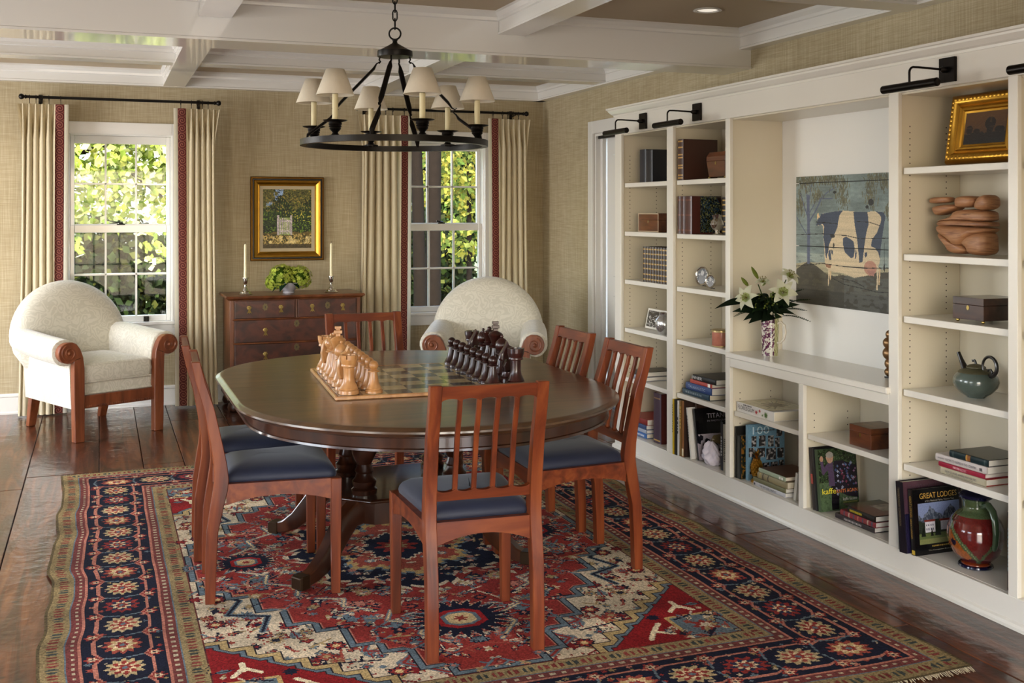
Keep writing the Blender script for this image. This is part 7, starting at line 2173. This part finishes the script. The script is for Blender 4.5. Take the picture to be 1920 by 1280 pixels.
# ---- cow picture on old boards, at the back of the niche
def cow():
    yl, yr, z0, z1 = 4.761, 3.985, 1.03, 1.686
    W, H = yl - yr, z1 - z0
    wv = W * (4.761 - 4.05) / (yl - yr)        # width of the part in view
    def P(x, y):      # picture coordinates of the photographed panel -> metres
        u = (x - 60) / 765.0
        yt = 85 - u * 35; yb = 1125 + u * 115
        return (u * wv, H * (1 - (y - yt) / (yb - yt)))
    cv = Canvas(W, H, 300, 254, '76837f')
    n = vnoise(254, 300, 26, 10); n2 = vnoise(254, 300, 60, 26); n3 = vnoise(254, 300, 8, 8)
    cv.a *= (0.86 + 0.26 * n3)[..., None]; cv.a *= (0.93 + 0.14 * n2)[..., None]
    cv.put((cv.Y < H * 0.40) & (n2 > 0.2), 'a9aea0', 0.5)
    LT = lambda pts: [P(*p) for p in pts]
    # distant cream hill and dark foreground
    cv.poly(LT([(60, 800), (150, 790), (330, 800), (420, 830), (560, 870), (700, 880), (830, 850), (990, 850), (990, 1000), (60, 960)]), 'a39a7c')
    cv.poly(LT([(60, 850), (110, 815), (150, 795), (185, 792), (250, 830), (330, 895), (400, 915), (470, 905), (560, 938), (640, 915), (720, 890), (830, 885), (990, 880), (990, 1280), (60, 1130)]), '474338')
    cv.put((cv.Y < H * 0.26) & (n2 > 0.55), '55503f', 0.6); cv.put((cv.Y < H * 0.12), '35322a', 0.6); cv.put((cv.Y < H * 0.25) & (cv.X > W * 0.5) & (n2 > 0.4), '5c605c', 0.5)
    # tree
    for w_, pts in ((0.024, [(172, 790), (174, 560), (172, 440), (168, 250)]), (0.010, [(172, 470), (230, 380), (280, 280)]), (0.008, [(170, 430), (130, 320), (100, 220)]), (0.006, [(155, 560), (95, 470), (65, 420)]), (0.006, [(185, 380), (250, 270), (300, 265), (380, 265)]), (0.006, [(172, 330), (190, 200), (210, 110)]), (0.006, [(170, 330), (150, 200), (140, 110)]), (0.005, [(270, 280), (330, 220), (410, 170)])):
        cv.path(LT(pts), w_, '555c72')
    g = np.random.default_rng(6)
    def tuft(x, y, w_, h_, k):
        for _ in range(k):
            a, b_ = g.normal(0, w_ / 2), g.normal(0, h_ / 2)
            p = P(x + a, y + b_); q = P(x + a + g.uniform(-10, 10), y + b_ - g.uniform(15, 45))
            cv.line(p, q, 0.006, ('5c5942', '6a664a', '4f4d3a')[g.integers(3)], 0.8)
    for (x, y, w_, h_, k) in ((110, 140, 70, 90, 70), (200, 120, 90, 70, 70), (300, 115, 110, 60, 70), (400, 130, 80, 70, 60), (460, 220, 50, 120, 60), (470, 300, 30, 70, 25), (250, 260, 60, 50, 40), (95, 340, 40, 100, 40), (735, 90, 70, 60, 50), (680, 200, 40, 110, 50), (690, 290, 50, 70, 30), (800, 140, 40, 90, 40), (815, 380, 30, 80, 30), (900, 120, 90, 80, 70)):
        tuft(x, y, w_, h_, k)
    CR, BL = 'cdb996', '3b4455'
    body = [(245, 488), (252, 455), (285, 395), (330, 388), (400, 376), (470, 368), (560, 378), (665, 380), (725, 377), (785, 386), (800, 425), (788, 480), (775, 600), (760, 690), (757, 800), (742, 850), (700, 905), (640, 918), (560, 930), (520, 915), (470, 890), (400, 880), (365, 870), (335, 850), (318, 820), (312, 700), (302, 560), (300, 500), (285, 480), (262, 492)]
    cv.poly(LT(body), CR)
    cv.poly(LT([(240, 490), (252, 452), (275, 420), (283, 397), (330, 388), (400, 376), (468, 369), (440, 410), (428, 470), (425, 505), (402, 560), (372, 608), (352, 660), (345, 715), (336, 730), (330, 768), (322, 735), (317, 680), (305, 590), (310, 500), (296, 478), (270, 490)]), BL)
    cv.poly(LT([(250, 440), (248, 395), (262, 388), (270, 420)]), 'd9b98a')
    cv.poly(LT([(553, 378), (662, 380), (670, 430), (672, 490), (655, 560), (642, 650), (632, 740), (625, 798), (600, 804), (596, 740), (590, 680), (582, 600), (565, 500)]), BL)
    cv.poly(LT([(470, 602), (495, 588), (530, 610), (556, 632), (565, 700), (555, 755), (535, 765), (505, 735), (485, 715), (470, 660)]), BL)
    cv.poly(LT([(726, 377), (785, 386), (800, 425), (790, 480), (780, 560), (765, 680), (757, 770), (745, 715), (722, 688), (690, 672), (700, 610), (735, 560), (765, 470), (768, 430), (750, 400)]), BL)
    for q_ in ([(350, 700), (365, 690), (372, 775), (358, 780), (346, 740)], [(372, 690), (385, 700), (385, 735), (372, 720)], [(570, 690), (580, 720), (575, 765), (565, 770)], [(640, 720), (660, 715), (660, 745), (645, 765)]):
        cv.poly(LT(q_), BL)
    cv.poly(LT([(342, 850), (366, 850), (356, 900), (350, 990), (344, 995), (346, 900)]), CR); cv.poly(LT([(358, 870), (372, 870), (367, 945), (360, 948)]), 'c9ad84')
    cv.poly(LT([(728, 850), (752, 845), (745, 920), (742, 1035), (730, 1040), (736, 920)]), CR); cv.poly(LT([(750, 850), (764, 850), (756, 990), (748, 995)]), 'c9ad84')
    cv.ell(*P(685, 850), 0.045, 0.035, 'b5846e'); cv.poly(LT([(660, 870), (720, 870), (712, 922), (690, 905), (678, 918)]), 'a9786a')
    cv.poly(LT([(318, 812), (372, 815), (366, 848), (330, 838)]), '8a6248')
    # wear: cracks and knots
    for pts in ([(60, 568), (300, 562), (400, 572), (500, 580), (600, 608), (830, 605)], [(60, 822), (300, 805), (480, 835), (650, 850), (830, 850)], [(380, 930), (480, 985), (640, 1025), (740, 1055), (830, 1058)], [(240, 462), (330, 470), (420, 480)], [(580, 460), (680, 470), (760, 500)], [(790, 650), (792, 880)], [(450, 935), (560, 960), (640, 1010)]):
        cv.path(LT(pts), 0.0035, '1d1a18')
    for (x, y, rx, ry) in ((383, 583, 0.018, 0.009), (400, 213, 0.014, 0.007), (690, 300, 0.02, 0.016), (660, 340, 0.012, 0.008), (392, 660, 0.006, 0.012), (790, 850, 0.006, 0.014)):
        cv.ell(*P(x, y), rx, ry, '1a1716', 0.85)
    cv.grain(0.07); cv.a *= (0.94 + 0.12 * vnoise(254, 300, 90, 6))[..., None]
    t = thing('cow_painting', 'folk-art cow painted on old blue-green boards hanging in the bookcase niche', 'painting', (XB - 0.0005, yl, z0))
    # separate boards: cut the picture into horizontal strips
    rows = [0, round(254 * 0.452), round(254 * 0.945), 254]
    bw = plain('old_board', '3a342c', rough=0.8, var=0.3, vscale=10)
    for a, b_ in zip(rows[:-1], rows[1:]):
        c2 = Canvas(W, H * (b_ - a) / 254, 300, b_ - a, '000000'); c2.a = cv.a[a:b_].copy()
        hh = c2.h - 0.004
        bd = MB().box(-0.019, -W, H * a / 254 + 0.002, -0.0045, 0, H * a / 254 + 0.002 + hh).build('board', bw, t, bevel=0.0015)
        c2.h = hh
        o = c2.build('painted_face', M['canvas'], bd, (-0.0196, 0, H * a / 254 + 0.002)); o.rotation_euler = Matrix(((0, 0, -1), (-1, 0, 0), (0, 1, 0))).to_euler()
    MB().box(-0.004, -W + 0.004, 0.004, 0, -0.004, H - 0.004).build('backing', M['black'], t)
cow()

# ---- small dark landscape in a heavy gilt frame, leaning on the top shelf
def landscape():
    W, H = 0.37, 0.284
    x = 3.235
    t = thing('gilt_landscape', 'small dark tree landscape in a heavy gilt frame leaning on the top shelf', 'painting', (x, ys(1778, x) - W / 2, S3[0] + 0.008), rot=(0, R(9), 0))
    def loops(prof):
        return [[(-d_, W / 2 - i, i), (-d_, -W / 2 + i, i), (-d_, -W / 2 + i, H - i), (-d_, W / 2 - i, H - i)] for i, d_ in prof]
    MB().rings(loops([(0, 0), (0, 0.012), (0.006, 0.026), (0.018, 0.036), (0.032, 0.034), (0.042, 0.024)]), cap=False).build('outer_moulding', M['gold'], t, smooth=True, ang=50)
    MB().rings(loops([(0.042, 0.024), (0.046, 0.020), (0.052, 0.024), (0.058, 0.018), (0.066, 0.018), (0.070, 0.012), (0.078, 0.010)]), cap=False).build('inner_moulding', M['gold'], t, smooth=True, ang=40)
    # leaf ornament running along the outer moulding
    b = MB(); g = random.Random(3)
    def run(p, q, nn, nrm):
        for k in range(nn):
            u = (k + 0.5) / nn
            y = p[0] + (q[0] - p[0]) * u; z_ = p[1] + (q[1] - p[1]) * u
            b.sphere((-0.033, y, z_), 0.010, 6, 5, (0.4, 1.2 if nrm else 0.8, 0.8 if nrm else 1.2))
    i = 0.022
    run((W / 2 - i, i), (-W / 2 + i, i), 16, True); run((W / 2 - i, H - i), (-W / 2 + i, H - i), 16, True); run((W / 2 - i, i), (W / 2 - i, H - i), 13, False); run((-W / 2 + i, i), (-W / 2 + i, H - i), 13, False)
    stuff(b.build('leaf_ornament', M['gold'], t, smooth=True))
    w, h = W - 0.156, H - 0.156
    cv = Canvas(w, h, 90, 64, '4a3018')
    tt = (cv.Y / h)[..., None]
    cv.a[:] = hexc('3a2414') * (1 - tt) + hexc('5a3c1e') * tt
    n = vnoise(64, 90, 12, 16)
    cv.put(cv.Y < h * (0.30 + 0.08 * n), '1a120c'); cv.put(cv.Y < h * 0.14, '15100c')
    for (x_, y_, rx, ry) in ((0.62, 0.62, 0.13, 0.20), (0.62, 0.45, 0.08, 0.16), (0.12, 0.46, 0.08, 0.14), (0.30, 0.40, 0.08, 0.08), (0.85, 0.42, 0.12, 0.10)):
        cv.ell(w * x_, h * y_, w * rx, h * ry, '1c130c')
    cv.put((n > 0.7) & (cv.Y > h * 0.5), '5f4222', 0.4)
    o = cv.build('canvas', M['canvas'], t, (-0.0105, w / 2, 0.078)); o.rotation_euler = Matrix(((0, 0, -1), (-1, 0, 0), (0, 1, 0))).to_euler()
    MB().box(-0.008, -W / 2 + 0.01, 0.01, 0.0, W / 2 - 0.01, H - 0.01).build('backing', M['box_dark'], t)
landscape()

# ---- carved sculpture
def sculpture():
    x = 3.24
    yc = ys(1806, x)
    t = thing('stone_sculpture', 'abstract carved brown stone sculpture of banded lobes on the second shelf', 'sculpture', (x, yc, S3[1] + EPS))
    m = wood('travertine', ('6a4126', '8f6140', 'a57650', '6a4228'), scale=(6, 5, 60), rough=0.5, nscale=1.6, bump=0.3)
    U = lambda px: (1806 - px) * 0.00213    # image-right is -Y
    V = lambda py: (483 - py) * 0.00213
    def slab(pts, hx, name, sm=2):
        lp = smooth_loop([(U(p), V(q)) for p, q in pts], sm)
        cx_ = sum(p[0] for p in lp) / len(lp); cz_ = sum(p[1] for p in lp) / len(lp)
        lo = []
        for xx, sc in ((-hx, 0.55), (-hx * 0.86, 0.82), (-hx * 0.55, 0.96), (0, 1.0), (hx * 0.55, 0.96), (hx * 0.86, 0.82), (hx, 0.55)):
            lo.append([(xx, cx_ + (p[0] - cx_) * sc, cz_ + (p[1] - cz_) * sc) for p in lp])
        MB().rings(lo).build(name, m, t, smooth=True, ang=60)
    slab([(1746, 425), (1760, 418), (1800, 416), (1880, 419), (1884, 424), (1882, 430), (1800, 427), (1762, 430)], 0.055, 'band')
    slab([(1745, 421), (1790, 411), (1800, 396), (1880, 398), (1883, 412), (1882, 420), (1800, 417), (1760, 420)], 0.050, 'band')
    slab([(1735, 390), (1798, 386), (1800, 396), (1770, 404), (1746, 410), (1738, 400)], 0.040, 'band')
    slab([(1747, 426), (1800, 428), (1884, 430), (1880, 438), (1845, 445), (1824, 462), (1808, 470), (1780, 452), (1752, 440)], 0.058, 'belly')
    slab([(1751, 440), (1770, 446), (1800, 462), (1826, 466), (1828, 481), (1786, 481), (1778, 468), (1756, 450)], 0.045, 'foot')
    slab([(1815, 455), (1840, 440), (1876, 436), (1878, 460), (1879, 482), (1834, 482), (1832, 470), (1818, 462)], 0.050, 'foot')
    slab([(1725, 379), (1730, 373), (1775, 372), (1779, 378), (1776, 384), (1735, 386), (1726, 384)], 0.030, 'pebble')
    slab([(1797, 386), (1799, 374), (1815, 371), (1845, 373), (1848, 384), (1838, 393), (1800, 394)], 0.042, 'pebble')
    slab([(1846, 390), (1856, 374), (1872, 369), (1882, 375), (1883, 392), (1872, 399), (1850, 398)], 0.042, 'pebble')
sculpture()

# ---- teapot
def teapot():
    x = 3.235
    p = (x, ys(1830, x), S3[3] + EPS)
    t = thing('ceramic_teapot', 'round grey-green ceramic teapot with black spout and coiled handle', 'teapot', p, 0)
    g1 = plain('celadon_glaze', '4a5650', rough=0.22, coat=0.6, var=0.35, vscale=14)
    g2 = plain('olive_glaze', '4a4630', rough=0.4, var=0.2, vscale=40, bump=0.3, bscale=120)
    dk = plain('black_glaze', '14100f', rough=0.3, coat=0.3)
    MB().lathe([(0.034, 0), (0.036, 0.003), (0.060, 0.018), (0.080, 0.040), (0.087, 0.062), (0.082, 0.082), (0.068, 0.098)], 36).build('body', g1, t, smooth=True)
    MB().lathe([(0.069, 0.0975), (0.062, 0.105), (0.042, 0.112), (0.036, 0.114)], 36).build('shoulder', g2, t, smooth=True)
    ld = MB().lathe([(0.034, 0.114), (0.037, 0.117), (0.037, 0.120), (0.026, 0.127), (0.008, 0.131), (0.0005, 0.131)], 32, cap=False).build('lid', g2, t, smooth=True)
    MB().tube([(0, 0.0, 0.130), (0, 0.003, 0.140), (0, 0.008, 0.146), (0, 0.013, 0.144), (0, 0.015, 0.138), (0, 0.019, 0.138), (0, 0.021, 0.146)], [0.005, 0.004, 0.0035, 0.003, 0.0025, 0.0022, 0.0018], 8).build('lid_knob', dk, ld, smooth=True)
    MB().tube([(0, 0.052, 0.094), (0, 0.066, 0.118), (0, 0.080, 0.142), (0, 0.094, 0.166)], [0.017, 0.012, 0.0085, 0.0075], 14).build('spout', dk, t, smooth=True)
    pts = [(0, -0.072, 0.082)]
    for k in range(40):
        a = R(-120 + k * 14.2); r_ = 0.040 - 0.0295 * max(0, k - 18) / 21
        cy_, cz_ = -0.070, 0.128
        if k > 24: cz_ = 0.128 - 0.018 * min(1, (k - 24) / 10); cy_ = -0.070 - 0.002 * min(1, (k - 24) / 10)
        pts.append((0, cy_ - r_ * math.cos(a) * -1 * -1, cz_ + r_ * math.sin(a)))
    pts = [(0, -0.050, 0.098), (0, -0.072, 0.090)] + [(0, -0.071 - 0.036 * math.cos(R(a)), 0.129 + 0.038 * math.sin(R(a))) for a in range(-75, 226, 12)]
    pts += [(0, -0.052, 0.100), (0, -0.066, 0.092), (0, -0.080, 0.098), (0, -0.084, 0.110), (0, -0.076, 0.119), (0, -0.066, 0.117), (0, -0.062, 0.110)]
    nn = len(pts)
    MB().tube(pts, [0.0085 * (1 - 0.62 * k / nn) for k in range(nn)], 10).build('handle', dk, t, smooth=True)
teapot()

# ---- pottery jug
def jug():
    x = 3.20
    base = on_z(1822, 1062, ZB)
    p = (base.x + 0.02, base.y, ZB + EPS)
    t = thing('pottery_jug', 'large glazed pottery jug in oxblood, orange and green with a strap handle', 'jug', p)
    prof = [(0.046, 0.020), (0.058, 0.026), (0.082, 0.050), (0.100, 0.085), (0.107, 0.120), (0.104, 0.155), (0.092, 0.185), (0.072, 0.208), (0.052, 0.222), (0.046, 0.235), (0.048, 0.258), (0.054, 0.268)]
    b = MB().lathe(prof, 72, cap=False)
    # refine rings for the glaze pattern
    fine = []
    for (r0, z0_), (r1, z1_) in zip(prof[:-1], prof[1:]):
        for k in range(5): fine.append((r0 + (r1 - r0) * k / 5, z0_ + (z1_ - z0_) * k / 5))
    fine.append(prof[-1])
    b = MB().lathe(fine, 120, cap=False)
    me = b.mesh('glaze', smooth=True, ang=80)
    cols = []
    RED_, GRN, ORG, NVY = (0.33, 0.09, 0.08), (0.25, 0.30, 0.19), (0.52, 0.27, 0.10), (0.07, 0.07, 0.16)
    # angle measured from the side facing the room (-x, -y)
    a0 = math.atan2(-0.72, -0.69)
    for f in me.polygons:
        c = f.center
        th = (math.atan2(c.y, c.x) - a0 + PI) % (2 * PI) - PI      # + to the picture right
        z_ = c.z
        col = RED_
        if z_ > 0.205: col = GRN
        # boundary line sweeping from upper left to lower right
        bl = 0.188 - 0.112 * (th + 1.25)
        d_ = z_ - bl
        if -0.014 < d_ < 0.014 and z_ < 0.215: col = GRN if abs(d_) > 0.003 else (0.40, 0.44, 0.30)
        elif d_ <= -0.014 and z_ < 0.19: col = ORG
        if col == ORG:
            if ((th + 1.22) / 0.07) ** 2 + ((z_ - 0.135) / 0.026) ** 2 < 1: col = NVY
            if ((th + 0.88) / 0.12) ** 2 + ((z_ - 0.105) / 0.012) ** 2 < 1: col = NVY
            if z_ < 0.060 + 0.02 * math.sin(3 * th): col = RED_
        bl2 = 0.03 + 0.16 * (th - 0.15)
        if abs(z_ - bl2) < 0.012 and th > 0.1 and z_ < 0.16: col = GRN
        cols.append(col)
    at = me.attributes.new('Col', 'FLOAT_COLOR', 'FACE')
    a_ = np.array(cols) * RNG.uniform(0.92, 1.08, (len(cols), 1)); a_ = np.where(a_ <= 0.04045, a_ / 12.92, ((a_ + 0.055) / 1.055) ** 2.4)
    at.data.foreach_set('color', np.concatenate([a_, np.ones((len(a_), 1))], 1).astype(np.float32).ravel())
    gm = attr_mat('jug_glaze', rough=0.14, coat=0.8)
    obj('body', me, gm, t)
    nv = plain('navy_glaze', '12122c', rough=0.15, coat=0.6)
    MB().lathe([(0.062, 0), (0.066, 0.004), (0.064, 0.010), (0.055, 0.013)], 40).build('foot_ring', nv, t, smooth=True)
    MB().lathe([(0.0545, 0.012), (0.054, 0.016), (0.046, 0.021)], 40).build('foot', plain('orange_glaze', '7a3214', rough=0.2, coat=0.6), t, smooth=True)
    MB().lathe([(0.054, 0.266), (0.062, 0.272), (0.064, 0.280), (0.058, 0.284), (0.050, 0.276), (0.042, 0.25), (0.0005, 0.22)], 40, cap=False).build('lip', nv, t, smooth=True)
    gg = plain('green_glaze', '3a4a34', rough=0.15, coat=0.7, var=0.25, vscale=20)
    d_ = Vector((math.cos(a0 + 0.62), math.sin(a0 + 0.62), 0))
    P = lambda r_, z_: tuple(d_ * r_ + Vector((0, 0, z_)))
    MB().tube([P(0.044, 0.245), P(0.075, 0.258), P(0.102, 0.240), P(0.118, 0.205), P(0.123, 0.160), P(0.119, 0.118), P(0.113, 0.100), P(0.112, 0.092)], [0.016, 0.016, 0.016, 0.015, 0.014, 0.013, 0.012, 0.008], 14, flat=0.7).build('handle', gg, t, smooth=True)
jug()

# ---- lily bouquet in a tall patterned mug
def bouquet():
    base = on_z(1440, 667, 0.770)
    t = thing('lily_vase', 'tall purple-patterned mug vase of white lilies on the niche counter', 'vase', (base.x + 0.012, base.y, 0.770 + EPS))
    H, rb, rt = 0.205, 0.040, 0.046
    nz, na = 110, 120
    prof = [(rb + (rt - rb) * k / nz, 0.002 + (H - 0.002) * k / nz) for k in range(nz + 1)]
    me = MB().lathe(prof, na, cap=False).mesh('mug_wall', smooth=True, ang=80)
    cv = Canvas(2 * PI * 0.043, H, 200, 150, 'b9b3a6')
    g = np.random.default_rng(12)
    for k in range(430):
        x, y = g.uniform(0, cv.w), g.uniform(0, H)
        a = g.uniform(0, 2 * PI); l = g.uniform(0.012, 0.026); w_ = l * 0.22
        e = (math.cos(a), math.sin(a))
        pts = [(x + e[0] * l * u - e[1] * w_ * s_, y + e[1] * l * u + e[0] * w_ * s_) for u, s_ in ((-0.5, 0), (-0.1, 0.8), (0.3, 0.9), (0.5, 0), (0.3, -0.9), (-0.1, -0.8))]
        cv.poly(pts, ('4a2038', '5a2a44', '3a1a2e', '6a3a54')[g.integers(4)])
    a0 = math.atan2(-0.83, -0.55)
    cols = np.zeros((len(me.polygons), 4), np.float32); cols[:, 3] = 1
    for i, f in enumerate(me.polygons):
        th = math.atan2(f.center.y, f.center.x)
        u = ((th + PI) / (2 * PI)) % 1
        c = cv.a[min(149, int(f.center.z / H * 150)), min(199, int(u * 200))]
        rel = (th - a0 + PI) % (2 * PI) - PI
        if 0.55 < rel < 2.2: c = hexc('8d8a5a') if (int(f.center.z * 60) + int(rel * 6)) % 3 else hexc('a9a67a')
        cols[i, :3] = lin(tuple(np.clip(c, 0, 1)))
    at = me.attributes.new('Col', 'FLOAT_COLOR', 'FACE'); at.data.foreach_set('color', cols.ravel())
    obj('mug', me, attr_mat('mug_glaze', rough=0.2, coat=0.5), t)
    MB().lathe([(0.0005, 0.0), (rb, 0.0), (rb, 0.003)], 40, cap=False).build('mug_base', plain('mug_bottom', 'b9b3a6', rough=0.3), t, smooth=True)
    MB().lathe([(rt - 0.006, H - 0.02), (rt - 0.004, H), (rt, H)], 40, cap=False).build('mug_rim', bpy.data.materials['mug_bottom'], t, smooth=True)
    # handle on the side away from the doorway
    hd = Vector((0.45, -0.89, 0))
    P = lambda r_, z_: tuple(hd * r_ + Vector((0, 0, z_)))
    MB().tube([P(0.041, 0.165), P(0.062, 0.176), P(0.082, 0.160), P(0.088, 0.125), P(0.078, 0.090), P(0.058, 0.070), P(0.040, 0.068)], 0.006, 10).build('handle', plain('mug_handle', 'c2b9a8', rough=0.25), t, smooth=True)
    lm = M['leaf']
    def add_leaf(name, pos, az, el, L, W, col, droop=0.4, n=6, fold=0.2, roll=None):
        if roll is None: roll = random.uniform(0.5, 1.1) * random.choice((-1, 1))
        vs, fs = leaf_poly(L, W, n, fold, droop)
        m_ = Matrix.Translation(pos) @ Matrix.Rotation(az, 4, 'Z') @ Matrix.Rotation(-el, 4, 'Y') @ Matrix.Rotation(roll, 4, 'X')
        me = MB().add([m_ @ Vector(q) for q in vs], fs).mesh(name, smooth=True, ang=180)
        color_mesh(me, [np.clip(np.array(col) * random.uniform(0.9, 1.1), 0, 1)] * len(me.polygons))
        return obj(name, me, lm, t)
    # screen directions: right = (rx, ry), toward viewer = (vx, vy)
    rv = Vector((0.82, -0.57, 0)); vv = Vector((-0.57, -0.82, 0))
    def SP(px, py, dpt=0.0):
        return rv * ((px - 1440) * 0.00265) + vv * dpt + Vector((0, 0, (667 - py) * 0.00265))
    az_of = lambda s_, d_: math.atan2((rv * s_ + vv * d_).y, (rv * s_ + vv * d_).x)
    G1, G2, G3 = (0.10, 0.16, 0.08), (0.07, 0.12, 0.06), (0.22, 0.27, 0.10)
    g = random.Random(17)
    # stems in the mug
    for (px, py) in ((1400, 555), (1418, 530), (1455, 540), (1470, 520), (1440, 560)):
        q = SP(px, py, 0.02)
        o = MB().tube([(g.uniform(-0.015, 0.015), g.uniform(-0.015, 0.015), 0.08), tuple(q * 0.5 + Vector((0, 0, 0.10))), tuple(q)], 0.0028, 6)
        me = o.mesh('stem', smooth=True); color_mesh(me, [(0.20, 0.27, 0.10)] * len(me.polygons)); obj('stem', me, lm, t)
    # broad leaves and fern sprays
    for (s_, d_, L, W, el, dr_, z_) in ((-1, 0.1, 0.15, 0.07, 0.35, 0.5, 0.22), (-1, 0.5, 0.10, 0.06, 0.1, 0.6, 0.22), (-0.5, 1, 0.11, 0.07, 0.25, 0.7, 0.21), (0.1, 1, 0.10, 0.07, 0.3, 0.8, 0.21), (0.6, 1, 0.11, 0.07, 0.3, 0.7, 0.22), (1, 0.4, 0.12, 0.07, 0.35, 0.5, 0.22), (0.9, -0.4, 0.12, 0.06, 0.5, 0.4, 0.23), (-0.8, -0.6, 0.12, 0.06, 0.6, 0.4, 0.23), (-0.2, 0.6, 0.10, 0.06, 0.9, 0.4, 0.24), (0.4, 0.4, 0.11, 0.06, 0.9, 0.4, 0.24), (0, -1, 0.13, 0.07, 0.8, 0.3, 0.23), (-0.6, 0.6, 0.11, 0.06, 0.7, 0.5, 0.25), (0.7, 0.7, 0.10, 0.06, 0.8, 0.5, 0.25)):
        add_leaf('leaf', Vector((0, 0, z_)) + (rv * s_ + vv * d_) * 0.025, az_of(s_, d_), el, L, W, g.choice((G1, G2)), dr_)
    for k in range(58):
        s_, d_ = g.uniform(-1, 1), g.uniform(-0.5, 1)
        add_leaf('leaf', SP(1438 + 26 * s_ * g.random(), 578 - 22 * g.random(), 0.03 * d_), az_of(s_, d_), g.uniform(-0.3, 0.7), g.uniform(0.05, 0.09), g.uniform(0.03, 0.05), g.choice((G1, G2, G2, (0.13, 0.20, 0.09))), 0.5)
    add_leaf('leaf', SP(1400, 565, 0.02), az_of(-1, 0.15), 0.15, 0.17, 0.06, G2, 0.45)
    def fern(pos, az, el, L):
        b = MB(); m_ = Matrix.Translation(pos) @ Matrix.Rotation(az, 4, 'Z') @ Matrix.Rotation(-el, 4, 'Y')
        for k in range(14):
            u = (k + 1) / 15; x_ = L * u; zc_ = -0.35 * L * u * u; ln = 0.030 * (1 - u * 0.75)
            for s_ in (-1, 1):
                b.add([m_ @ Vector(q) for q in ((x_, 0, zc_), (x_ + ln * 0.35, s_ * ln * 0.55, zc_ + 0.003), (x_ + ln * 0.7, s_ * ln, zc_ - 0.002), (x_ + ln * 0.15, s_ * ln * 0.6, zc_))], [(0, 1, 2, 3)])
        b.tube([m_ @ Vector((L * u, 0, -0.35 * L * u * u)) for u in (0, 0.3, 0.6, 0.9)], 0.0012, 4)
        me = b.mesh('fern_frond'); color_mesh(me, [(0.10, 0.17, 0.08)] * len(me.polygons)); obj('fern_frond', me, lm, t)
    fern(SP(1462, 590, 0.01), az_of(1, 0.15), 0.15, 0.14); fern(SP(1466, 570, 0.0), az_of(1, -0.1), 0.55, 0.13); fern(SP(1460, 580, 0.0), az_of(0.9, 0.3), 0.35, 0.13)
    fern(SP(1405, 583, 0.02), az_of(-1, 0.4), 0.05, 0.09); fern(SP(1412, 575, 0.03), az_of(-0.8, 0.5), 0.1, 0.09); fern(SP(1462, 560, 0.0), az_of(1, 0.0), 0.8, 0.12)
    # green berries
    b = MB()
    for k in range(46):
        q = SP(g.gauss(1440, 14), g.gauss(560, 9), 0.05 + g.uniform(-0.01, 0.02)); b.sphere(q, 0.0055, 8, 6)
    me = b.mesh('berries', smooth=True); color_mesh(me, [(0.33, 0.38, 0.08)] * len(me.polygons)); stuff(obj('berries', me, attr_mat('berry', rough=0.35), t))
    # lilies: six recurved petals, throat and stamens
    def lily(pos, axis, size, spread=1.0):
        ax = Vector(axis).normalized(); u = ax.orthogonal().normalized(); w_ = ax.cross(u)
        lt = None
        b = MB(); cols = []
        for k in range(6):
            a = 2 * PI * k / 6; e = u * math.cos(a) + w_ * math.sin(a); sd = ax.cross(e)
            rows = []; n = 7
            wmax = size * (0.21 if k % 2 else 0.29)
            for j in range(n + 1):
                v = j / n
                rad = size * (0.05 + 0.95 * spread * v ** 1.5); hh = size * (0.75 * v - 0.55 * v ** 3.2)
                wd = wmax * math.sin(PI * min(1, 0.12 + 0.88 * v)) ** 0.8 if j < n else 0.0006
                c = Vector(pos) + e * rad + ax * hh
                rows.append([c - sd * wd + ax * wd * 0.25, c, c + sd * wd + ax * wd * 0.25])
            n0 = len(b.f)
            b.rings(rows, cap=False, closed=False)
            for j in range(n):
                cc = (0.80, 0.80, 0.70) if j > 2 else (0.62, 0.66, 0.42)
                cols += [cc] * 3 if False else [cc, cc]
        me = bpy.data.meshes.new('lily'); me.from_pydata(b.v, [], b.f)
        for f in me.polygons: f.use_smooth = True
        color_mesh(me, cols[:len(me.polygons)] + [(0.8, 0.8, 0.7)] * max(0, len(me.polygons) - len(cols)))
        fo = obj('lily_flower', me, lm, t)
        b = MB(); cols = []
        for k in range(6):
            a = 2 * PI * k / 6 + 0.4; e = u * math.cos(a) + w_ * math.sin(a)
            tip = Vector(pos) + ax * size * 0.62 + e * size * 0.22
            b.tube([Vector(pos) + ax * size * 0.05, Vector(pos) + ax * size * 0.35 + e * size * 0.06, tip], 0.0009, 4); b.sphere(tip, 0.0035, 6, 4, (1, 1, 0.6))
        me = b.mesh('stamens'); color_mesh(me, [(0.45, 0.40, 0.16)] * len(me.polygons)); obj('stamens', me, lm, fo)
    lily(SP(1399, 556, 0.05), vv * 0.8 - rv * 0.45 + Vector((0, 0, 0.25)), 0.074, 0.95)
    lily(SP(1464, 545, 0.05), vv * 0.9 + rv * 0.10 + Vector((0, 0, 0.35)), 0.078, 0.95)
    lily(SP(1427, 532, 0.01), vv * 0.35 + Vector((0, 0, 0.9)), 0.072, 0.55)
    lily(SP(1474, 518, -0.01), vv * 0.4 + rv * 0.35 + Vector((0, 0, 0.6)), 0.070, 0.85)
    # buds
    for (p, q) in (((1418, 519), (1405, 496)), ((1399, 533), (1386, 517))):
        a, c = SP(*p, 0.02), SP(*q, 0.02)
        d_ = c - a
        b = MB().tube([a, a + d_ * 0.2, a + d_ * 0.5, a + d_ * 0.8, c], [0.004, 0.009, 0.0105, 0.007, 0.0015], 10)
        me = b.mesh('lily_bud', smooth=True); color_mesh(me, [(0.42, 0.46, 0.18)] * len(me.polygons)); obj('lily_bud', me, lm, t)
bouquet()
